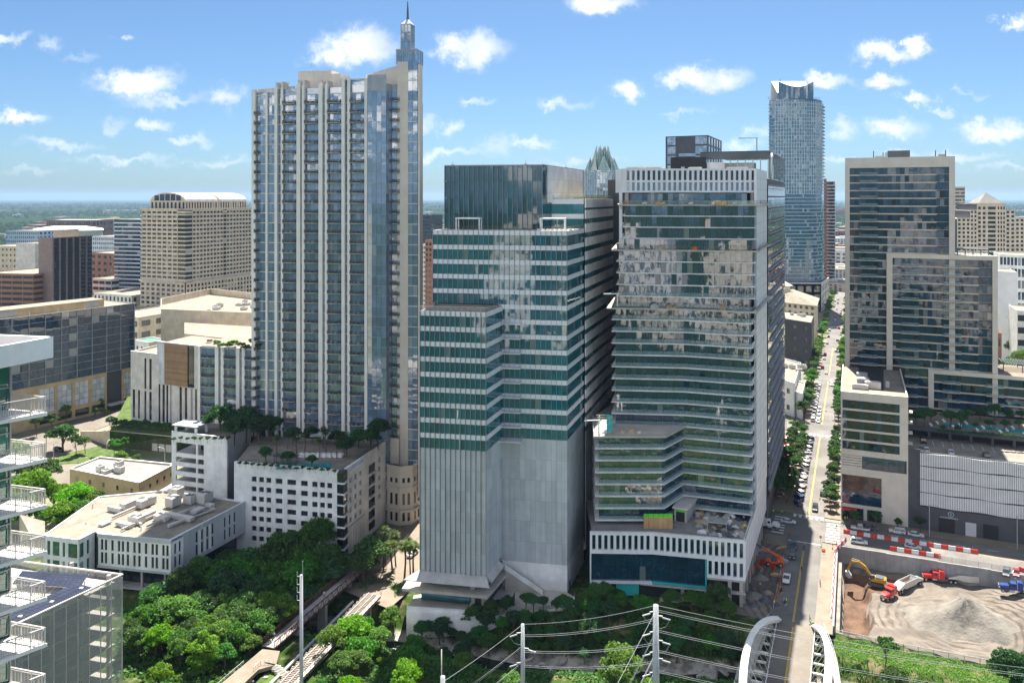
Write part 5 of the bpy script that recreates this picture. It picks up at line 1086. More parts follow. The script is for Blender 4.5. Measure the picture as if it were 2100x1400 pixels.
# -------------------------- limestone and timber theatre block
def theatre():
 root=thing('arts_building','pale limestone building with slit windows and a brown timber-clad box','building',(-155,350,7));bank=Bank(root,'slit_window',120);A,B=xy(268,356),xy(410,338);f=Fr(A,B);S=f.s;dv=Vector((.3,.95))*40
 a0,a1,b1=0,S(322),f.L
 MB().prism(inset([A,Vector(f.p2(a1)),Vector(f.p2(a1))+dv,A+dv],.4),7,36.4,top=1).build('core',['charcoal','roofwhite'],root);MB().prism(inset([Vector(f.p2(a1)),B,B+dv,Vector(f.p2(a1))+dv],.4),7,42,top=1).build('core',['charcoal','roofwhite'],root)
 slits=[(272,277,8,21),(283,287,8,21),(296,300,21.5,37),(306,311,8,20.5),(297,301,8,20.5),(306,311,21.5,30)]
 mb=MB();gridwall(mb,f,0,a1,7,37.3,[(S(272),S(277)),(S(283),S(287)),(S(296),S(300)),(S(306),S(311))],[(8,20.5),(21.5,35)],-.4,0);mb.build('limestone_wall','offwhite',root)
 for a,b in((272,277),(283,287),(296,300),(306,311)):
  for c_,d in((8,20.5),(21.5,35)):
   if a>290 or d<21:bank.add(f,S(a),S(b),c_,d,-.3,'g_win')
   else:bank.add(f,S(a)-.02,S(b)+.02,c_,d,-.05,'offwhite',tilt=0)
 cc=[(S(a),S(b))for a,b in((325,329),(333,338),(341,345),(349,352),(368,373),(379,384),(391,396),(400,404))];mb=MB();gridwall(mb,f,a1,b1,7,42.8,cc,[(8,24.5)],-.4,.02);mb.build('limestone_wall','offwhite',root)
 for a,b in cc:bank.add(f,a,b,8,24.5,-.3,'g_win')
 mb=MB();f.box(mb,a0,a1,37.3,37.6,-.5,.25);f.box(mb,a1,b1,42.8,43.2,-.5,.4);mb.build('coping','offwhite',root)
 for k in range(18):mb=MB();z=25+k*.98;f.box(mb,S(340),S(387),z,z+.94,0,.75);mb.build('timber_plank','wood',root)
 for k in range(2):
  for i in range(2):bank.add(f,S(326)+i*1.55,S(326)+i*1.55+1.5,25.2+k*8.7,33.6+k*8.7,.1,'g_frosted')
 mb=MB();f.box(mb,S(387),S(398),25,42.6,0,.3);mb.build('dark_strip','g_dark',root);bank.flush()
 fs_=Fr(A+dv,A);mb=MB();fs_.box(mb,0,fs_.L,7,37.3,-.4,0);mb.build('side_wall','offwhite',root)
 # big flat-roofed hall behind
 r2=thing('hall','wide flat-roofed tan hall behind the limestone building','building',(-150,420,0));q=[xy(330,412),xy(560,396),xy(560,470),xy(432,505),xy(330,455)];MB().prism(q,0,44.6,top=1).build('hall_walls',['tanpale','roofwhite'],r2)
 for a,b in zip(q,q[1:]+q[:1]):f_=Fr(a,b);mb=MB();f_.box(mb,0,f_.L,44.6,48.4,-.4,0);mb.build('parapet','tanpale',r2)
 roof_kit(r2,-135,440,44.6,62,40,-.2,34,5)
 mb=MB();mb.prism([xy(378,372),xy(520,352),xy(520,392),xy(378,405)],7,42.5,top=1);mb.build('lower_roof',['tanpale','roofwhite'],r2)
 for k in range(10):p=at(430+k*9,700+(k%3)*5,42.6);mb=MB();mb.box(p+Vector((0,0,.5)),(2.4,1.8,1.0),.4);mb.build('rooftop_unit','roofgravel',r2)
 # retaining wall with the planted bank
 rw=thing('retaining_wall','long tan retaining wall under the hedge of the limestone building','wall',at(290,925));pts=[at(165,893),at(225,915),at(352,928)]
 for a,b,h0,h1 in((pts[0],pts[1],2.0,6.6),(pts[1],pts[2],6.6,6.8)):
  f_=Fr(a.xy,b.xy);mb=MB();L_=f_.L;vs=[f_.p(0,0,0),f_.p(L_,0,0),f_.p(L_,h1,0),f_.p(0,h0,0),f_.p(0,0,-.6),f_.p(L_,0,-.6),f_.p(L_,h1,-.6),f_.p(0,h0,-.6)];mb.add(vs,[(0,1,2,3),(7,6,5,4),(3,2,6,7),(0,3,7,4),(1,5,6,2)]);mb.build('wall_segment','tanpale',rw)
 mb=MB();mb.prism([p.xy for p in(pts[1],pts[2],at(420,900),at(420,840),at(262,840))],0,6.6);mb.build('planted_bank','grass',rw)
 for k in range(3):f_=Fr(pts[1].xy,pts[2].xy);t=f_.s(312)+k*3.4;mb=MB();f_.box(mb,t,t+2.8,.1,3.2,0,.12);mb.build('service_door','offwhite',rw)
theatre()
# -------------------------- low roofs on the left
def low_left():
 r1=thing('low_building','flat grey-roofed tan building beside the road','building',(-135,280,0));q=[Vector((-157.7,284)),Vector((-126.5,270)),Vector((-122.5,289)),Vector((-153.7,297))]
 MB().prism(inset(q,.3),0,8.9,top=1).build('core',['tan','roofgrey'],r1);b1=Bank(r1,'window',40)
 for a,b in zip(q,q[1:]+q[:1]):
  f_=Fr(a,b);mb=MB();f_.box(mb,0,f_.L,0,9.3,-.3,0);mb.build('wall','tan',r1);mb=MB();f_.box(mb,0,f_.L,9.3,9.5,-.4,.15);mb.build('coping','sidegrey',r1)
  if f_.n.y<0:
   for k in range(5):t=f_.L*(k+.5)/5;b1.add(f_,t-.5,t+.5,5.4,6.9,.04,'g_win')
 f_=Fr(q[1],q[2]);mb=MB();f_.box(mb,2,f_.L,2.6,3.0,0,2.5);mb.build('awning','metal',r1);b1.flush();roof_kit(r1,-140,283,8.9,16,8,GROT,6,8)
 # white and slate office
 r2=thing('low_office','white and slate three-storey office with a cluttered cream roof','building',(-105,225,0));b2=Bank(r2,'window',150)
 A,B=Vector((-112.4,216.3)),Vector((-90.9,212.));C_=B+Vector((.406,1))*27;f=Fr(A,B);fs_=Fr(B,C_);W0,W1,W2=Vector((-126.5,215)),Vector((-115.5,212.2)),Vector((-114,217.5));BKL=Vector((-126,243));BKM=Vector((-108,248))
 poly=[W0,W1,W2,A,B,C_,BKM,BKL];MB().prism(inset(poly,.45),6.3,14.3).build('core','charcoal',r2);mb=MB();mb.prism(inset(poly,.3),14.3,14.6);mb.build('roof','roofwhite',r2)
 gx=[.35,.9,1.6,2.5,3.4,4.2,5.2];cols=[];t=.8;rr=random.Random(3)
 while t<f.L-1.2:cols.append((t,t+.75));t+=rr.choice((1.2,1.5,2.0))
 rows=[(6.9,9.9),(10.5,13.4)];mb=MB();gridwall(mb,f,0,f.L,6.3,13.9,cols,rows,-.4,0);mb.build('wall','white',r2)
 for a,b in cols:
  for c_,d in rows:b2.add(f,a,b,c_,d,-.25,'g_win')
 mb=MB();f.box(mb,-.2,f.L+.2,13.9,14.9,-.5,.2);f.box(mb,-.2,f.L+.2,5.7,6.3,-.5,.2);mb.build('slate_band','panelgrey',r2)
 cols=[(1.2,2.0),(2.8,3.6),(9,9.8),(11,11.8),(13,13.8),(15,15.8),(20,20.7),(22,22.7),(24,24.7)];mb=MB();gridwall(mb,fs_,4.4,fs_.L,5.7,14.9,cols[2:],rows,-.4,0);mb.build('slate_wall','panelgrey',r2);mb=MB();gridwall(mb,fs_,0,4.4,5.7,14.0,cols[:2],rows,-.4,.1);mb.build('wall','white',r2)
 for a,b in cols:
  for c_,d in rows:b2.add(fs_,a,b,c_,d,-.25,'g_win')
 for a,b in((9.9,10.9),(11.9,12.9),(13.9,14.9)):mb=MB();fs_.box(mb,a,b,6.8,13.6,0,.1);mb.build('white_panel','white',r2)
 fw,fw2=Fr(W0,W1),Fr(W1,W2)
 cw=[(1.2,2.2),(3.0,5.2),(6.2,7.0),(8.0,fw.L-.35)];mb=MB();gridwall(mb,fw,0,fw.L,3,14.9,cw,[(4.2,8.6),(9.8,13.6)],-.4,0);mb.build('wall','white',r2);c2=[(.35,1.8),(2.8,3.7)];mb=MB();gridwall(mb,fw2,0,fw2.L,3,14.9,c2,[(4.2,8.6),(9.8,13.6)],-.4,0);mb.build('wall','white',r2)
 for ff,cs in((fw,cw),(fw2,c2)):
  for a,b in cs:
   for c_,d in((4.2,8.6),(9.8,13.6)):b2.add(ff,a,b,c_,d,-.25,'g_green')
 MB().prism(inset([W0,W1,W2,A,BKL],.45),0,6.4).build('lower_storey','charcoal',r2)
 MB().prism([Vector(f.p2(4,-3)),Vector(f.p2(f.L-.5,-3)),Vector(fs_.p2(fs_.L,-3)),Vector(f.p2(4,-20))],-3,5.8).build('undercroft','g_dark',r2);mb=MB();mb.prism([f.p2(4,0),f.p2(f.L,0),fs_.p2(12,0),f.p2(4,-14)],.6,1.1);mb.build('deck_slab','concrete',r2)
 for t in(6,12.5,19.5):mb=MB();f.box(mb,t,t+.6,-4,5.7,-1.2,-.6);mb.build('column','concrete',r2)
 for a,b in zip(poly[4:],poly[5:]+poly[:1]):f_=Fr(a,b);mb=MB();f_.box(mb,0,f_.L,14.6,15.0,-.45,-.05);mb.build('coping','bandgrey',r2)
 rr=random.Random(21)
 for(px,py,w_,d_,h_)in((280,1072,4,2.6,1.8),(305,1063,3.6,1.6,1.5),(265,1040,5,2.2,1.6),(300,1037,5.4,2.4,2.0),(355,1038,3.4,3.0,2.6),(362,1020,3.4,3,2.8),(420,1030,3.6,3.2,2.8),(390,1032,3.0,2.6,2.2),(370,1065,9,1.6,1.0),(330,1068,4.5,1.4,1.2),(255,1080,5.5,1.4,.9),(215,1076,3,2,.4),(405,1052,3.4,2.4,1.0),(235,1050,5,.8,1.2),(345,1060,3,1.0,.8),(430,1040,2.5,1.5,.8)):
  p=at(px,py,14.6);mb=MB();rz=GROT+rr.choice((0,math.pi/2));mb.box(p+Vector((0,0,.35+h_/2)),(w_,d_,h_),rz);mb.box(p+Vector((0,0,.18)),(w_*.9,d_*.7,.35),rz,1)
  if h_>1.7:
   for k in(-1,1):mb.box(p+Vector((k*w_*.22,0,.4+h_)),(w_*.3,d_*.6,.12),rz,2)
  mb.build('rooftop_unit',['metalwhite','metal','metaldark'],r2)
 for k,(a,b)in enumerate((((250,1085),(330,1050)),((330,1050),(345,1056)),((300,1078),(400,1040)),((390,1060),(440,1042)),((230,1060),(300,1030)),((345,1078),(430,1045)),((270,1062),(290,1075)))):
  p,q=at(*a,15.3),at(*b,15.3);mb=MB();mb.bar(p,q,.7 if k%2 else.45,.6);mb.build('duct','metalwhite',r2)
 for k in range(14):p=at(rr.uniform(170,440),rr.uniform(1030,1090),14.6);mb=MB();mb.tube([p,p+Vector((0,0,rr.uniform(.6,1.6)))],.14,6);mb.build('vent_pipe','metal',r2)
 mb=MB()
 for k in range(9):p,q=Vector(f.p2(k*2.6-12,-1.2)),Vector(f.p2(k*2.6-6,-26));mb.bar((p.x,p.y,14.61),(q.x,q.y,14.61),.09,.04)
 mb.build('roof_seams','roofgrey',r2,kind='stuff')
 b2.flush()
 mb=MB();mb.prism([xy(60,222),xy(92,219),xy(92,230),xy(40,235)],6,12.6,top=1);o=mb.build('annex',['tanpale','roofgravel'],r2)
 # mesh screened garage with solar canopy
 r3=thing('screened_garage','parking garage wrapped in pale metal mesh with solar panels on its roof','parking garage',(-92,158,0));A,B=Vector((-99.5,139.)),Vector((-83.3,170.));Cb=Vector((-112,177));f=Fr(A,B);f2=Fr(B,Cb);poly=[A,B,Cb,Vector((-128,146))]
 for k in range(8):z=1.2+k*3.3;mb=MB();mb.prism(inset(poly,.8),z-.35,z);mb.build('parking_floor','concrete',r3)
 for ff in(f,):
  n=14
  for i in range(n+1):t=ff.L*i/n;mb=MB();ff.box(mb,t-.07,t+.07,.6,25.0,.02,.2);mb.build('mesh_post','metalwhite',r3)
  for i in range(n):
   for k in range(7):t0,t1=ff.L*i/n+.08,ff.L*(i+1)/n-.08;mb=MB();ff.box(mb,t0,t1,.9+k*3.55,4.4+k*3.55,0,.02);mb.build('mesh_panel','mesh',r3)
 for i in range(9):t=f2.L*i/9;mb=MB();f2.box(mb,t+.05,t+f2.L/9-.05,22.2,25.6,0,.03);mb.build('mesh_panel','mesh',r3)
 mb=MB();f.box(mb,0,f.L+.2,25.4,25.7,-.1,.25);f2.box(mb,0,f2.L,25.4,25.7,-.1,.25);f.box(mb,0,f.L,.4,.8,-.1,.2);mb.build('top_rail','metalwhite',r3)
 for i in range(6):
  for o in(-1.5,-14):p=f.p(2+i*6.2,0,o);mb=MB();mb.bar(p,p+Vector((0,0,26)),.7);mb.build('column','concrete',r3)
 MB().prism(inset(poly,13),0,20).build('core','dark',r3)
 def array(p00,pu,pv,nu,nv):
  for i in range(nu):
   for j in range(nv):
    a=p00+(pu-p00)*(i/nu)+(pv-p00)*(j/nv);b=p00+(pu-p00)*((i+.94)/nu)+(pv-p00)*(j/nv);d=p00+(pu-p00)*(i/nu)+(pv-p00)*((j+.94)/nv);c=b+d-a;n_=Vector((0,0,.08))
    mb=MB();mb.add([a,b,c,d,a+n_,b+n_,c+n_,d+n_],[(3,2,1,0),(4,5,6,7),(0,1,5,4),(1,2,6,5),(2,3,7,6),(3,0,4,7)]);mb.build('solar_panel','solar',r3)
  mb=MB()
  for j in range(nv+1):q=p00+(pv-p00)*(j/nv)-Vector((0,0,.1));mb.bar(q,q+(pu-p00),.12)
  for i in range(0,nu+1,3):q=p00+(pu-p00)*(i/nu)-Vector((0,0,.12));mb.bar(q,q+(pv-p00),.12)
  for i in(0,nu//2,nu):q=p00+(pu-p00)*(i/nu)+(pv-p00)*.5;mb.bar(q-Vector((0,0,3)),q,.2)
  mb.build('solar_frame','metalwhite',r3,kind='stuff')
 array(at(26,1196,25.6),at(165,1204,25.6),at(46,1170,26.4),14,6);array(at(26,1278,25.6),at(190,1204,25.6),at(-10,1268,26.2),17,3)
low_left()
# -------------------------- nearest apartment building: roof slab, glass wall and balconies
def near_balconies():
 root=thing('apartment_building','near apartment building with teal glass and white railed balconies','building',(-36,54,60));bank=Bank(root,'window_pane',100)
 W0,W1=Vector((-43.5,45.)),Vector((-35.3,56.0));f=Fr(W0,W1);f_b=Fr(W1,W1+Vector((-9,4)))
 zs=[91.15-3.19*k for k in range(10)]
 for k,z in enumerate(zs):
  n=8;w=f.L/n;zt=94.6 if k==0 else z+2.9
  for i in range(n):bank.add(f,i*w+.03,(i+1)*w-.03,z+.02,z+1.5,-.1,'g_green',tilt=.2);bank.add(f,i*w+.03,(i+1)*w-.03,z+1.55,zt,-.1,'g_green',tilt=.2)
  mb=MB();f.box(mb,0,f.L,z+1.48,z+1.57,-.1,.06);f.box(mb,0,f.L,z-.3,z+.02,-.2,.08)
  for i in range(n+1):f.box(mb,i*w-.05,i*w+.05,z,zt,-.1,.08)
  mb.build('window_frame','mullion',root)
  MB().prism(inset([W0,W1,W1+Vector((-9,4)),W0+Vector((-9,4))],.3),z-.28,zt).build('storey','dark',root)
  b=thing('balcony','','',(0,0,0));del b['label'];del b['category'];b.parent=root;b.location=-Vector(root.location)
  T_,P0,P1,Q=Vector((-32.15,55.1)),Vector((-34.1,52.95)),Vector((-40,46.3)),Vector((-35.25,55.95));Q0=Vector(f.p2(1.0,0))
  def bl(mb,nm,mt,kind=None):
   me=mb.mesh(nm,mt);o=bpy.data.objects.new(nm,me);COL.objects.link(o);o.parent=b
   if kind:o['kind']=kind
  mb=MB();mb.prism([T_,P0,P1,Q0,Q],z-.24,z);bl(mb,'slab','warmwhite')
  rail=[Vector((-35.1,55.8)),T_+Vector((-.12,-.08)),P0+Vector((-.05,.1)),P1+Vector((-.05,.1))]
  for a,c in zip(rail[:-1],rail[1:]):
   L_=(c-a).length;mb=MB();A3,C3=Vector((a.x,a.y,z)),Vector((c.x,c.y,z));up=Vector((0,0,1))
   mb.bar(A3+up*1.1,C3+up*1.1,.09,.06);mb.bar(A3+up*.12,C3+up*.12,.05);mb.bar(A3+up*.95,C3+up*.95,.04)
   for i in range(int(L_/.9)+1):q=A3.lerp(C3,min(1,i*.9/L_));mb.bar(q,q+up*1.1,.06)
   bl(mb,'handrail','metalwhite');mb=MB()
   for i in range(int(L_/.13)+1):q=A3.lerp(C3,min(1,i*.13/L_));mb.bar(q+up*.12,q+up*.95,.025)
   bl(mb,'balusters','metalwhite','stuff')
  if k in(0,1,3,5):
   mb=MB();c=Vector((-35.3,53.6,z));mb.box(c+Vector((0,0,.42)),(.6,.6,.06),.6)
   for x in(-.25,.25):
    for y in(-.25,.25):mb.bar(c+Vector((x,y,0)),c+Vector((x,y,.42)),.05)
   mb.box(c+Vector((-.2,.2,.7)),(.5,.06,.55),.6);bl(mb,'chair','charcoal' if k%2 else 'wood')
 bank.flush()
 rp=[Vector((-32.85,57.0)),Vector((-34.35,53.3)),Vector((-44,43.5)),Vector((-56,50)),Vector((-44,60.5)),Vector((-37.2,57.9))]
 mb=MB();mb.prism(rp,94.6,95.1);mb.build('roof_slab','roofgravel',root)
 for i,(a,b_)in enumerate(zip(rp,rp[1:]+rp[:1])):f_=Fr(a,b_);mb=MB();f_.box(mb,0,f_.L,94.55,96.05,-.02,.22);mb.build('fascia','white',root)
 MB().prism([W0+Vector((-.4,.3)),W1+Vector((-.4,.2)),W1+Vector((-9,4)),W0+Vector((-9,4))],40,62).build('lower_storeys','charcoal',root)
near_balconies()
# -------------------------- large beige office with barrel roofs
def barrel_tower():
 root=thing('office_tower','large beige gridded office tower with twin barrel vaulted roofs','office tower',(-290,690,0));bank=Bank(root,'window',280);Cn=Vector((-276.,673.));Ln=Vector((-322.5,693.));Rn=Cn+Vector((.4306,1)).normalized()*84;dv=Rn-Cn;fl,fr_=Fr(Ln,Cn),Fr(Cn,Rn)
 Cn2=Vector(fl.p2(fl.L-7,0));MB().prism(inset([Ln,Cn,Rn,Ln+dv],.5),0,95).build('core','charcoal',root);mb=MB();mb.prism(inset([Ln,Cn,Rn,Ln+dv],.4),95,95.4);mb.build('roof','roofgravel',root)
 rows_lo=spread(2,33,8,.58);rows_hi=spread(36,95,16,.5)
 def face(f,t0,t1,n,o,z1=96,rows=None):punched(bank,root,f,t0,t1,34,z1,n,16,.78,.5,'beige','g_win',rows=rows_hi,o=o,depth=.6);punched(bank,root,f,t0,t1,0,34,n,8,.62,.5,'beige','g_win',rows=rows_lo,o=o+1.2,depth=.6)
 face(fl,0,fl.L-9,7,0);face(fr_,8,44,9,0);face(fr_,48,fr_.L,9,0)
 # rounded glass corner and recessed bay
 for f,t0,t1 in((fl,fl.L-9,fl.L),(fr_,0,8),(fr_,44,48)):
  for c_,d in rows_hi[:-1]:bank.add(f,t0+.3,t1-.3,c_-.3,d+.3,-.3,'g_win')
  mb=MB()
  for c_,d in zip([34]+[d for c_,d in rows_hi],[c_ for c_,d in rows_hi]+[93]):f.box(mb,t0,t1,c_+.3,d-.3,-.48,-.12)
  mb.build('spandrel','beige',root,kind='stuff')
  punched(bank,root,f,t0,t1,0,34,2,8,.62,.5,'beige','g_win',rows=rows_lo,o=1.2,depth=.6)
 for f,a,b,n in((fl,-1,fl.L-8,6),(fr_,6,fr_.L,14)):mb=MB();f.box(mb,a,b,95.5,96.6,-.8,.5);mb.build('cornice','beige',root);mb=MB();f.box(mb,a,b,33.5,34.4,-.4,1.7);mb.build('cornice','beige',root)
 # attic and vaults running along the left-right axis
 att=inset([Ln,Cn,Rn,Ln+dv],5);fa=Fr(att[0],att[1]);fb=Fr(att[1],att[2]);punched(bank,root,fa,0,fa.L,95.4,103,9,1,.5,.7,'beige','g_win');punched(bank,root,fb,0,fb.L,95.4,103,24,1,.5,.7,'beige','g_win');MB().prism(inset(att,.5),95.4,102.8).build('attic_core','beige',root)
 # vault axes follow the long side; the near gable faces the camera
 ax=(att[2][0]-att[1][0],att[2][1]-att[1][1]);ax=Vector(ax);L_=ax.length;ax.normalize();w=fa.L;n0=fa.u
 def vault(k0,k1,name):
  mb=MB();seg=14;P=[]
  for kk in(k0,k1):
   for i in range(seg+1):a=math.pi*i/seg;p=Vector(att[0])+n0*(w/2-w/2*math.cos(a))+ax*kk;P.append((p.x,p.y,103+7.2*math.sin(a)))
  m_=seg+1;mb.add(P,[(i,m_+i,m_+i+1,i+1)for i in range(seg)]+[tuple(range(m_)),tuple(range(2*m_-1,m_-1,-1))]);mb.build(name,'metal' if name=='vault' else 'beige',root)
 vault(.4,L_*.46,'vault');vault(L_*.54,L_,'vault');vault(0,.4,'gable');vault(L_*.46,L_*.5,'gable')
 for i in range(5):a0,a1=.12+i*.155,.25+i*.155;xx=(a0+a1)/2;h=7.2*math.sqrt(max(0,1-((xx-.5)*2)**2));bank.add(fa,a0*w,a1*w,103.3,103.2+h*.82,.05,'g_dark')
 bank.flush()
barrel_tower()
gd=Vector((.3955,.9184));ge=Vector((.9184,-.3955))
# dark brown slab tower
def brown_tower():
 root=thing('office_tower','dark brown office tower with vertical stripes and a pale rooftop box','office tower',xy(120,740).to_3d());bank=Bank(root,'window_pane',200);Cn=xy(108,735);A=Cn-ge*19;Bk=Cn+(xy(190,780)-Cn);dv=Bk-Cn;f,f2=Fr(A,Cn),Fr(Cn,Bk)
 MB().prism(inset([A,Cn,Bk,A+dv],.4),0,67.6,top=1).build('core',['charcoal','roofwhite'],root);mb=MB();f.box(mb,0,f.L,0,69,-.5,0);mb.build('blank_wall','brownpanel',root);n=6;w=f2.L/n
 for i in range(n):
  for k in range(17):bank.add(f2,i*w+1.0,(i+1)*w-.8,2+k*3.9,2+k*3.9+3.8,-.2,'g_dark',tilt=.4)
  mb=MB();f2.box(mb,i*w-.7,i*w+.9,0,69,-.4,.5);mb.build('pier','brownpanel',root)
 mb=MB();f2.box(mb,0,f2.L,68,69,-.4,.3);mb.build('parapet','brownpanel',root);mb=MB();q=inset([A,Cn,Bk,A+dv],11);mb.prism(inset([A,Cn,Bk,A+dv],9),67.6,75.5);mb.build('penthouse','tanpale',root);bank.flush()
brown_tower()
# blue banded tower pair
def banded(px0,px1,D,z1,label,gm,dx,n=1):
 root=thing('office_tower',label,'office tower',xy(px0,D).to_3d());bank=Bank(root,'window_pane',120);A,B=xy(px0,D),xy(px1,D-8);f=Fr(A,B);dv=gd*40;MB().prism(inset([A,B,B+dv,A+dv],.4),0,z1-1,top=1).build('core',['charcoal','roofgrey'],root);nz=int(z1/4.0)
 for ff in(f,Fr(B,B+dv)):
  for k in range(nz):
   for i in range(6):bank.add(ff,i*ff.L/6+.05,(i+1)*ff.L/6-.05,k*4+1.2,k*4+3.9,-.2,gm,tilt=.3)
   mb=MB();ff.box(mb,0,ff.L,k*4-.1,k*4+1.2,-.3,.1);mb.build('spandrel','bandgrey',root)
 bank.flush();return root
banded(234,290,800,85,'blue banded office tower beside the beige barrel-roofed one','g_blue',0);banded(288,303,770,92,'narrow dark teal glass tower squeezed behind the beige barrel-roofed one','g_teal',0)
# street wall buildings beyond the dark office
blockb('black_box_building','black cube building with balconies beside the tree-lined street','building',xy(1575,520),xy(1664,492),gd*34,28.7,4,4,5,'darkbox','g_dark','roofwhite',.3,.3,'R',20,kit=4)
blockb('white_building','low white building with stepped blocks beside the street trees','building',xy(1580,400),xy(1629,384),gd*52,16.6,2,2,3,'bandgrey','g_win','roofwhite',.25,.3,'R',10,kit=12)
blockb('white_annex','pale rounded annex block on the street side of the low white building','building',xy(1629,386),xy(1645,380),gd*24,12.5,1,1,2,'bandgrey','g_win','roofwhite',.3,.3,'R',6)
def yellow_roof():
 root=thing('hipped_building','cream building with a sunlit hipped metal roof beside the far street','building',xy(1640,600).to_3d());A,B=xy(1570,590),xy(1672,560);dv=gd*44;bank=Bank(root,'window',60);f=Fr(A,B)
 MB().prism(inset([A,B,B+dv,A+dv],.4),0,29).build('core','charcoal',root);punched(bank,root,f,0,f.L,0,30,9,7,.5,.5,'tanpale','g_win');punched(bank,root,Fr(B,B+dv),0,dv.length,0,30,11,7,.5,.5,'tanpale','g_win')
 q=inset([A,B,B+dv,A+dv],-1.2);c=(q[0][0]+q[2][0])/2,(q[0][1]+q[2][1])/2;m1=Vector(q[0]).lerp(Vector(q[1]),.5)+gd*14;m2=Vector(q[3]).lerp(Vector(q[2]),.5)-gd*14
 mb=MB();mb.add([(*q[0],30),(*q[1],30),(*q[2],30),(*q[3],30),(m1.x,m1.y,36.5),(m2.x,m2.y,36.5)],[(0,1,4),(1,2,5,4),(2,3,5),(3,0,4,5),(3,2,1,0)]);mb.build('hipped_roof','roofwhite',root)
 mb=MB();p=m1+gd*8-ge*6;mb.box((p.x,p.y,36),(9,9,9),GROT);p2=p;mb.add([(p.x-5.5,p.y-5.5,40.5),(p.x+5.5,p.y-5.5,40.5),(p.x+5.5,p.y+5.5,40.5),(p.x-5.5,p.y+5.5,40.5),(p.x,p.y,44)],[(0,1,4),(1,2,4),(2,3,4),(3,0,4),(3,2,1,0)]);mb.build('roof_tower','tanpale',root);bank.flush()
yellow_roof()
# tall blue residential tower far down the street
def blue_tower():
 root=thing('residential_tower','very tall pale blue residential tower with a crescent-cut top','tower',xy(1631,760).to_3d());bank=Bank(root,'window',150);D=750;k=D/F
 P=lambda px,d:Vector(((px-CX)*k*(D+d)/D,D+d))
 fp=[P(1577,14),P(1590,3),P(1612,-2),P(1650,-2),P(1673,3),P(1686,14),P(1690,40),P(1580,40)];MB().prism(inset(fp,.4),25,199,top=1).build('core',['g_austonian','roofgrey'],root)
 nz=50
 for i,(a,b)in enumerate(zip(fp[:6],fp[1:7])):
  f=Fr(a,b);n=max(2,round(f.L/2.6));mb=MB();w=f.L/n
  for kz in range(nz):
   z=27+kz*3.42;punch=(i in(1,2,3,4))and(kz>24 or i==2)
   for j in range(n):bank.add(f,j*w+(.45 if punch else.1),(j+1)*w-(.45 if punch else.1),z+.7,z+3.2,-.1,'g_austonian',tilt=.4)
   f.box(mb,0,f.L,z-.1,z+.55,-.3,.35 if not punch else.1)
  if i in(1,2,3,4):
   for j in range(n+1):f.box(mb,j*w-.35,j*w+.35,27+24*3.42,197,-.3,.12)
  if i in(0,5):
   for kz in range(24,nz):f.box(mb,f.L*.6 if i else 0,f.L if i else f.L*.4,27+kz*3.42,27.5+kz*3.42,0,1.2)
  mb.build('facade_grid','skyblue',root,kind='stuff')
  # podium
 A,B=P(1566,-12),P(1684,-12);f=Fr(A,B);cols=spread(0,f.L,7,.7);mb=MB();gridwall(mb,f,0,f.L,0,27,cols,[(1,8),(11,16),(18.5,24)],-.5,0);mb.build('podium_frame','offwhite',root);MB().prism([A,B,P(1700,40),P(1566,40)],0,26).build('podium_core','g_blue',root);f3=Fr(B,P(1700,40));mb=MB();gridwall(mb,f3,0,f3.L,0,27,spread(0,f3.L,5,.5),[(1,8),(11,16),(18.5,24)],-.5,.1);mb.build('podium_frame','offwhite',root)
 # lantern with a concave cut rim
 lp=[P(1594,4),P(1612,-1),P(1648,-1),P(1665,4),P(1665,34),P(1594,34)];mb=MB();seg=16;A,B=lp[0]+Vector((0,-4)),lp[3]+Vector((0,-4));vs=[]
 for i in range(seg+1):t=i/seg;p=A.lerp(B,t);bow=4.0*math.sin(math.pi*t);p=p-Vector((0,bow));vs+=[(p.x,p.y,198.5),(p.x,p.y,215-5.4*math.sin(math.pi*t))]
 mb.add(vs,[(2*i,2*i+2,2*i+3,2*i+1)for i in range(seg)]);vs2=[(v[0],v[1]+.6,v[2])for v in vs];mb.add(vs2,[(2*i,2*i+1,2*i+3,2*i+2)for i in range(seg)]);mb.add([v for i in range(seg+1)for v in(vs[2*i+1],vs2[2*i+1])],[(2*i,2*i+2,2*i+3,2*i+1)for i in range(seg)]);mb.build('lantern_screen','g_austonian',root)
 mb=MB();Fr(A,B).box(mb,0,(B-A).length,198.5,218.4,-24,-22);mb.build('lantern_back','white',root);mb=MB();q=Fr(A,B);vs=[q.p(0,205,-4),q.p(q.L,205,-4),q.p(q.L,218.5,-22),q.p(0,218.5,-22)];mb.add(vs+[v-Vector((0,0,.6))for v in vs],[(0,1,2,3),(7,6,5,4),(0,4,5,1),(1,5,6,2),(2,6,7,3),(3,7,4,0)]);mb.build('lantern_roof','white',root)
 for s_ in(0,1):a,b=(lp[0]+Vector((0,-4)),lp[5])if s_==0 else(lp[3]+Vector((0,-4)),lp[4]);ff=Fr(b,a)if s_==0 else Fr(a,b);mb=MB();ff.box(mb,0,ff.L,198.5,215.2,-.5,0);mb.build('lantern_side','g_austonian',root)
 for px in(1580,1676):
  p=P(px,10);mb=MB()
  for x in range(4):mb.bar((p.x+x*1.4-2,p.y,198),(p.x+x*1.4-2,p.y,201.5),.2)
  mb.bar((p.x-2.5,p.y,201.5),(p.x+3,p.y,201.5),.25);mb.bar((p.x-2.5,p.y,200),(p.x+3,p.y,200),.2);mb.build('roof_trellis','metal',root)
 p=P(1600,10);mb=MB();mb.bar((p.x,p.y,215),(p.x,p.y,219),.3);mb.build('antenna','metaldark',root);bank.flush()
blue_tower()
r_=banded(1692,1712,960,126,'dark slim glass tower beside the pale blue tower','g_blue',0)
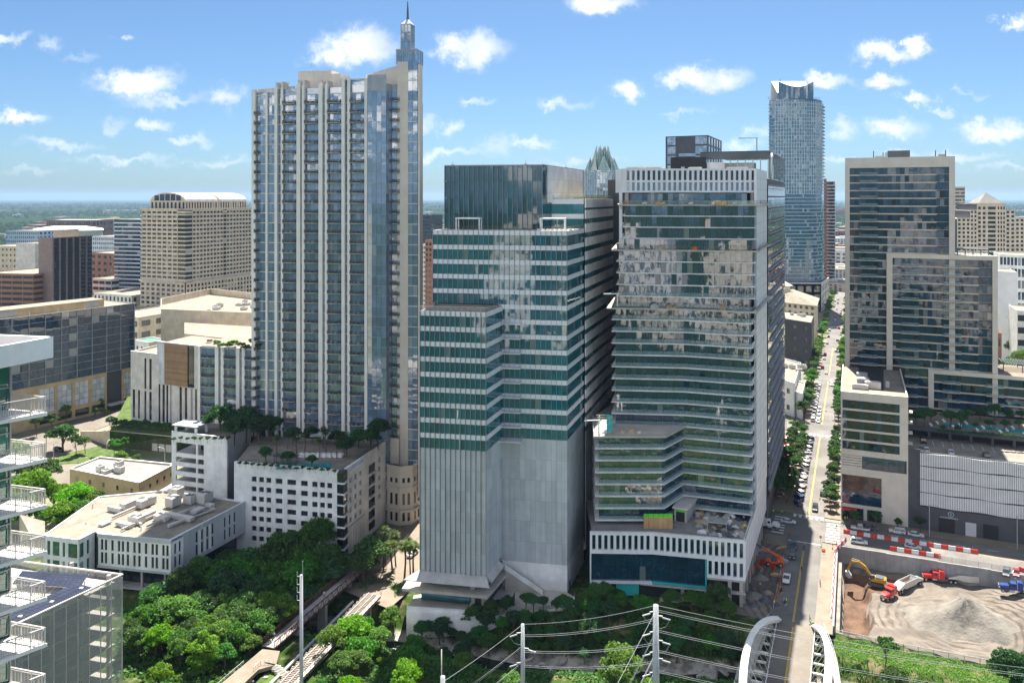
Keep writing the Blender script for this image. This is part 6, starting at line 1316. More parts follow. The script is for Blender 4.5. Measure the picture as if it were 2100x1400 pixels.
blockb('brick_tower','narrow dark red tower with an open frame top beside the slim glass tower','tower',xy(1684,940),xy(1694,936),gd*20,128,2,30,3,'brick','g_dark',fx=.5,fz=.5,limit=0)
# folded glass crown tower
def crown_tower():
 root=thing('crown_tower','blue glass tower with a folded pointed glass crown','tower',xy(1235,800).to_3d());D=793;k=D/F;c=xy(1235,812);bank=Bank(root,'window',80);hw=37*k
 ang=math.pi/8;ring=[(c.x+hw*1.06*math.cos(a),c.y+hw*1.06*math.sin(a))for a in[ang+i*math.pi/4 for i in range(8)]];MB().prism(inset(ring,.5),0,133,top=1).build('core',['g_frost','g_crown'],root)
 for a,b in zip(ring,ring[1:]+ring[:1]):
  f=Fr(a,b)
  if f.n.y>.3:f=Fr(b,a)
  if f.n.y>.2:continue
  n=5;w=f.L/n
  for z in range(20,33):
   for i in range(n):bank.add(f,i*w+.1,(i+1)*w-.1,z*4+.3,z*4+3.8,0,'g_frost',tilt=.5)
  mb=MB()
  for i in range(n+1):f.box(mb,i*w-.2,i*w+.2,0,134-abs(i-2.5),-.2,.4)
  mb.build('ribs','metalwhite',root,kind='stuff')
 def petals(r0,r1,z0,z1,n,off):
  for i in range(n):
   a0,a1=off+i*2*math.pi/n,off+(i+1)*2*math.pi/n;am=(a0+a1)/2;p=lambda a,r_,z:Vector((c.x+r_*math.cos(a),c.y+r_*math.sin(a),z));A_,B_,T_,M_=p(a0,r0,z0),p(a1,r0,z0),p(am,r1,z1),p(am,r0*1.04,z0);I_=p(am,r1*.8,z0)
   mb=MB();mb.add([A_,M_,T_,B_,I_],[(0,1,2),(1,3,2),(3,4,2),(4,0,2),(0,4,3,1)]);mb.build('crown_petal','g_crown',root);mb=MB();mb.bar(A_,T_,.35);mb.bar(B_,T_,.35);mb.bar(M_,T_,.3)
   for t in(.25,.5,.75):mb.bar(A_.lerp(T_,t),M_.lerp(T_,t),.18);mb.bar(M_.lerp(T_,t),B_.lerp(T_,t),.18)
   mb.build('petal_ribs','metalwhite',root,kind='stuff')
 petals(hw*1.0,hw*.66,131,147,8,ang);petals(hw*.72,hw*.34,133,158.5,8,0);petals(hw*.5,hw*.16,134,156,4,ang);bank.flush()
crown_tower()
# pyramid roofed office on the right and neighbours
def pyramid_office():
 root=thing('pyramid_office','pink granite office with stepped shoulders, square windows and a pyramid roof','office building',xy(2030,700).to_3d());bank=Bank(root,'window',200);D=700
 f=Fr(xy(1963,D),xy(2110,D-6));S=f.s;dv=Vector((.1,1))*40
 steps=[(1963,1990,88),(1990,2004,95),(2004,2062,101),(2062,2082,95),(2082,2110,88)]
 for a,b,z in steps:
  t0,t1=S(a),S(b);MB().prism([f.p2(t0,-.4),f.p2(t1,-.4),Vector(f.p2(t1,0))+dv,Vector(f.p2(t0,0))+dv],0,z-.6,top=1).build('core',['charcoal','beige'],root);n=max(2,round((t1-t0)/3.4));nr=round(z/3.6)
  if a==2004:
   cols=spread(t0,S(2023),2,.6)+[(S(2026),S(2042))]+spread(S(2045),t1,3,.6);punched(bank,root,f,t0,t1,0,z,n,nr,.6,.5,'beige','g_dark',cols=cols,rows=spread(0,94,24,.6)+[(95.5,98)])
  else:punched(bank,root,f,t0,t1,0,z,n,nr,.58,.55,'beige','g_dark')
 mb=MB();a,b=S(2008),S(2058);q=[f.p(a,101,.2),f.p(b,101,.2),f.p(b,101,-20),f.p(a,101,-20),f.p((a+b)/2,110.5,-10)];mb.add(q,[(0,1,4),(1,2,4),(2,3,4),(3,0,4),(3,2,1,0)]);mb.build('pyramid_roof','roofgrey',root);mb=MB();f.box(mb,S(2006),S(2060),100,101.2,-21,.6);mb.build('cornice','beige',root);bank.flush()
 blockb('office_tower','banded brown office tower behind the pyramid-roofed office','office tower',xy(1955,900),xy(1979,898),gd*30,118,6,29,8,'beige','g_brown',fx=.85,fz=.55,limit=30);blockb('office_tower','lower pink wing in front of the banded brown tower','office tower',xy(1950,860),xy(1985,855),gd*20,68,8,17,4,'beige','g_dark',limit=20)
 blockb('white_box_building','plain white windowless block above the park trees','building',xy(2044,520),xy(2086,512),gd*26,58,1,1,1,'bandgrey','g_win','roofwhite',.02,.02,'R',2)
 blockb('hotel_wing','white hotel wing with arched dark window rows behind the white block','hotel',xy(2050,620),xy(2140,600),gd*30,62,12,7,6,'white','g_blue','roofwhite',.75,.7,'R',90)
 blockb('parking_deck','pale open parking deck beside the park trees','parking garage',xy(2086,480),xy(2180,470),gd*30,38,4,5,4,'offwhite','dark','roofwhite',.9,.5,'R',30)
 blockb('brick_house','small old brick house with red roof among the park trees','house',xy(2036,450),xy(2054,447),gd*8,30,2,3,2,'brick','g_win','redroof',.4,.4,'R',8)
pyramid_office()
# -------------------------- named mid-distance blocks at the left
blockb('parking_deck','brown parking deck with cars on top behind the blue glass block','parking garage',xy(-40,740),xy(68,730),gd*60,36,5,7,6,'brick','dark','roofgravel',.94,.5,'R',40)
blockb('pale_building','plain pale building with few windows behind the brown parking deck','building',xy(-30,860),xy(34,850),gd*50,54,8,9,6,'tanpale','g_win',fx=.4,fz=.4,limit=40)
blockb('pale_building','blank windowless cream slab left of the dark brown tower','building',xy(33,840),xy(72,834),gd*40,58,1,1,2,'offwhite','g_win',fx=.02,fz=.02,limit=2)
blockb('brick_building','brown brick building with slot windows right of the dark brown tower','building',xy(186,900),xy(234,880),gd*60,44,4,6,6,'brick','g_dark',fx=.5,fz=.45,limit=30)
blockb('white_deck','white open parking deck below the brown brick building','parking garage',xy(190,800),xy(228,790),gd*40,25,3,4,4,'white','dark',fx=.9,fz=.5,limit=20)
blockb('old_post_office','grey classical stone building with tall windows beside the blue banded tower','building',xy(192,720),xy(270,700),gd*60,20,10,3,8,'offwhite','g_win',fx=.45,fz=.6,limit=40)
blockb('tan_deck','low tan parking deck with cars on its roof before the barrel-roofed tower','parking garage',xy(196,640),xy(292,628),gd*40,14,6,2,4,'tan','dark','roofgravel',.9,.5,'R',20)
blockb('tan_shed','flat sunlit roofed low tan building behind the blue glass block','building',xy(222,560),xy(284,545),gd*50,24,5,3,4,'tanpale','g_dark','roofgravel',.6,.5,'R',15)
blockb('green_roof_house','small white house with a dark green roof beside the blue block','house',xy(277,470),xy(305,462),gd*12,22,3,3,2,'white','g_win','greenroof',.4,.3,'R',8)
blockb('brick_tower','brick apartment tower glimpsed between the spire tower and the teal tower','tower',xy(872,560),xy(922,550),gd*30,76,7,20,5,'brick','g_dark','roofgrey',.55,.5,'LR',60)
blockb('pale_tower','pale banded tower behind the brick apartment tower','tower',xy(858,680),xy(886,676),gd*30,66,5,16,4,'offwhite','g_dark','roofgrey',.7,.5,'R',30)
blockb('dark_deck','dark office block far behind the spire tower','building',xy(858,1000),xy(884,994),gd*30,84,4,18,4,'charcoal','g_blue','roofgrey',.8,.5,'R',10)
blockb('tan_lowrise','low tan building at street level between the spire tower and the teal tower','building',xy(856,470),xy(900,462),gd*30,14,5,3,4,'tanpale','g_win','roofgravel',.5,.5,'LR',12)
def arena():
 root=thing('arena','wide brick arena with a pale shallow domed roof on the far plain','arena',xy(140,1700).to_3d());c=xy(140,1720);mb=MB();n=32;rx,ry=70,50
 ring=lambda r_,z:[(c.x+rx*r_*math.cos(2*math.pi*i/n),c.y+ry*r_*math.sin(2*math.pi*i/n),z)for i in range(n)]
 mb.add(ring(1,0)+ring(1,36),[(i,(i+1)%n,n+(i+1)%n,n+i)for i in range(n)]);mb.build('drum','tanpale',root);mb=MB();mb.add(ring(1.04,36)+ring(1.0,39)+ring(.5,44),[(i,(i+1)%n,n+(i+1)%n,n+i)for i in range(n)]+[(n+i,n+(i+1)%n,2*n+(i+1)%n,2*n+i)for i in range(n)]+[tuple(range(2*n,3*n))]);mb.build('domed_roof','white',root)
arena()
blockb('stadium_stand','long brick stadium stand beyond the arena','stadium',xy(95,2000),xy(190,1985),gd*60,50,20,3,6,'brick','g_dark','white',.7,.5,'R',0)
blockb('hospital','long blue-grey hospital block on the far plain at the left','hospital',xy(12,1350),xy(80,1340),gd*60,50,16,7,8,'skyblue','g_win','roofwhite',.5,.5,'R',0);blockb('white_hall','white three-storey block right of the arena','building',xy(186,1280),xy(236,1270),gd*50,44,12,6,8,'white','g_win','roofwhite',.55,.5,'R',0);blockb('glass_hall','pale glazed hall below the arena','building',xy(78,1300),xy(150,1290),gd*60,30,14,4,8,'skyblue','g_blue','roofwhite',.7,.5,'R',0)
# small buildings scattered over the plain, and the blocks mirrored in the glass from behind the viewpoint
far_mesh=[]
for k,(wl,gl_,rf)in enumerate((('offwhite','g_win','roofwhite'),('tanpale','g_win','roofgravel'),('brick','g_dark','roofgrey'),('bandgrey','g_blue','roofwhite'))):
 mb=MB();mb.prism([(-.5,-.5),(.5,-.5),(.5,.5),(-.5,.5)],0,1,top=2);nw=7
 for i in range(nw):
  for j in range(4):mb.box((-.44+(i+.5)*.88/nw,-.5,.12+j*.22),(.07,.02,.12),0,1);mb.box((.5,-.44+(i+.5)*.88/nw,.12+j*.22),(.02,.07,.12),0,1)
 mb.box((.1,.1,1.08),(.4,.3,.16));far_mesh.append(mb.mesh('far_building',[wl,gl_,rf]))
rr=random.Random(42);FT=['off-white','tan','brick red','grey']
def far_b(px,D,w,d,h,label,group,ty=None):
 ty=rr.randrange(4)if ty is None else ty;o=link('far_building',far_mesh[ty]);p=xy(px,D);o.location=(p.x,p.y,0);o.scale=(w,d,h);o.rotation_euler=(0,0,GROT+rr.choice((0,0,.3,-.2)));tag(o,label,'building',group)
FB=[]
for i in range(140):
 D=rr.choice((rr.uniform(900,1500),rr.uniform(1100,2600),rr.uniform(1800,6000)));px=rr.choice((rr.uniform(-20,520),rr.uniform(-20,330),rr.uniform(855,930),rr.uniform(1690,1740),rr.uniform(1950,2100)));big=rr.random()<.2
 if 60<px<240 and 1180<D<2100:D+=1100
 FB.append((px,D,rr.uniform(18,70 if big else 40)*(1+D/6000),rr.uniform(15,40)*(1+D/6000),rr.uniform(7,16)if not big else rr.uniform(14,30),rr.randrange(4)))
CN=[0]*4
for px,D,w,d,h,ty in sorted(FB):far_b(px,D,w,d,h,'small %s building on the far plain, %s of its colour from the left'%(FT[ty],ordw(CN[ty])),'small buildings scattered over the far plain',ty);CN[ty]+=1
DT=[]
for i in range(34):e,d=rr.choice((-1,1))*rr.uniform(30,140),rr.uniform(330,1300);DT.append((d,e,rr.uniform(18,34),rr.uniform(18,30),rr.uniform(10,26)))
for i,(d,e,w,dd,h)in enumerate(sorted(DT)):p=G(e,d);far_b(CX+p.x/p.y*F,p.y,w,dd,h,'mid-rise downtown building partly behind the nearer towers, %s nearest'%ordw(i),'downtown blocks behind the nearer towers')
k=0
for(X,Y,w,d,h,m_)in((-60,-90,40,30,44,0),(40,-120,34,30,52,0),(-130,-160,60,40,50,3),(30,-260,60,40,60,0),(-60,-300,50,40,70,3),(150,-300,60,40,64,3),(-180,-330,60,50,80,0),(230,-200,60,40,40,3),(-20,-60,30,20,22,3),(80,-50,40,22,18,0)):
 o=link('mirrored_building',far_mesh[m_]);o.location=(X,Y,0);o.scale=(w,d,h);o.rotation_euler=(0,0,math.pi+.2*math.sin(k*2.1));tag(o,'pale apartment block behind the viewpoint, mirrored in the glass, %s of ten'%ordw(k),'building','blocks mirrored in the glass');k+=1
# -------------------------- arched road bridge
def bridge():
 root=thing('road_bridge','cream road bridge with two outward-leaning arches and curved footways','bridge',G(0,-50,0))
 mb=MB();mb.prism([G2(-5.2,-84),G2(4.6,-84),G2(4.6,-22.5),G2(-5.2,-22.5)],-1.0,.03);mb.build('deck','road_conc',root)
 for e in(-.85,-.62):mb=MB();mb.prism([G2(e,-84),G2(e+.16,-84),G2(e+.16,-25),G2(e,-25)],.03,.045);mb.build('centre_line','paint_yellow',root)
 for s_ in(-1,1):
  bow=lambda d:s_*(5.6+5.2*max(0,1-((d+53)/33)**2))
  ds=[-84+i*2.05 for i in range(31)];inner=[s_*(5.0+2.6*max(0,1-((d+53)/30)**2))for d in ds]
  mb=MB()
  for i in range(30):
   a,b=ds[i],ds[i+1];q=[G2(inner[i],a),G2(bow(a),a),G2(bow(b),b),G2(inner[i+1],b)];mb.prism(q,-.5,.16)
  mb.build('footway','concrete_light',root)
  arch=[]
  for i in range(41):
   d=-83+i*1.5;z=7.0*(1-((d+53)/30)**2);arch.append(G(s_*(4.15+.6*z),d,z+.15))
  mb=MB();secs=[]
  for i,p in enumerate(arch):
   t=(arch[min(i+1,40)]-arch[max(i-1,0)]).normalized();out=Vector((GE.x,GE.y,0))*s_;u=(out+Vector((0,0,.6))).normalized();u=(u-t*u.dot(t)).normalized();v=t.cross(u);secs.append([p+u*a*.62+v*b*.5 for a,b in((-1,-1),(1,-1),(1,1),(-1,1))])
  o=len(mb.v);mb.v+=[tuple(x)for s in secs for x in s];mb.f+=[(o+i*4+k,o+i*4+(k+1)%4,o+(i+1)*4+(k+1)%4,o+(i+1)*4+k)for i in range(40)for k in range(4)]+[(3,2,1,0),(160,161,162,163)];mb.m+=[0]*(len(mb.f)-len(mb.m));mb.build('arch','warmwhite',root)
  for i in range(4,38,2):
   d=-83+i*1.5;p=arch[i];mb=MB();mb.bar(G(s_*4.3,d,.1),p,.09);mb.build('hanger','metal',root);
   if 8<=i<=34:mb=MB();mb.bar(G(bow(d)*.97,d,.1),p,.05);mb.build('hanger','metaldark',root)
  for i in range(2,29,2):mb=MB();a=ds[i];mb.bar(G(s_*4.7,a,-.25),G(inner[i],a,-.25),.5,.4);mb.build('cross_beam','warmwhite',root)
  mb=MB();
  for i in range(30):mb.bar(G(s_*4.45,ds[i],.75),G(s_*4.45,ds[i+1],.75),.12);mb.bar(G(s_*4.45,ds[i],0),G(s_*4.45,ds[i],.75),.12)
  mb.build('road_rail','sidegrey',root);mb=MB()
  for i in range(30):mb.bar(G(bow(ds[i])*.985,ds[i],1.2),G(bow(ds[i+1])*.985,ds[i+1],1.2),.08);mb.bar(G(bow(ds[i])*.985,ds[i],.1),G(bow(ds[i])*.985,ds[i],1.2),.06)
  mb.build('footway_rail','metal',root);mb=MB()
  for i in range(29):mb.bar(G(inner[i]+s_*.1,ds[i],1.15),G(inner[i+1]+s_*.1,ds[i+1],1.15),.07);mb.bar(G(inner[i]+s_*.1,ds[i],.1),G(inner[i]+s_*.1,ds[i],1.15),.06)
  mb.build('inner_rail','metaldark',root)
 for d in(-23.5,-82.5):mb=MB();mb.prism([G2(-7,d-1),G2(7,d-1),G2(7,d+1),G2(-7,d+1)],-8,-.6);mb.build('abutment','concrete',root)
bridge()
# -------------------------- footbridge, trestle, landing and stairs
def footbridges():
 A,B=Vector((-56.5,184.6)),Vector((-41.5,227.0));f=Fr(A,B);L=f.L
 root=thing('footbridge','rust red steel truss footbridge through the trees','footbridge',(A.x,A.y,2));n=40
 for i in range(n):mb=MB();f.box(mb,i*L/n+.02,(i+1)*L/n-.02,1.75,2.0,-1.6,1.6);mb.build('deck_plank','concrete',root)
 for o in(-1.7,1.7):
  mb=MB();mb.bar(f.p(0,3.5,o),f.p(L,3.5,o),.2);mb.build('top_chord','rust',root);mb=MB();mb.bar(f.p(0,1.7,o),f.p(L,1.7,o),.3);mb.build('bottom_chord','rust',root);m_=20;mb=MB()
  for i in range(m_+1):mb.bar(f.p(i*L/m_,1.7,o),f.p(i*L/m_,3.5,o),.14)
  for i in range(m_):mb.bar(f.p(i*L/m_,1.7,o),f.p((i+1)*L/m_,3.5,o),.1)
  mb.build('truss_web','rust',root);mb=MB()
  for h in(2.3,2.6,2.9,3.2):mb.bar(f.p(0,h,o*.96),f.p(L,h,o*.96),.04)
  mb.build('guard_wires','rust',root)
 for t in(10,22,34):mb=MB();f.box(mb,t,t+1,-8,1.6,-1.2,1.2);mb.build('pier','concrete',root)
 A,B=Vector((-51.0,165.0)),Vector((-37.0,210.3));f=Fr(A,B);L=f.L;root=thing('rail_trestle','disused timber rail trestle with sleepers and a plank walkway','trestle',(A.x,A.y,1.5));n=76
 for i in range(n):mb=MB();f.box(mb,i*L/n,i*L/n+.34,1.3,1.55,-1.5-.2*(i%3),1.5);mb.build('sleeper','timber',root)
 for o in(-.75,.75):mb=MB();mb.bar(f.p(0,1.65,o),f.p(L,1.65,o),.14,.2);mb.build('rail','metal',root)
 for o in(-1.2,1.2,2.4):mb=MB();mb.bar(f.p(0,1.0,o),f.p(L,1.0,o),.4,.5);mb.build('stringer','timber',root)
 mb=MB();f.box(mb,0,L,1.35,1.5,1.7,2.7);mb.build('walkway','concrete_light',root);mb=MB()
 for i in range(27):mb.bar(f.p(i*L/26,1.4,2.7),f.p(i*L/26,2.6,2.7),.1)
 mb.bar(f.p(0,2.6,2.7),f.p(L,2.6,2.7),.1);mb.bar(f.p(0,2.0,2.7),f.p(L,2.0,2.7),.07);mb.build('handrail','timber',root)
 for i in range(9):
  mb=MB();t=3+i*5
  for o in(-1.6,-.5,.6,1.8):mb.bar(f.p(t,-8,o*1.25),f.p(t,1.2,o),.35)
  mb.bar(f.p(t,.8,-2),f.p(t,.8,2.6),.4);mb.bar(f.p(t,-5,-2),f.p(t,.3,2),.2);mb.build('bent','timber',root)
 root=thing('water_pipe','grey pipe carried beside the rail trestle','pipe',(A.x,A.y,0));mb=MB();mb.tube([f.p(6,.8,-3.4),f.p(L-4,.8,-3.4)],.35,8);mb.build('pipe','metal',root)
 for i in range(5):mb=MB();f.box(mb,8+i*8,8.5+i*8,-6,.5,-3.8,-3.0);mb.build('pipe_support','concrete',root)
 # landing with ramp and stair
 root=thing('landing','tan concrete path landing at the near end of the footbridge','path',at(540,1370,2));mb=MB();mb.prism([p.xy for p in(at(430,1420,2),at(505,1358,2),at(538,1330,2),at(574,1334,2),at(566,1362,2),at(530,1372,2),at(480,1420,2))],1.2,2.0);mb.build('paving','sidewalk',root)
 for k in range(10):p,q=at(552+k*5.2,1364+k*4.2,2-k*.17),at(566+k*5.2,1358+k*4.2,2-k*.17);p2,q2=at(552+k*5.2,1370+k*4.2,2-k*.17),at(570+k*5.2,1364+k*4.2,2-k*.17);mb=MB();zz_=2-k*.17;f_=Fr((p.x,p.y),(q.x+.6,q.y));c=(p+q)/2;mb.box((c.x,c.y,zz_-.3),(4.2,.42,.6),GROT+R(66)-R(90)+R(28));mb.build('step','concrete_light',root)
 railing(root,[at(520,1376,2).xy,at(534,1363,2).xy,at(560,1360,2).xy],2.0,1.0,'metal','railing',.8);railing(root,[at(440,1412,2).xy,at(500,1360,2).xy],2.0,.7,'offwhite','kerb_rail',1.0)
 mb=MB();mb.prism([p.xy for p in(at(505,1420,.5),at(550,1372,.5),at(610,1420,.5))],-.5,.5);mb.build('planting_bed','grass',root)
 for k in range(7):o=link('boulder',random.choice(RK));p=at(500+k*15,1388+(k%3)*8,.6);o.location=p;o.scale=(.6,.6,.4);tag(o,'%s pale boulder in the planting bed below the landing'%ordw(k),'boulder','boulders by the landing')
footbridges()
# -------------------------- poles and wires
def poles():
 def pole(px,D,py,r0,r1,label,name='power_pole',mat='metal'):
  p=atd(px,D);z=zat(py,D);root=thing(name,label,'pole',(p.x,p.y,-3));mb=MB();mb.tube([(p.x,p.y,-3),(p.x,p.y,z)],[r0,r1],12);mb.build('shaft',mat,root,smooth=True);return root,p,z
 r1,p1,z1=pole(1345,150,1240,.85,.5,'tall grey steel power pole with insulator arms before the hotel podium');r2,p2,z2=pole(1072,160,1279,.55,.35,'slim grey steel power pole left of the tall one');r0,p0,z0=pole(2250,140,1385,.8,.5,'steel power pole beyond the right edge');r3,p3,z3=pole(908,150,1386,.5,.45,'short grey pole top at the bottom edge below the teal tower');pole(905.5,165,1331,.13,.1,'thin whip-like pole beside the creek bed','flag_pole','metalwhite')
 lv=[(0,0),(2.0,.0),(5.6,.4),(9.2,.8),(13,1.1)]
 def wires(pa,za,pb,zb,lva,lvb,sag,side,nm,lab):
  root=thing('power_line',lab,'cable',(pa.x,pa.y,za))
  for i,(la,lb)in enumerate(zip(lva,lvb)):
   for k in range(1 if i==0 else 2):
    A=Vector((pa.x,pa.y,za-la))+Vector((0,side*.8*(i>0),0))-Vector((0,0,.35*k));B=Vector((pb.x,pb.y,zb-lb))+Vector((0,side*.8*(i>0),0))-Vector((0,0,.35*k));pts=[]
    for j in range(13):t=j/12;q=A.lerp(B,t);q.z-=sag*4*t*(1-t);pts.append(q)
    mb=MB();mb.tube(pts,.03,4);mb.build('wire','metal',root)
 wires(p2,z2,p1,z1,[0,1.7,4.8,7.7],[0,2.0,6.6,10.0],.8,-1,0,'pale power lines strung between the two steel poles');wires(p1,z1,p0,z0,[0,1.2,5.0,8.8,12.6],[0,1.6,5.4,9.2,13],1.2,1,0,'pale power lines running from the tall pole over the road bridge to the right')
 pe=atd(840,120);wires(p2,z2,pe,zat(1440,120),[0,3.8,7,10],[0,3,6,9],.5,-1,0,'pale power lines falling from the slim pole to the lower left');wires(p1,z1,atd(1180,105),zat(1560,105),[1,4,8,11],[0,3,6,9],.2,-1,0,'guy-like lines dropping from the tall pole toward the viewer')
 for root,p,z,offs in((r1,p1,z1,(1.2,2,5,6.6,8.8,10,12.6)),(r2,p2,z2,(1.7,4.8,7.7))):
  for k,o in enumerate(offs):
   s_=1 if k%2 else-1;mb=MB();a=Vector((p.x,p.y,z-o));mb.bar(a,a+Vector((s_*1.2,-.4,.1)),.18);mb.tube([a+Vector((s_*1.1,-.5,-.1)),a+Vector((s_*2.6,-.6,-.5))],.14,6);loop=[a+Vector((s_*2.5,-.6,-.5)),a+Vector((s_*1.8,-.8,-1.6)),a+Vector((s_*.7,-.8,-2.0)),a+Vector((0,-.9,-1.5))];mb.tube(loop,.03,4);mb.build('insulator_arm','metal',root)
 root,p,z=pole(618,150,1178,.42,.3,'tall grey monopole with side brackets before the trees','monopole')
 mb=MB();mb.tube([(p.x+.25,p.y,z-1),(p.x+.25,p.y,z+2.6)],.07,5);mb.build('whip_antenna','metal',root)
 for k in range(4):zz_=z+.3-k*1.5;mb=MB();mb.bar((p.x,p.y,zz_-.6),(p.x-.8,p.y,zz_-.6),.08);mb.bar((p.x-.8,p.y,zz_-.6),(p.x-.8,p.y,zz_+.3),.08);mb.build('bracket','metalwhite',root)
 mb=MB();zz_=zat(1370,150);mb.tube([(p.x,p.y,zz_),(p.x+.9,p.y-.1,zz_+1.1),(p.x+1.6,p.y-.1,zz_+1.2)],.06,5);mb.box((p.x+1.7,p.y-.1,zz_+1.18),(.5,.2,.12));mb.build('lamp_arm','metalwhite',root)
poles()
# -------------------------- vehicles
def loft(mb,secs,mi=0):
 """secs: (x, z bottom, z top, half width)"""
 o=len(mb.v);n=8
 for x,zb,zt,hw in secs:
  q=min(.16,(zt-zb)*.3);mb.v+=[(x,-hw*.9,zb),(x,-hw,zb+q),(x,-hw,zt-q),(x,-hw*.86,zt),(x,hw*.86,zt),(x,hw,zt-q),(x,hw,zb+q),(x,hw*.9,zb)]
 for i in range(len(secs)-1):
  for k in range(n):a,b=o+i*n+k,o+i*n+(k+1)%n;mb.f.append((a,b,b+n,a+n));mb.m.append(mi)
 mb.f.append(tuple(o+k for k in range(n))[::-1]);mb.m.append(mi);mb.f.append(tuple(o+(len(secs)-1)*n+k for k in range(n)));mb.m.append(mi)
def wheel_mesh(r,w):
 mb=MB();mb.tube([(0,-w/2,0),(0,w/2,0)],r,14);return mb.mesh('tyre','tyre')
def rim_mesh(r,w):mb=MB();mb.tube([(0,-w/2,0),(0,w/2,0)],r*.62,10);return mb.mesh('rim','metal')
WM={}
def wheel(root,x,y,r,w=.24):
 if(r,w)not in WM:WM[(r,w)]=(wheel_mesh(r,w),rim_mesh(r,w+.03))
 a,b=WM[(r,w)];o=link('wheel',a,root,True);o.location=(x,y,r);q=link('rim',b,o,True)
CARPROTO={}
def frustum(mb,x0,x1,z0,hw0,X0,X1,z1,hw1,mi=0):
 mb.add([(x0,-hw0,z0),(x1,-hw0,z0),(x1,hw0,z0),(x0,hw0,z0),(X0,-hw1,z1),(X1,-hw1,z1),(X1,hw1,z1),(X0,hw1,z1)],BOXF,mi)
def car_proto(kind,col):
 k=(kind,col)
 if k in CARPROTO:return CARPROTO[k],False
 root=thing('car','','car');cm='car%d'%col;mb=MB()
 if kind=='sedan':
  loft(mb,[(-2.35,.42,.78,.72),(-2.2,.28,.98,.86),(-1.2,.22,1.0,.9),(.9,.22,.96,.9),(1.9,.25,.84,.87),(2.3,.34,.7,.76)]);g=(-1.95,1.15,.95,.83,-1.2,.25,1.42,.62);wb,r=(-1.38,1.42),.33
 elif kind=='suv':
  loft(mb,[(-2.4,.45,1.0,.8),(-2.3,.32,1.08,.92),(0,.28,1.08,.95),(1.2,.28,1.04,.94),(2.1,.32,.98,.9),(2.4,.4,.82,.8)]);g=(-2.3,1.35,1.04,.88,-2.05,.6,1.74,.7);wb,r=(-1.45,1.5),.38
 else:
  loft(mb,[(-2.85,.55,1.02,.92),(-2.75,.5,1.08,.96),(-.6,.48,1.08,.97),(1.2,.45,1.1,.97),(2.4,.48,1.05,.93),(2.75,.55,.9,.85)]);g=(-.75,1.35,1.06,.9,-.55,.65,1.85,.74);wb,r=(-1.75,1.85),.42
 mb.build('body',cm,root,smooth=False,local=True)
 mb=MB();frustum(mb,g[0],g[1],g[2],g[3],g[4],g[5],g[6]-.05,g[7]);mb.build('windows','g_car',root,local=True)
 mb=MB();mb.box(((g[4]+g[5])/2,0,g[6]-.02),(g[5]-g[4]+.04,g[7]*2+.04,.08));mb.build('roof',cm,root,local=True);mb=MB()
 for s_ in(-1,1):
  for(a,b)in((g[0],g[4]),(g[1],g[5]),((g[0]+g[1])/2,(g[4]+g[5])/2)):mb.bar((a,s_*g[3]*1.0,g[2]),(b,s_*(g[7]+.01),g[6]-.04),.07)
 mb.build('pillars',cm,root,local=True)
 if kind=='pickup':mb=MB();mb.box((-1.75,0,1.09),(1.85,1.6,.04));mb.build('load_bed','charcoal',root,local=True)
 fx,bx={'sedan':(2.27,-2.33),'suv':(2.37,-2.38),'pickup':(2.72,-2.83)}[kind]
 for s_ in(-1,1):
  mb=MB();mb.box((fx,s_*.58,.68 if kind=='sedan' else.8),(.12,.32,.16));mb.build('headlight','whiteplastic',root,local=True);mb=MB();mb.box((bx,s_*.62,.8 if kind=='sedan' else.88),(.1,.26,.2));mb.build('tail_light','redplastic',root,local=True)
  for x in wb:wheel(root,x,s_*.82,r)
 mb=MB();mb.box((fx+.02,0,.42),(.1,1.3,.2));mb.build('bumper','charcoal',root,local=True)
 CARPROTO[k]=root;return root,True
COLN=['white','silver','black','grey','dark grey','red','dark blue','beige'];SD=math.atan2(GD.y,GD.x)
def car(kind,col,p,rz,label,group=None):
 pr,fresh=car_proto(kind,col);o=pr if fresh else copy_tree(pr);o.location=p;o.rotation_euler=(0,0,rz);o.name={'sedan':'car','suv':'car','pickup':'pickup_truck'}[kind]
 o['label']=label;o['category']='pickup truck' if kind=='pickup' else 'car'
 if group:o['group']=group
 elif 'group' in o:del o['group']
rr=random.Random(9);KN={'sedan':'saloon','suv':'sport utility car','pickup':'pickup truck'}
for i in range(17):
 kd=rr.choice(['sedan','suv','suv','sedan','pickup']);co=rr.choice([0,0,1,1,3,2,4,7]if i>1 else[6]);car(kd,co,G(-4.7,59+i*5.0,.01),SD+.55,'%s %s, %s from the near crossing in the kerbside row'%(COLN[co],KN[kd],ordw(i)),'cars parked along the left kerb')
for i in range(13):
 kd=rr.choice(['sedan','suv','sedan']);co=rr.choice([0,1,0,3,2,1]);car(kd,co,G(-4.9,171+i*6.6,.01),SD,'%s %s parked on the second block, %s from its crossing'%(COLN[co],KN[kd],ordw(i)),'cars parked on the second block')
for i in range(6):
 kd=rr.choice(['sedan','suv']);co=rr.choice([0,1,2,6]);car(kd,co,G(-2.6 if i<4 else 1.4,170+i*7 if i<4 else 215+i*9,.01),SD+math.pi,'%s %s waiting in the second block lane, %s in line'%(COLN[co],KN[kd],ordw(i)),'cars waiting on the second block')
for i in range(26):
 kd=rr.choice(['sedan','suv']);co=rr.choice([0,1,0,2,3,5]);e=rr.choice((-5,-2.4,1.6,3.4));car(kd,co,G(e,282+i*15,.01),SD,'%s %s far along the street, %s car beyond the second block'%(COLN[co],KN[kd],ordw(i)),'cars far along the street')
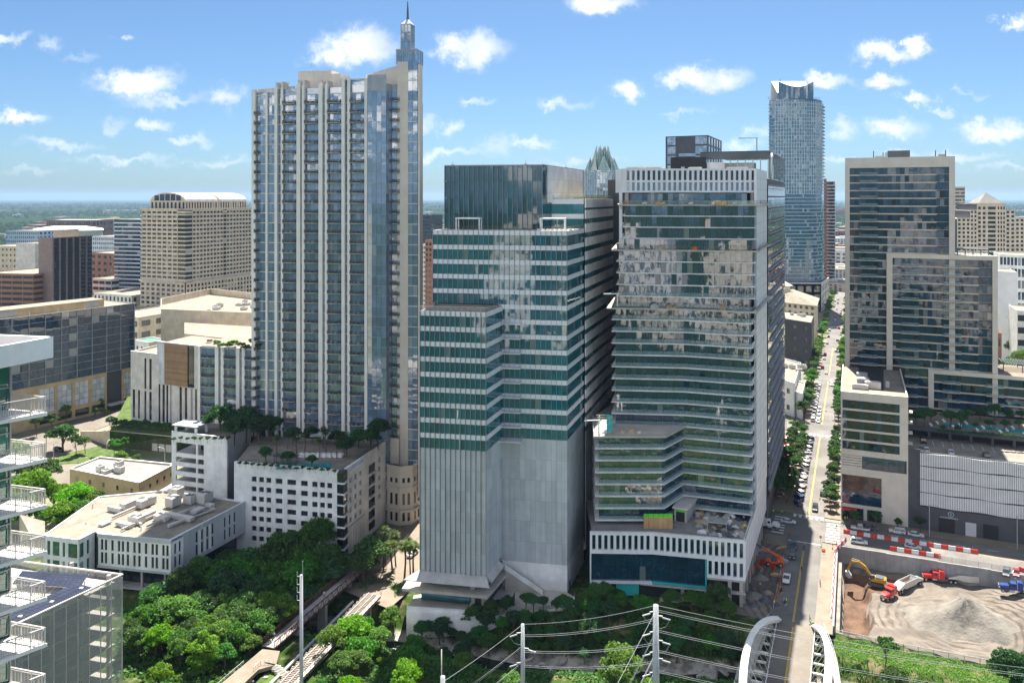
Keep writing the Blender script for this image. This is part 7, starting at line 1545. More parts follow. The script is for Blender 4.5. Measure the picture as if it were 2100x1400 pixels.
car('suv',2,G(1.0,56,.01),SD+math.pi,'black car driving toward the near crossing');car('suv',4,G(2.9,72,.01),SD,'dark car beside the right tree row');car('sedan',1,at(1617,1072),GROT,'silver saloon entering the crossing from the left');car('pickup',0,at(1737,885),GROT,'white pickup turning beside the corner block')
for i,(px,py,kd,co,lab)in enumerate(((1764,1087,'pickup',0,'white pickup parked nearest the crosswalk by the corner block'),(1784,1085,'sedan',4,'dark saloon behind the white parked pickup'),(1840,1093,'suv',0,'white sport utility car parked before the navy garage'),(1878,1099,'sedan',1,'silver saloon parked before the navy garage'),(1762,1114,'suv',0,'white sport utility car between the barrier row and the shoring wall'),(1872,1124,'sedan',1,'silver saloon between the two barrier rows'),(2082,1098,'sedan',1,'silver saloon by the garage entrance at the right'))):car(kd,co,at(px,py),GROT+(math.pi if i in(0,2)else 0),lab)
car('pickup',0,at(1613,1190),SD+math.pi,'white pickup parked on the dirt beside the road');car('pickup',4,at(1628,1122),SD,'dark pickup parked behind the orange telehandler');car('suv',2,at(1625,1142),SD+math.pi,'black car on the site edge beside the road')
for i,(px,py,co)in enumerate(((1893,906,2),(1900,925,1),(1890,928,4),(1950,930,0),(2023,938,4))):car(('suv','sedan')[i%2],co,at(px,py,23.6),SD,'%s car parked on the garage roof deck, %s from the left'%(COLN[co],ordw(i)),'cars on the garage roof')
car('suv',4,at(2064,1178,-.6),SD+math.pi-.2,'dark car parked on the ramp into the excavation');car('sedan',5,at(2084,1178,-.6),SD+math.pi-.15,'red car parked on the ramp into the excavation');car('sedan',0,at(846,1138,.1),SD,'white car on the plaza street between the spire tower and the teal tower');car('suv',0,at(690,1165,0),SD+.6,'white van half hidden by trees beside the white podium')
for i,(px,py)in enumerate(((120,925),(180,895),(300,960),(60,985),(240,872),(322,968))):car(rr.choice(['sedan','suv']),rr.choice([0,1,2,3]),at(px,py,.03),GROT+.2*i,'small car on the left crossing, %s of six'%ordw(i),'cars on the left crossing')
# belly dump lorries
def lorry(p,rz,colmat,label,trailer=True,hitch=0.0):
 root=thing('dump_truck',label,'truck',p,rz);root.scale=(.92,.92,.92);B=lambda mb,nm,mt:mb.build(nm,mt,root,local=True)
 mb=MB();loft(mb,[(1.2,1.2,2.2,1.05),(2.6,1.1,2.15,1.0),(3.6,1.05,2.0,.85),(3.75,1.15,1.8,.8)]);B(mb,'hood',colmat);mb=MB();frustum(mb,-.9,1.3,1.1,1.15,-.8,.75,3.0,1.05);B(mb,'cab',colmat);mb=MB();frustum(mb,.8,1.34,2.15,1.0,.68,.86,2.9,.95);B(mb,'windscreen','g_car')
 for s_ in(-1,1):mb=MB();mb.box((.1,s_*1.12,2.45),(.9,.06,.7));B(mb,'side_window','g_car')
 mb=MB();mb.box((-1.7,0,2.1),(1.5,2.2,2.2));mb.box((-1.6,0,3.3),(1.3,2.0,.3));B(mb,'sleeper',colmat);mb=MB();mb.box((-1.4,0,.95),(9.6,.9,.3));B(mb,'chassis','metaldark');mb=MB();mb.box((3.82,0,1.5),(.1,1.3,1.1));B(mb,'grille','metal')
 for s_ in(-1,1):
  mb=MB();mb.box((2.9,s_*.95,1.15),(1.3,.5,.3));B(mb,'fender',colmat);mb=MB();mb.tube([(-.2,s_*1.0,.8),(1.1,s_*1.0,.8)],.33,8);B(mb,'fuel_tank','metal');mb=MB();mb.tube([(-.85,s_*1.2,1.2),(-.85,s_*1.2,3.9)],.09,6);B(mb,'exhaust_stack','metal');mb=MB();mb.box((3.7,s_*.85,1.45),(.15,.3,.25));B(mb,'headlight','whiteplastic')
  wheel(root,2.9,s_*.95,.52,.32)
  for x in(-4.2,-5.5):wheel(root,x,s_*.9,.52,.5)
 if trailer:
  tr=thing('trailer','','');del tr['label'];del tr['category'];tr.parent=root;tr.location=(-4.6,0,0);tr.rotation_euler=(0,0,hitch);T=lambda mb,nm,mt:mb.build(nm,mt,tr,local=True)
  mb=MB()
  for s_ in(-1,1):
   y=s_*1.2;P=[(1.2,1.5),(-1.6,1.5),(-3.0,1.0),(-8.0,1.0),(-9.4,1.5),(-12.2,1.2),(-12.2,1.5),(-9.0,2.9),(-2.2,2.9),(1.2,1.75)];a=[(x,y-.06,z)for x,z in P];b=[(x,y+.06,z)for x,z in P];n=len(P);mb.add(a+b,[tuple(range(n)),tuple(range(2*n-1,n-1,-1))]+[(i,n+i,n+(i+1)%n,(i+1)%n)for i in range(n)])
  T(mb,'hopper_side','metalwhite');mb=MB();mb.add([(-2.2,-1.15,2.9),(-2.2,1.15,2.9),(-4.4,1.0,1.1),(-4.4,-1.0,1.1)],[(0,1,2,3),(3,2,1,0)]);mb.add([(-9.0,-1.15,2.9),(-9.0,1.15,2.9),(-6.8,1.0,1.1),(-6.8,-1.0,1.1)],[(0,1,2,3),(3,2,1,0)]);mb.box((-5.6,0,1.05),(2.6,2.2,.3));T(mb,'hopper_floor','metal');mb=MB();mb.box((-5.6,0,1.8),(5.0,2.0,.4));T(mb,'load','soildark');mb=MB();mb.add([(1.2,-1.15,1.75),(1.2,1.15,1.75),(-2.2,1.15,2.9),(-2.2,-1.15,2.9)],[(0,1,2,3),(3,2,1,0)]);mb.add([(-12.2,-1.15,1.5),(-12.2,1.15,1.5),(-9.0,1.15,2.9),(-9.0,-1.15,2.9)],[(0,1,2,3),(3,2,1,0)]);T(mb,'sloped_apron','metalwhite')
  for x in(1.0,-2.2,-9.0,-12.1):mb=MB();mb.bar((x,-1.25,2.9 if-10<x<0 else 1.7),(x,1.25,2.9 if-10<x<0 else 1.7),.2);T(mb,'cross_rail','metal')
  for s_ in(-1,1):
   for x in(-10.6,-11.8):wheel(tr,x,s_*.9,.52,.5)
 return root
pd=lambda px,py,z:at(px,py,z)
lorry(at(1824,1225,-5.2),R(216.5),'red','red lorry with pale belly-dump trailer turning by the excavator',True,-.06);lorry(at(1918,1190,-5.0),R(167),'red','red lorry with empty belly-dump trailer below the shoring wall',True,.02);lorry(at(2078,1214,-2.4),GROT+math.pi+.05,'bluepaint','dark blue lorry at the right edge of the excavation',True)
# white rigid truck at the corner of the podium
t_=lorry(at(1576,1082),GROT+.1,'whiteplastic','white rigid lorry half hidden by the hotel podium',False)
def excavator():
 root=thing('excavator','yellow tracked excavator digging in the brown trench','excavator',at(1796,1198,-6.0),R(150));root.scale=(.88,.88,.88);B=lambda mb,nm,mt:mb.build(nm,mt,root,local=True)
 for s_ in(-1,1):
  mb=MB();P=[(-2.3,.35),(-1.9,0),(1.9,0),(2.3,.35),(2.2,.85),(1.8,1.05),(-1.8,1.05),(-2.2,.85)];a=[(x,s_*1.4-.35,z)for x,z in P];b=[(x,s_*1.4+.35,z)for x,z in P];n=len(P);mb.add(a+b,[tuple(range(n)),tuple(range(2*n-1,n-1,-1))]+[(i,n+i,n+(i+1)%n,(i+1)%n)for i in range(n)]);B(mb,'track','charcoal')
 mb=MB();mb.tube([(0,0,.9),(0,0,1.4)],1.0,12);B(mb,'turntable','metaldark');mb=MB();loft(mb,[(-3.2,1.4,2.5,1.35),(-2.9,1.3,2.75,1.5),(.3,1.3,2.6,1.5),(1.6,1.35,1.9,1.45)]);B(mb,'house','yellowpaint');mb=MB();mb.box((-1.3,0,2.8),(2.6,2.6,.2));B(mb,'engine_cover','charcoal');mb=MB();mb.box((-3.22,0,2.0),(.05,1.0,.6));B(mb,'rear_plate','white')
 mb=MB();frustum(mb,.1,1.7,1.8,.55,.2,1.3,3.4,.5);mb.v=[(x,y+.9,z)for x,y,z in mb.v];B(mb,'cab','charcoal');mb=MB();mb.box((1.5,.9,2.7),(.3,.9,1.0));B(mb,'cab_glass','g_car')
 def arm(nm,pts,w,mt='yellowpaint'):
  mb=MB()
  for p,q,a in zip(pts[:-1],pts[1:],w):mb.bar(p,q,a*.7,a)
  B(mb,nm,mt)
 arm('boom',[(1.2,-.2,1.9),(3.2,-.2,4.9),(5.0,-.2,6.0),(7.4,-.2,5.9)],(.7,.85,.65));arm('stick',[(7.2,-.2,6.4),(8.8,-.2,2.2)],(.55,));arm('boom_cylinder',[(1.5,-.7,1.8),(4.2,-.6,5.2)],(.22,),'metal');arm('stick_cylinder',[(4.8,-.2,6.6),(7.2,-.2,6.9)],(.22,),'metal')
 mb=MB();P=[(8.3,2.4),(9.3,2.3),(9.2,1.0),(8.2,.3),(7.3,.6),(7.4,1.3)];a=[(x,-.9,z)for x,z in P];b=[(x,.5,z)for x,z in P];n=6;mb.add(a+b,[tuple(range(n)),tuple(range(2*n-1,n-1,-1))]+[(i,n+i,n+(i+1)%n,(i+1)%n)for i in range(n)]);B(mb,'bucket','metal')
excavator()
def telehandler():
 root=thing('telehandler','orange telehandler with its boom raised on the dirt beside the podium','telehandler',at(1588,1158),R(165));B=lambda mb,nm,mt:mb.build(nm,mt,root,local=True);mb=MB();loft(mb,[(-2.6,.9,1.5,.8),(-2.3,.7,1.75,1.0),(2.0,.7,1.5,1.0),(2.5,.8,1.3,.8)]);B(mb,'chassis','orange');mb=MB();frustum(mb,-.6,1.0,1.4,.45,-.5,.7,2.7,.4);mb.v=[(x,y+.55,z)for x,y,z in mb.v];B(mb,'cab','charcoal');mb=MB();mb.box((-1.6,-.1,1.9),(1.6,1.2,.5));B(mb,'engine_cover','orange')
 mb=MB();mb.bar((-2.2,-.4,2.0),(3.4,-.4,4.6),.5,.55);B(mb,'boom','orange');mb=MB();mb.bar((3.2,-.4,4.5),(6.4,-.4,6.0),.36,.4);B(mb,'boom_extension','metaldark');mb=MB();mb.box((6.7,-.4,5.6),(.15,1.3,1.1));mb.bar((6.7,-.9,5.1),(8.0,-.9,5.1),.12);mb.bar((6.7,.1,5.1),(8.0,.1,5.1),.12);B(mb,'fork_carriage','metaldark')
 for x in(-1.7,1.7):
  for s_ in(-1,1):wheel(root,x,s_*1.1,.65,.45)
telehandler()
# -------------------------- site clutter, street furniture, people
rr=random.Random(31)
SK=[('soil_heap','soil'),('gravel_heap','roofgravel'),('timber_stack','woodpale'),('pipe_stack','metal'),('tarp_heap','charcoal')]
for k,(px,py,s_,ty)in enumerate(((1560,1185,2.2,1),(1585,1200,1.8,0),(1545,1222,2.6,1),(1570,1232,2.0,4),(1588,1238,1.8,4),(1600,1212,1.4,2),(1555,1165,1.6,2),(1605,1150,1.5,3),(1540,1205,1.6,0),(1590,1180,1.6,2),(1562,1130,2.2,3),(1600,1125,1.8,2),(1575,1215,1.5,1),(1545,1240,1.6,4),(1608,1236,1.5,3))):
 p=at(px,py);nm,mt=SK[ty];mb=MB()
 if 'heap' in nm:
  n=12;vs=[(p.x,p.y,s_*.45)]+[(p.x+q*s_*math.cos(i*2*math.pi/n)*rr.uniform(.8,1.2),p.y+q*s_*.8*math.sin(i*2*math.pi/n),zz_)for q,zz_ in((.5,s_*.3),(1,-.05))for i in range(n)];mb.add(vs,[(0,1+i,1+(i+1)%n)for i in range(n)]+[(1+i,1+n+i,1+n+(i+1)%n,1+(i+1)%n)for i in range(n)])
 else:
  for j in range(6):mb.box((p.x+.1*j,p.y+(j%3-1)*.4,.15+(j//3)*.3),(s_*1.8,.35,.25),GROT+(.1 if j%2 else 0)+R(20*k))
 tag(mb.build(nm,mt),'%s on the dirt site beside the hotel podium, %s from its back'%(nm.replace('_',' '),ordw(k)),nm.split('_')[0],'clutter on the site beside the podium')
def street_lamp(p,h,rz,label,arm=2.4):
 root=thing('street_lamp',label,'street lamp',p,rz);mb=MB();mb.tube([(0,0,0),(0,0,h)],[.14,.09],8);mb.build('pole','metal',root,local=True);mb=MB();mb.tube([(0,0,h-.1),(arm*.6,0,h+.45),(arm,0,h+.4)],.06,6);mb.build('arm','metal',root,local=True);mb=MB();mb.box((arm+.3,0,h+.36),(.8,.3,.16));mb.build('lamp_head','metalwhite',root,local=True)
for i,(px,py,h,rz,lab)in enumerate(((1906,1100,10,R(-60),'tall grey street lamp before the navy garage'),(2086,1125,10,R(-60),'grey street lamp near the right edge of the cross street'),(219,985,14,R(100),'tall curved street lamp beside the left crossing'),(160,998,10,R(30),'street lamp on the near side of the left crossing'),(338,968,9,R(160),'street lamp beside the white podium wing'),(110,950,8,R(0),'short street lamp on the left crossing island'),(1612,905,9,0,'street lamp at the second crossing by the dark office'),(1624,1000,8,R(20),'street lamp between the left tree rows'))):street_lamp(at(px,py),h,rz,lab)
def signal(p,rz,label,arm=7):
 root=thing('traffic_signal',label,'traffic light',p,rz);mb=MB();mb.tube([(0,0,0),(0,0,6.4)],.14,8);mb.build('pole','metal',root,local=True);mb=MB();mb.tube([(0,0,6.0),(arm,0,6.4)],.1,6);mb.build('arm','metal',root,local=True)
 for x in(arm*.55,arm*.95):mb=MB();mb.box((x,0,6.2),(.3,.3,1.0));mb.build('signal_head','yellowpaint',root,local=True)
signal(G(-6.8,148,.1),GROT,'traffic light mast at the far left of the second crossing');signal(G(4.8,166.5,.1),GROT+math.pi,'traffic light mast at the far right of the second crossing');signal(at(95,925),R(20),'traffic light mast over the left crossing',9);signal(G(9.4,49.5,.1),GROT+math.pi,'traffic light mast by the corner block')
def sign(p,label):
 root=thing('stop_sign',label,'sign',p,GROT);mb=MB();mb.bar((0,0,0),(0,0,2.6),.08);mb.build('post','metal',root,local=True);mb=MB();n=8;P=[(.42*math.cos(math.pi/8+i*math.pi/4),.42*math.sin(math.pi/8+i*math.pi/4))for i in range(n)];mb.add([(x,-.05,2.6+z)for x,z in P]+[(x,0,2.6+z)for x,z in P],[tuple(range(n)),tuple(range(2*n-1,n-1,-1))]+[(i,n+i,n+(i+1)%n,(i+1)%n)for i in range(n)]);mb.build('octagon_plate','redplastic',root,local=True);mb=MB();mb.box((0,-.065,2.6),(.55,.02,.14));mb.build('lettering','white',root,local=True)
sign(at(1683,1118),'red octagonal stop sign beside the bridge road');
o=MB().box(at(1689,1128,.5),(1.0,.3,1.0),GROT+.4).box(at(1689,1128,1.1),(.8,.2,.2),GROT+.4).build('road_sign','orange');tag(o,'small orange construction board on the pavement by the stop sign','sign')
def umbrella(p,i):
 root=thing('parasol','red cafe parasol, %s along the dark office pavement'%ordw(i),'parasol',p,.3*i,'red cafe parasols');mb=MB();mb.bar((0,0,0),(0,0,2.6),.07);mb.build('pole','metal',root,local=True);mb=MB();n=8;vs=[(0,0,3.0)]+[(1.5*math.cos(a*2*math.pi/n),1.5*math.sin(a*2*math.pi/n),2.4)for a in range(n)]+[(1.5*math.cos(a*2*math.pi/n),1.5*math.sin(a*2*math.pi/n),2.25)for a in range(n)];mb.add(vs,[(0,1+i_,1+(i_+1)%n)for i_ in range(n)]+[(1+i_,1+n+i_,1+n+(i_+1)%n,1+(i_+1)%n)for i_ in range(n)]);mb.build('canopy','red',root,local=True)
for i in range(12):umbrella(G(-13.6+(i%2)*1.7,96+i*3.4,.1),i)
for i in range(8):
 o=MB();p=G(-13.2+(i%2)*2.2,60+i*2.2,.1);o.box((p.x,p.y,.74),(1.4,.9,.06),GROT);[o.bar((p.x+x,p.y,0),(p.x+x,p.y,.74),.07)for x in(-.5,.5)];o.box((p.x,p.y+.9,.45),(1.2,.35,.06),GROT);tag(o.build('cafe_table','metalwhite'),'cafe table on the pavement under the dark office, %s from the crossing'%ordw(i),'table','cafe tables')
 # people: one skinned body per pose, coloured by height
def person_mat(name,top,legs):
 m,t,out=_base(name);tc=t.new('ShaderNodeTexCoord');z=t.new('ShaderNodeSeparateXYZ',{0:tc.outputs['Object']}).outputs[2];c=t.mixc(t.math('GREATER_THAN',z,.9),legs,top);c=t.mixc(t.math('GREATER_THAN',z,1.48),c,(.40,.25,.17));c=t.mixc(t.math('GREATER_THAN',z,1.68),c,(.04,.03,.025));b=t.new('ShaderNodeBsdfPrincipled',{'Base Color':c,'Roughness':.8});t.l.new(b.outputs[0],out.inputs[0])
for nm,tp,lg in(('p_vest',(.45,.75,.06),(.05,.06,.09)),('p_white',(.65,.65,.65),(.08,.09,.14)),('p_dark',(.04,.04,.05),(.03,.03,.04)),('p_blue',(.06,.14,.34),(.2,.17,.13)),('p_red',(.45,.05,.05),(.05,.05,.07))):person_mat(nm,tp,lg)
PM={}
def person(p,rz,mat,pose,label):
 k=(mat,pose)
 if k not in PM:me=BM[pose].copy();me.materials.clear();me.materials.append(MATS[mat]);PM[k]=me
 o=link('person',PM[k]);o.location=p;o.rotation_euler=(0,0,rz);tag(o,label,'person')
PP=[(1644,1172,0,'p_dark',1,'person in dark clothes walking on the bridge road'),(1661,1273,0,'p_vest',1,'person in a yellow vest on the right edge of the bridge road'),(1657,1058,0,'p_vest',1,'person in a yellow vest crossing at the near crosswalk'),(1715,1085,0,'p_dark',1,'person in dark clothes on the right crosswalk'),(1604,1055,.1,'p_vest',0,'worker in a yellow vest on the pavement by the white lorry'),(1586,1054,.1,'p_vest',0,'worker in a yellow vest near the podium corner'),(1613,1032,.1,'p_dark',1,'person in dark clothes between the tree rows'),(1733,1068,.1,'p_vest',0,'worker in a yellow vest by the corner block, left of two'),(1738,1068,.1,'p_vest',0,'worker in a yellow vest by the corner block, right of two'),(1559,1205,0,'p_vest',0,'worker in a yellow vest beside the dark dug patch'),(1588,1242,0,'p_vest',1,'worker in a yellow vest at the near end of the site'),(1612,1238,0,'p_vest',0,'worker in a yellow vest by the bridge netting'),(1619,1100,0,'p_red',0,'person in red by the parked dark pickup'),(1995,1130,0,'p_blue',1,'person in blue crossing the street behind the barriers'),(562,1308,2.02,'p_white',1,'person in white on the near half of the footbridge'),(665,1224,2.02,'p_white',1,'person in white on the far half of the footbridge'),(1682,1200,.15,'p_white',0,'person in white on the bridge footpath'),(1527,1085,17.05,'p_vest',0,'worker in a yellow vest on the podium roof'),(792,1155,.1,'p_blue',1,'person in blue on the palm plaza')]
for i,(px,py,z,mt,po,lab)in enumerate(PP):person(at(px,py,z),i*1.3,mt,po,lab)
rp_=random.Random(8)
for k in range(16):e,d=((-9.4,58+k*5.6)if k%3 else(8.1,56+k*5));person(G(e+rp_.uniform(-.6,.6),d,.14),rp_.uniform(0,6),rp_.choice(['p_dark','p_white','p_blue','p_red']),k%2,'pedestrian on the pavement between street trees and walls, %s from the near crossing'%ordw(k))
cone=MB();cone.tube([(0,0,0),(0,0,.06)],.26,8);cone.tube([(0,0,.06),(0,0,.8)],[.2,.04],8);cone.tube([(0,0,.42),(0,0,.56)],[.12,.09],8,1);cone=cone.mesh('traffic_cone',['orange','whiteplastic'])
for k in range(14):o=link('traffic_cone',cone);o.location=G(-5.5,-14+k*2.7,.01)if k<9 else G(7.2+k%2,24+(k-9)*1.5,.14);tag(o,'orange traffic cone beside the bridge road, %s from the bridge'%ordw(k),'traffic cone','cones beside the bridge road')
for k in range(6):p=at(770+(k%3)*18,1170+(k//3)*14,.1);mb=MB();mb.box(p+Vector((0,0,.74)),(1.5,.8,.07),.5*k);mb.bar(p,p+Vector((0,0,.74)),.12);mb.box(p+Vector((.1,.8,.45)),(1.4,.3,.06),.5*k);mb.box(p+Vector((-.1,-.8,.45)),(1.4,.3,.06),.5*k);tag(mb.build('picnic_table','timber'),'wooden picnic table on the palm plaza, %s from the left'%ordw(k),'table','picnic tables on the plaza')
# -------------------------- trees
def leafcloud(rs,lobes,n,leaf,flat=.75,core=.6):
 """n leaf clump faces spread through the lobes of a crown; returns verts, faces"""
 lobes=np.array(lobes,float);wgt=lobes[:,3]**2*(lobes[:,4]if lobes.shape[1]>4 else 1);wgt=wgt/wgt.sum();idx=rs.choice(len(lobes),n,p=wgt);L=lobes[idx]
 v=rs.normal(size=(n,3));v/=np.linalg.norm(v,axis=1)[:,None];v[:,2]=np.where(v[:,2]<-.25,-v[:,2]*.6,v[:,2]);rad=L[:,3]*(core+(1.08-core)*rs.random(n)**.6);c=L[:,:3]+v*rad[:,None]*np.array([1,1,.82])
 nrm=v+rs.normal(size=(n,3))*flat;nrm/=np.linalg.norm(nrm,axis=1)[:,None];t=np.cross(nrm,rs.normal(size=(n,3)));t/=np.linalg.norm(t,axis=1)[:,None];b=np.cross(nrm,t);s=leaf*rs.uniform(.55,1.35,n)[:,None]
 V=np.stack([c-t*s,c-b*s*.55+nrm*s*.12,c+t*s,c+b*s*.55+nrm*s*.12],1).reshape(-1,3);return V,np.arange(4*n).reshape(-1,4)
def mesh_np(name,V,Fq,mat):
 me=bpy.data.meshes.new(name);me.vertices.add(len(V));me.vertices.foreach_set('co',V.astype(np.float32).ravel());n=len(Fq);me.loops.add(4*n);me.loops.foreach_set('vertex_index',Fq.astype(np.int32).ravel());me.polygons.add(n);me.polygons.foreach_set('loop_start',np.arange(0,4*n,4,dtype=np.int32));me.polygons.foreach_set('loop_total',np.full(n,4,dtype=np.int32));me.materials.append(MATS[mat]);me.update();me.validate();return me
TREES={}
def broad(seed,h,R_,n,leaf,nl=9,trunk=.35):
 rs=np.random.RandomState(seed);rr=random.Random(seed);lobes=[]
 for i in range(nl):a=i*2.4+rr.uniform(-.5,.5);q=math.sqrt((i+.5)/nl)*R_*.72;z=h*(.82-.42*(q/R_)**2)+rr.uniform(-.08,.06)*h;lobes.append((q*math.cos(a),q*math.sin(a),z,R_*rr.uniform(.20,.40)))
 lobes.append((0,0,h*.6,R_*.5));V,Fq=leafcloud(rs,lobes,n,leaf);mb=MB();mb.tube([(0,0,-1),(rr.uniform(-.2,.2),rr.uniform(-.2,.2),h*.25),(rr.uniform(-.4,.4),rr.uniform(-.4,.4),h*.6)],[trunk,trunk*.8,trunk*.35],7)
 for l in lobes[:7]:mb.tube([(0,0,h*rr.uniform(.22,.4)),(l[0]*.5,l[1]*.5,l[2]*.62),(l[0]*.95,l[1]*.95,l[2]*.97)],[trunk*.5,trunk*.3,trunk*.08],5)
 return V,Fq,mb
def add_proto(name,V,Fq,mb,mats):
 TREES[name]={m:mesh_np('crown',V,Fq,m)for m in mats};TREES[name]['trunk']=mb.mesh('trunk','bark')
LM=('leaf_dark','leaf_mid','leaf_bright','leaf_street')
for k in range(4):add_proto('broad%d'%k,*broad(10+k,(10.5,12,9.5,13)[k],(5.0,5.6,4.6,5.4)[k],(4600,5000,4000,5000)[k],.36,(20,24,18,26)[k]),LM)
for k in range(3):add_proto('street%d'%k,*broad(30+k,(7.6,8.4,7.0)[k],(2.5,2.7,2.4)[k],2000,.25,11,.14),('leaf_street','leaf_mid','leaf_bright'))
for k in range(2):add_proto('shrub%d'%k,*broad(50+k,(3.0,2.4)[k],(1.9,1.6)[k],900,.24,5,.08),LM+('leaf_yellow',))
# feathery cypress
rs=np.random.RandomState(77);lobes=[(0,0,3+i*1.15,(4.3-.18*i)*(1-.045*i)*.62 if i>2 else 2.6)for i in range(9)]+[(2.2*math.cos(i*1.3),2.2*math.sin(i*1.3),3.5+i*.75,1.7)for i in range(10)];V,Fq=leafcloud(rs,lobes,5200,.34,.7,.6);mb=MB();mb.tube([(0,0,-1),(0,0,6),(0,0,12)],[.4,.25,.06],7);[mb.tube([(0,0,3+i*.7),(2.2*math.cos(i*1.3),2.2*math.sin(i*1.3),3.8+i*.75)],[.12,.04],5)for i in range(10)];add_proto('cypress',V,Fq,mb,LM)
# fan palm
def palm(seed,h):
 rr=random.Random(seed);V=[];Fq=[]
 for i in range(44):
  a=i*2.4;el=rr.uniform(-.9,1.2);L=rr.uniform(1.5,2.1);d=Vector((math.cos(a)*math.cos(el),math.sin(a)*math.cos(el),math.sin(el)));base=Vector((0,0,h))+d*.6;s_=d.cross(Vector((0,0,1))).normalized()
  for j in range(7):b=(j-3)*.28;dd=(d+s_*b).normalized();tip=base+dd*L*(1-abs(b)*.25)+Vector((0,0,-.35*L*.5));w=.09;o=len(V);pr=dd.cross(Vector((0,0,1))).normalized()*w;m_=base.lerp(tip,.55)+Vector((0,0,.1));V+=[base,m_-pr,tip,m_+pr];Fq.append((o,o+1,o+2,o+3))
 mb=MB();mb.tube([(0,0,-1),(.15,.1,h*.5),(0,0,h)],[.28,.2,.22],8);mb.tube([(0,0,h-1.6),(0,0,h-.2)],[.3,.6],8);return np.array([tuple(v)for v in V]),np.array(Fq),mb
for k in range(2):add_proto('palm%d'%k,*palm(60+k,(11.0,9.0)[k]),('leaf_palm','leaf_dark'))
tree_rng=random.Random(123)
def tree(proto,mat,p,sc,label,group,name='tree',cat='tree',sz=None):
 if name=='tree':name='street_tree' if label.startswith('street tree')else 'park_tree' if label.startswith('park')else 'garden_tree' if 'roof' in label or 'terrace' in label else 'tree'
 root=thing(name,label,cat,p,tree_rng.uniform(0,6.28),group);pr=TREES[proto];root.scale=(sc*tree_rng.uniform(.85,1.2),sc*tree_rng.uniform(.85,1.2),(sz or 1)*sc*tree_rng.uniform(.82,1.15));root.rotation_euler=(tree_rng.uniform(-.07,.07),tree_rng.uniform(-.07,.07),root.rotation_euler[2])
 for nm in('trunk','crown'):o=bpy.data.objects.new(nm,pr[mat]if nm=='crown' else pr['trunk']);COL.objects.link(o);o.parent=root
def scatter(n,region,mind,rng,avoid=None,tries=4000):
 out=[]
 for _ in range(tries):
  if len(out)>=n:break
  p=region(rng)
  if any((p[0]-q[0])**2+(p[1]-q[1])**2<mind*mind for q in out):continue
  if avoid and avoid(p):continue
  out.append(p)
 return out
def seg_d(p,a,b):a,b,p=Vector(a),Vector(b),Vector(p);t=max(0,min(1,(p-a).dot(b-a)/(b-a).length_squared));return(p-a-(b-a)*t).length
fb1=lambda p:seg_d(p,(-56.5,184.6),(-38,237))<3.4;tr1=lambda p:seg_d(p,(-51,165),(-37,210))<4.2
def pxd(p):return CX+p[0]/p[1]*F
def plant(pts,protos,mats,s0,s1,what,where,group,key=None,z=None):
 pts=sorted(pts,key=key or pxd)
 for i,p in enumerate(pts):tree(tree_rng.choice(protos),tree_rng.choice(mats),(p[0],p[1],ground_z(p[0],p[1])if z is None else z),tree_rng.uniform(s0,s1),'%s %s, %s from the left'%(what,where,ordw(i)),group)
BR=['broad0','broad1','broad2','broad3']
# left thicket between the low office, the podium and the footbridge
def regA(r):
 D=r.uniform(183,233);px=r.uniform(262,735);return((px-CX)/F*D,D)
def avA(p):
 x,y=p
 if fb1(p)or tr1(p):return True
 if x<-83 and y>207:return True
 if y>205 and x<-88:return True
 if y>229-(x+84)*.22:return True
 if seg_d(p,(-56.5,184.6),(-44,230))<40 and(x+56.5)*42.4-(y-184.6)*15>-60:return True
 return x<-92
ptsA=scatter(84,regA,3.5,random.Random(5),avA)
top=[p for p in ptsA if p[1]>204];bot=[p for p in ptsA if p[1]<=204]
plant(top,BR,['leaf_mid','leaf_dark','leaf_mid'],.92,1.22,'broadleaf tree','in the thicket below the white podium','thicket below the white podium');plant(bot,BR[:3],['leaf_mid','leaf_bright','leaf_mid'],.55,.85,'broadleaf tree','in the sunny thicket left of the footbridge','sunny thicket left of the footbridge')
plant(scatter(11,lambda r:(lambda D:((r.uniform(262,470)-CX)/F*D,D))(r.uniform(171,182)),3.2,random.Random(16)),['shrub0','shrub1','broad2'],['leaf_mid','leaf_bright'],.45,.8,'small garden tree','before the sunny thicket','small trees before the thicket')
tree('cypress','leaf_bright',(-69,178,-1),.95,'bright feathery rounded cypress standing before the thicket','creek trees');tree('broad1','leaf_mid',(-64,226,-1),1.18,'tallest dark green tree against the white podium','creek trees');tree('broad3','leaf_mid',(-57,229,-.5),1.1,'tall round tree beside the podium corner bay','creek trees');tree('broad0','leaf_mid',at(765,1185,0),1.05,'tall narrow tree between the podium and the palm plaza','creek trees',sz=1.25);tree('broad2','leaf_mid',at(745,1195,0),.95,'rounded tree left of the palm plaza above the footbridge','creek trees')
# sunlit trees between trestle and creek bed
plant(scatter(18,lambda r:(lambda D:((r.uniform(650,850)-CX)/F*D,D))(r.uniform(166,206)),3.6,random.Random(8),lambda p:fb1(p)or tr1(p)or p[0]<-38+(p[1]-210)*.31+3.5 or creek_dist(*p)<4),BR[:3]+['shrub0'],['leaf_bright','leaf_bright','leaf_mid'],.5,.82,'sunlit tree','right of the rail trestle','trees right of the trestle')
tree('broad1','leaf_bright',(-37.5,188,-2.5),.92,'large bright tree leaning over the rail trestle','creek trees');tree('broad0','leaf_mid',(-34,181,-2.5),.85,'darker tree below the large bright tree by the trestle','creek trees')
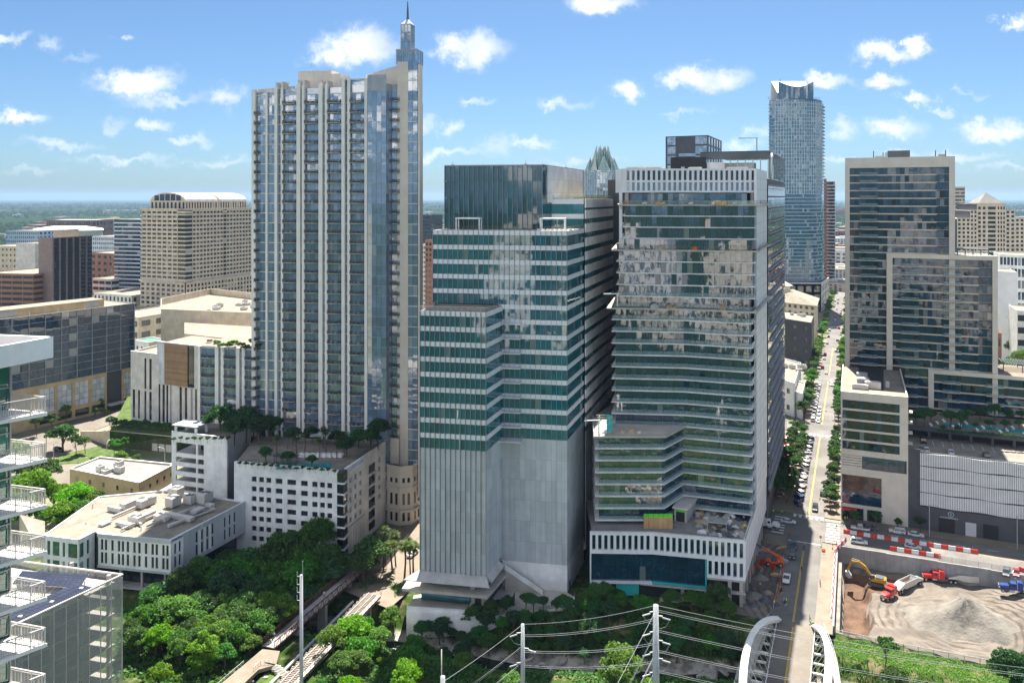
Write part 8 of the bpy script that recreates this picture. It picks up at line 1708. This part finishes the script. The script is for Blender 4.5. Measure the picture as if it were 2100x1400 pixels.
# shaded trees along the terrace wall of the teal tower and below the hotel podium
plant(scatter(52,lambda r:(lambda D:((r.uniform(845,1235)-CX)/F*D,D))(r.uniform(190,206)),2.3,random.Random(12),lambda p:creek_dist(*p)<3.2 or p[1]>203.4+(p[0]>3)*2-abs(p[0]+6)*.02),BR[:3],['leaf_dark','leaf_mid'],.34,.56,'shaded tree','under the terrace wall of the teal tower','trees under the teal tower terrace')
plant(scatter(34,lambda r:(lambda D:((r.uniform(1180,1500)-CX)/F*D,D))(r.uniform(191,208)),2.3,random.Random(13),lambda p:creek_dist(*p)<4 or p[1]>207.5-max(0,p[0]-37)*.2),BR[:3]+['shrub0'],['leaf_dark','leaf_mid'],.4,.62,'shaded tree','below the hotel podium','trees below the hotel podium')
tree('broad1','leaf_bright',(23.2,171,-2.2),.98,'big bright tree behind the tall power pole','creek trees');tree('broad2','leaf_bright',(29.5,168,-2.2),.72,'bright tree right of the tall power pole','creek trees');tree('cypress','leaf_bright',(11.8,166,-2.2),.52,'small bright pointed tree between the two power poles','creek trees',sz=1.1)
plant(scatter(11,lambda r:(lambda D:((r.uniform(900,1480)-CX)/F*D,D))(r.uniform(162,181)),4.0,random.Random(14),lambda p:creek_dist(*p)<6 or(15<p[0]<33)),['shrub0','shrub1','broad2'],['leaf_mid','leaf_bright'],.5,.8,'low tree','on the near creek bank','trees on the near creek bank')
# green bank right of the bridge
plant(scatter(7,lambda r:(lambda q:(q.x,q.y))(G(r.uniform(9,62),r.uniform(-44,-25))),3.4,random.Random(15)),['broad0','broad2','shrub0','broad1'],['leaf_mid','leaf_dark'],.5,.95,'tree','on the green bank below the excavation','trees on the bank below the excavation')
tree('street1','leaf_street',at(1816,1368,-2),1.15,'lone upright tree in front of the excavation fence','creek trees');tree('broad3','leaf_dark',G(45,-34,-3.2),1.05,'broad dark tree at the lower right corner','creek trees')
for i,(e,d,s_)in enumerate(((50,-31,.95),(55,-29,1.0),(48,-39,1.0),(61,-32,1.05))):tree(BR[i],'leaf_dark',G(e,d,-2.3),s_,'dark tree right of the excavation fence, %s from the left'%ordw(i),'trees at the lower right')
# street trees
def street_row(e,d0,d1,step,where,mats,sc=(.8,1.0)):
 n=int((d1-d0)/step)+1
 for i in range(n):tree(tree_rng.choice(['street0','street1','street2']),tree_rng.choice(mats),G(e+tree_rng.uniform(-.3,.3),d0+i*step,.1),tree_rng.uniform(*sc),'street tree, %s from the near end of %s'%(ordw(i),where),'trees of '+where)
ST=['leaf_street']
street_row(-11.2,60,144,5.4,'the row against the dark office',ST,(.9,1.1));street_row(-7.6,60,144,5.4,'the left kerb row',ST,(.9,1.1));street_row(5.9,58,144,5.4,'the right kerb row',ST,(.95,1.15));street_row(-8.8,170,258,7.0,'the left row on the second block',ST+['leaf_mid'],(1.2,1.5));street_row(6.2,170,258,7.5,'the right row on the second block',ST+['leaf_mid'],(1.1,1.4));street_row(-9.5,280,372,9,'the left row on the third block',['leaf_mid','leaf_bright'],(1.2,1.6));street_row(6.5,280,372,9,'the right row on the third block',['leaf_mid','leaf_bright'],(1.2,1.6));street_row(-9,395,700,22,'the far left row',['leaf_mid','leaf_bright'],(1.1,1.5));street_row(7,395,700,22,'the far right row',['leaf_mid','leaf_bright'],(1.1,1.5))
for i,(px,py,s_)in enumerate(((1752,1078,.7),(1797,1082,.7),(1841,1086,.72),(1887,1092,.8),(1755,1072,.5))):tree('street%d'%(i%3),'leaf_street',at(px,py,.1),s_,'small street tree before the corner block, %s from the left'%ordw(i),'small trees before the corner block')
# left crossing trees
LC=[(105,880,.9),(135,868,.85),(150,850,.8),(175,845,.7),(195,858,.5),(215,852,.6),(155,935,.95),(130,925,.9),(175,930,.85),(235,935,.8),(255,930,.7),(190,952,.45),(250,958,.55),(280,962,.5),(305,966,.5),(330,966,.5),(240,830,.7),(262,822,.7),(75,895,.9),(225,880,.4),(205,845,.55)]
for i,(px,py,s_)in enumerate(sorted(LC)):tree(tree_rng.choice(['street0','street1','broad2']if s_>.6 else['shrub0','street2']),tree_rng.choice(['leaf_mid','leaf_bright','leaf_street']),at(px,py,.1),s_*1.35 if s_>.6 else s_*2.0,'tree around the left crossing, %s from the left'%ordw(i),'trees around the left crossing')
NL=[(30,262,1.0),(75,258,1.05),(110,268,.9),(150,262,1.0),(195,258,.85),(60,285,1.0),(100,290,.9),(20,300,1.0),(170,252,.8),(120,250,.9),(45,245,.9),(215,262,.6)]
for i,(px,D,s_)in enumerate(sorted(NL)):p=xy(px,D);tree(tree_rng.choice(BR),tree_rng.choice(['leaf_bright','leaf_mid']),(p.x,p.y,-.2),s_*1.3,'leafy tree beside the low tan building, %s from the left'%ordw(i),'trees beside the low tan building')
# hedge on the bank, park trees, roof gardens
for i in range(17):p=at(228+i*11.5,874+i*1.0,6.6);tree('shrub%d'%(i%2),'leaf_dark',p,1.35,'dark hedge shrub on the planted bank, %s from the left'%ordw(i),'hedge on the planted bank','shrub','shrub')
rg=random.Random(71)
def regK(r):D=r.uniform(330,760);return((r.uniform(2040,2140)-CX)/F*D,D)
for i,p in enumerate(sorted(scatter(46,regK,9,rg),key=lambda p:p[1])):tree(tree_rng.choice(BR),tree_rng.choice(['leaf_mid','leaf_bright','leaf_mid']),(p[0],p[1],0),tree_rng.uniform(1.0,1.4),'park tree right of the apartment tower, %s nearest'%ordw(i),'park trees')
tree('shrub0','leaf_yellow',at(2067,695),3.2,'yellowing tree at the edge of the park','park trees')
GT=[(452,905,1.0),(480,897,1.05),(505,890,1.0),(530,900,.95),(555,893,.9),(470,885,.9),(520,880,.9),(600,898,.55),(640,895,.5),(735,905,.7),(760,912,.75),(712,925,.6),(690,905,.5),(775,905,.7),(590,960,.4),(545,958,.5),(640,958,.42),(425,888,.5)]
for i,(px,py,s_)in enumerate(sorted(GT)):z=26.0 if px>470 else 28.2;tree(tree_rng.choice(BR),'leaf_dark',at(px,884 if px<480 else min(py+12,948+(px-490)*.08),z),s_*.95,'dark roof garden tree on the white podium, %s from the left'%ordw(i),'roof garden trees')
for i,(px,py)in enumerate(((568,935),(590,920),(608,940),(625,925),(655,938),(668,925),(690,940),(705,930),(664,918))):tree('palm%d'%(i%2),'leaf_palm' if i%2 else 'leaf_palm',at(px,py,26),.62,'palm on the podium pool terrace, %s in planting order'%ordw(i),'palms on the pool terrace','palm_tree','palm')
for i,px in enumerate(range(356,480,14)):tree('shrub0','leaf_dark',at(px,968-i*0 if px>480 else 905,28.2 if px<470 else 26),.55,'low shrub on the podium wing roof, %s from the left'%ordw(i),'shrubs on the podium wing','shrub','shrub')
for i,px in enumerate(range(490,690,13)):p=at(px,956+(px-490)*.08,26);tree('shrub%d'%(i%2),'leaf_dark',p+Vector((0,.6,0)),.5,'low shrub along the podium pool edge, %s from the left'%ordw(i),'shrubs along the pool edge','shrub','shrub')
for i,(px,py,h)in enumerate(((786,1172,.95),(806,1180,1.02),(829,1188,1.0),(848,1178,.98),(812,1162,.9),(790,1155,.92),(842,1196,.9))):tree('palm%d'%(i%2),'leaf_palm',at(px,py,.1),h,'tall fan palm on the sunny plaza, %s in planting order'%ordw(i),'palms on the plaza','palm_tree','palm')
NT_=[(1878,858,.8),(1895,862,.85),(1910,855,.8),(1950,862,.9),(1970,866,.85),(1985,856,.7),(2010,852,.7),(2040,850,.7),(2070,855,.7),(2030,868,.5),(2060,872,.5),(2090,868,.5),(2000,870,.4),(1935,872,.35),(1965,876,.35),(2095,850,.7)]
for i,(px,py,s_)in enumerate(sorted(NT_)):tree(tree_rng.choice(BR),'leaf_dark',at(px,py+12,27.4),s_*.62,'dark terrace tree above the garage deck, %s from the left'%ordw(i),'terrace trees above the garage')
for i in range(20):p=at(1925+i*9.2,889+i*.6,27.4);tree('shrub%d'%(i%2),'leaf_dark',p,.55,'clipped terrace hedge shrub, %s from the left'%ordw(i),'terrace hedge','shrub','shrub')
for i,(px,py)in enumerate(((5,630),(30,640),(235,585),(255,583),(275,588),(300,668),(345,672),(365,665),(440,655),(490,640),(510,645),(50,720),(320,672),(505,655),(465,650))):tree(tree_rng.choice(BR),'leaf_mid',at(px,py),1.15,'street tree among the far left blocks, %s in the list from the skyline'%ordw(i),'trees among the far left blocks')
for i,px in enumerate(range(445,530,12)):tree('shrub%d'%(i%2),'leaf_mid',at(px,712+(i%3)*4,54),1.0,'shrub on the roof of the ribbed wing, %s from the left'%ordw(i),'shrubs on the wing roof','shrub','shrub')
# undergrowth on the creek banks
rs=np.random.RandomState(4);Vs=[];n=0
while n<30000:
 D=rs.uniform(160,236);X=(rs.uniform(240,1520)-CX)/F*D
 dc=creek_dist(X,D)
 if dc<4.2+rs.rand()*3 or fb1((X,D))or tr1((X,D)):continue
 if D>204 and X>-30:continue
 if X<-83 and D>205:continue
 if D>231-(X+84)*.22:continue
 if X>18 and D>205:continue
 if math.hypot(X+53,D-178)<7:continue
 if math.sin(X*.4)+math.cos(D*.37+X*.2)<-1.0:continue
 z=ground_z(X,D)+rs.rand()*(.9 if X>-40 else.6+1.6*max(0,math.sin(X*.9)*math.cos(D*.8)));n+=1;Vs.append((X,D,z))
c=np.array(Vs);n=len(c);nr=rs.normal(size=(n,3))*.7+np.array([0,-.2,1]);nr/=np.linalg.norm(nr,axis=1)[:,None];t_=np.cross(nr,rs.normal(size=(n,3)));t_/=np.linalg.norm(t_,axis=1)[:,None];b_=np.cross(nr,t_);s_=rs.uniform(.18,.5,n)[:,None]
V=np.stack([c-t_*s_,c-b_*s_*.6,c+t_*s_,c+b_*s_*.6],1).reshape(-1,3);o=link('undergrowth',mesh_np('undergrowth',V,np.arange(4*n).reshape(-1,4),'leaf_mid'));o['kind']='stuff';o['label']='tangled green undergrowth covering the creek banks'
# grass slope right of the bridge
cs=[]
for k in range(14000):
 p=G(rs.uniform(9,66),rs.uniform(-46,-21));cs.append((p.x,p.y,ground_z(p.x,p.y)+rs.rand()*.4))
c=np.array(cs);n=len(c);nr=rs.normal(size=(n,3))*.6+np.array([0,-.2,1]);nr/=np.linalg.norm(nr,axis=1)[:,None];t_=np.cross(nr,rs.normal(size=(n,3)));t_/=np.linalg.norm(t_,axis=1)[:,None];b_=np.cross(nr,t_);s_=rs.uniform(.1,.26,n)[:,None]
V=np.stack([c-t_*s_,c-b_*s_*.6,c+t_*s_,c+b_*s_*.6],1).reshape(-1,3);o=link('bank_grass',mesh_np('bank_grass',V,np.arange(4*n).reshape(-1,4),'leaf_bright'));o['kind']='stuff';o['label']='bright green weeds on the bank below the excavation'
# rocks in the creek bed
rng=random.Random(6);BL_=[]
for i in range(60):
 j=rng.randrange(4,9);f_=rng.random();x=CREEK[j][0]*(1-f_)+CREEK[j+1][0]*f_;y=CREEK[j][1]*(1-f_)+CREEK[j+1][1]*f_+rng.uniform(-4.5,4.5);BL_.append((pxd((x,y)),x,y))
for i,(_,x,y)in enumerate(sorted(BL_)):
 o=link('creek_rock',rng.choice(RK));s_=rng.uniform(.4,1.5);o.location=(x,y,ground_z(x,y)+.05);o.scale=(s_*1.5,s_,s_*.6);o.rotation_euler=(0,0,rng.uniform(0,6));tag(o,'pale limestone boulder in the creek bed, %s from the left'%ordw(i),'boulder','boulders in the creek bed')
 # woods of the far plain: low clumps reaching to the horizon
rs=np.random.RandomState(9);n=26000;D=620*(13000/620)**rs.rand(n);X=rs.uniform(-.75,.75,n)*D;D[:5000]=-40*(60**rs.rand(5000));X[:5000]=rs.uniform(-1.2,1.2,5000)*np.abs(D[:5000]-60);keep=np.sin(X*.004+1)+np.cos(D*.003+X*.001)+rs.normal(size=n)*.8>-.3
keep&=~((D<1000)&(np.abs((X-80)*.9184-(D-219)*.3955)<20));keep&=~((D>0)&(D<1150)&(rs.rand(n)<.6));X,D=X[keep],D[keep];n=len(X);r=rs.uniform(3.5,7,n)*(1+np.abs(D)/5000);oct_=np.array([(1,0,.35),(.3,.95,.4),(-.8,.6,.3),(-.8,-.6,.38),(.3,-.95,.3),(0,0,1.0),(.45,.2,.85),(-.4,-.25,.9)]);Vv=[];
jit=rs.uniform(.7,1.3,(n,8,1));V=oct_[None]*jit*r[:,None,None];V[:,:,0]+=X[:,None];V[:,:,1]+=D[:,None];ring=[(0,1,6,6),(1,2,5,6),(2,3,7,5),(3,4,7,7),(4,0,6,7),(6,5,7,7)]
base=np.concatenate([oct_[:5]*np.array([1,1,0])])
me=bpy.data.meshes.new('woods');fs=[(0,1,6),(1,2,5),(1,5,6),(2,3,7),(2,7,5),(3,4,7),(4,0,6),(4,6,7),(6,5,7)];FA=(np.array(fs)[None]+8*np.arange(n)[:,None,None]).reshape(-1,3)
V[:,:5,2]*=.15;me.vertices.add(8*n);me.vertices.foreach_set('co',V.reshape(-1,3).astype(np.float32).ravel());m_=len(FA);me.loops.add(3*m_);me.loops.foreach_set('vertex_index',FA.astype(np.int32).ravel());me.polygons.add(m_);me.polygons.foreach_set('loop_start',np.arange(0,3*m_,3,dtype=np.int32));me.polygons.foreach_set('loop_total',np.full(m_,3,dtype=np.int32));me.materials.append(MATS['leaf_far']);me.update();me.validate();o=link('woods',me);o['kind']='stuff';o['label']='hazy green woods covering the far plain to the horizon'
# -------------------------- the air: an even haze over the whole plain
hm=bpy.data.materials.new('haze');hm.use_nodes=True;t=NT(hm.node_tree);t.n.clear();MATS['haze']=hm
vol=t.new('ShaderNodeVolumePrincipled',{'Color':(.38,.56,.84,1),'Density':HAZE,'Anisotropy':.2});t.l.new(vol.outputs[0],t.new('ShaderNodeOutputMaterial').inputs['Volume'])
hz=MB().box((0,0,105),(49000,53000,240)).build('haze','haze');hz['kind']='stuff';hz['label']='pale blue summer haze over the plain'
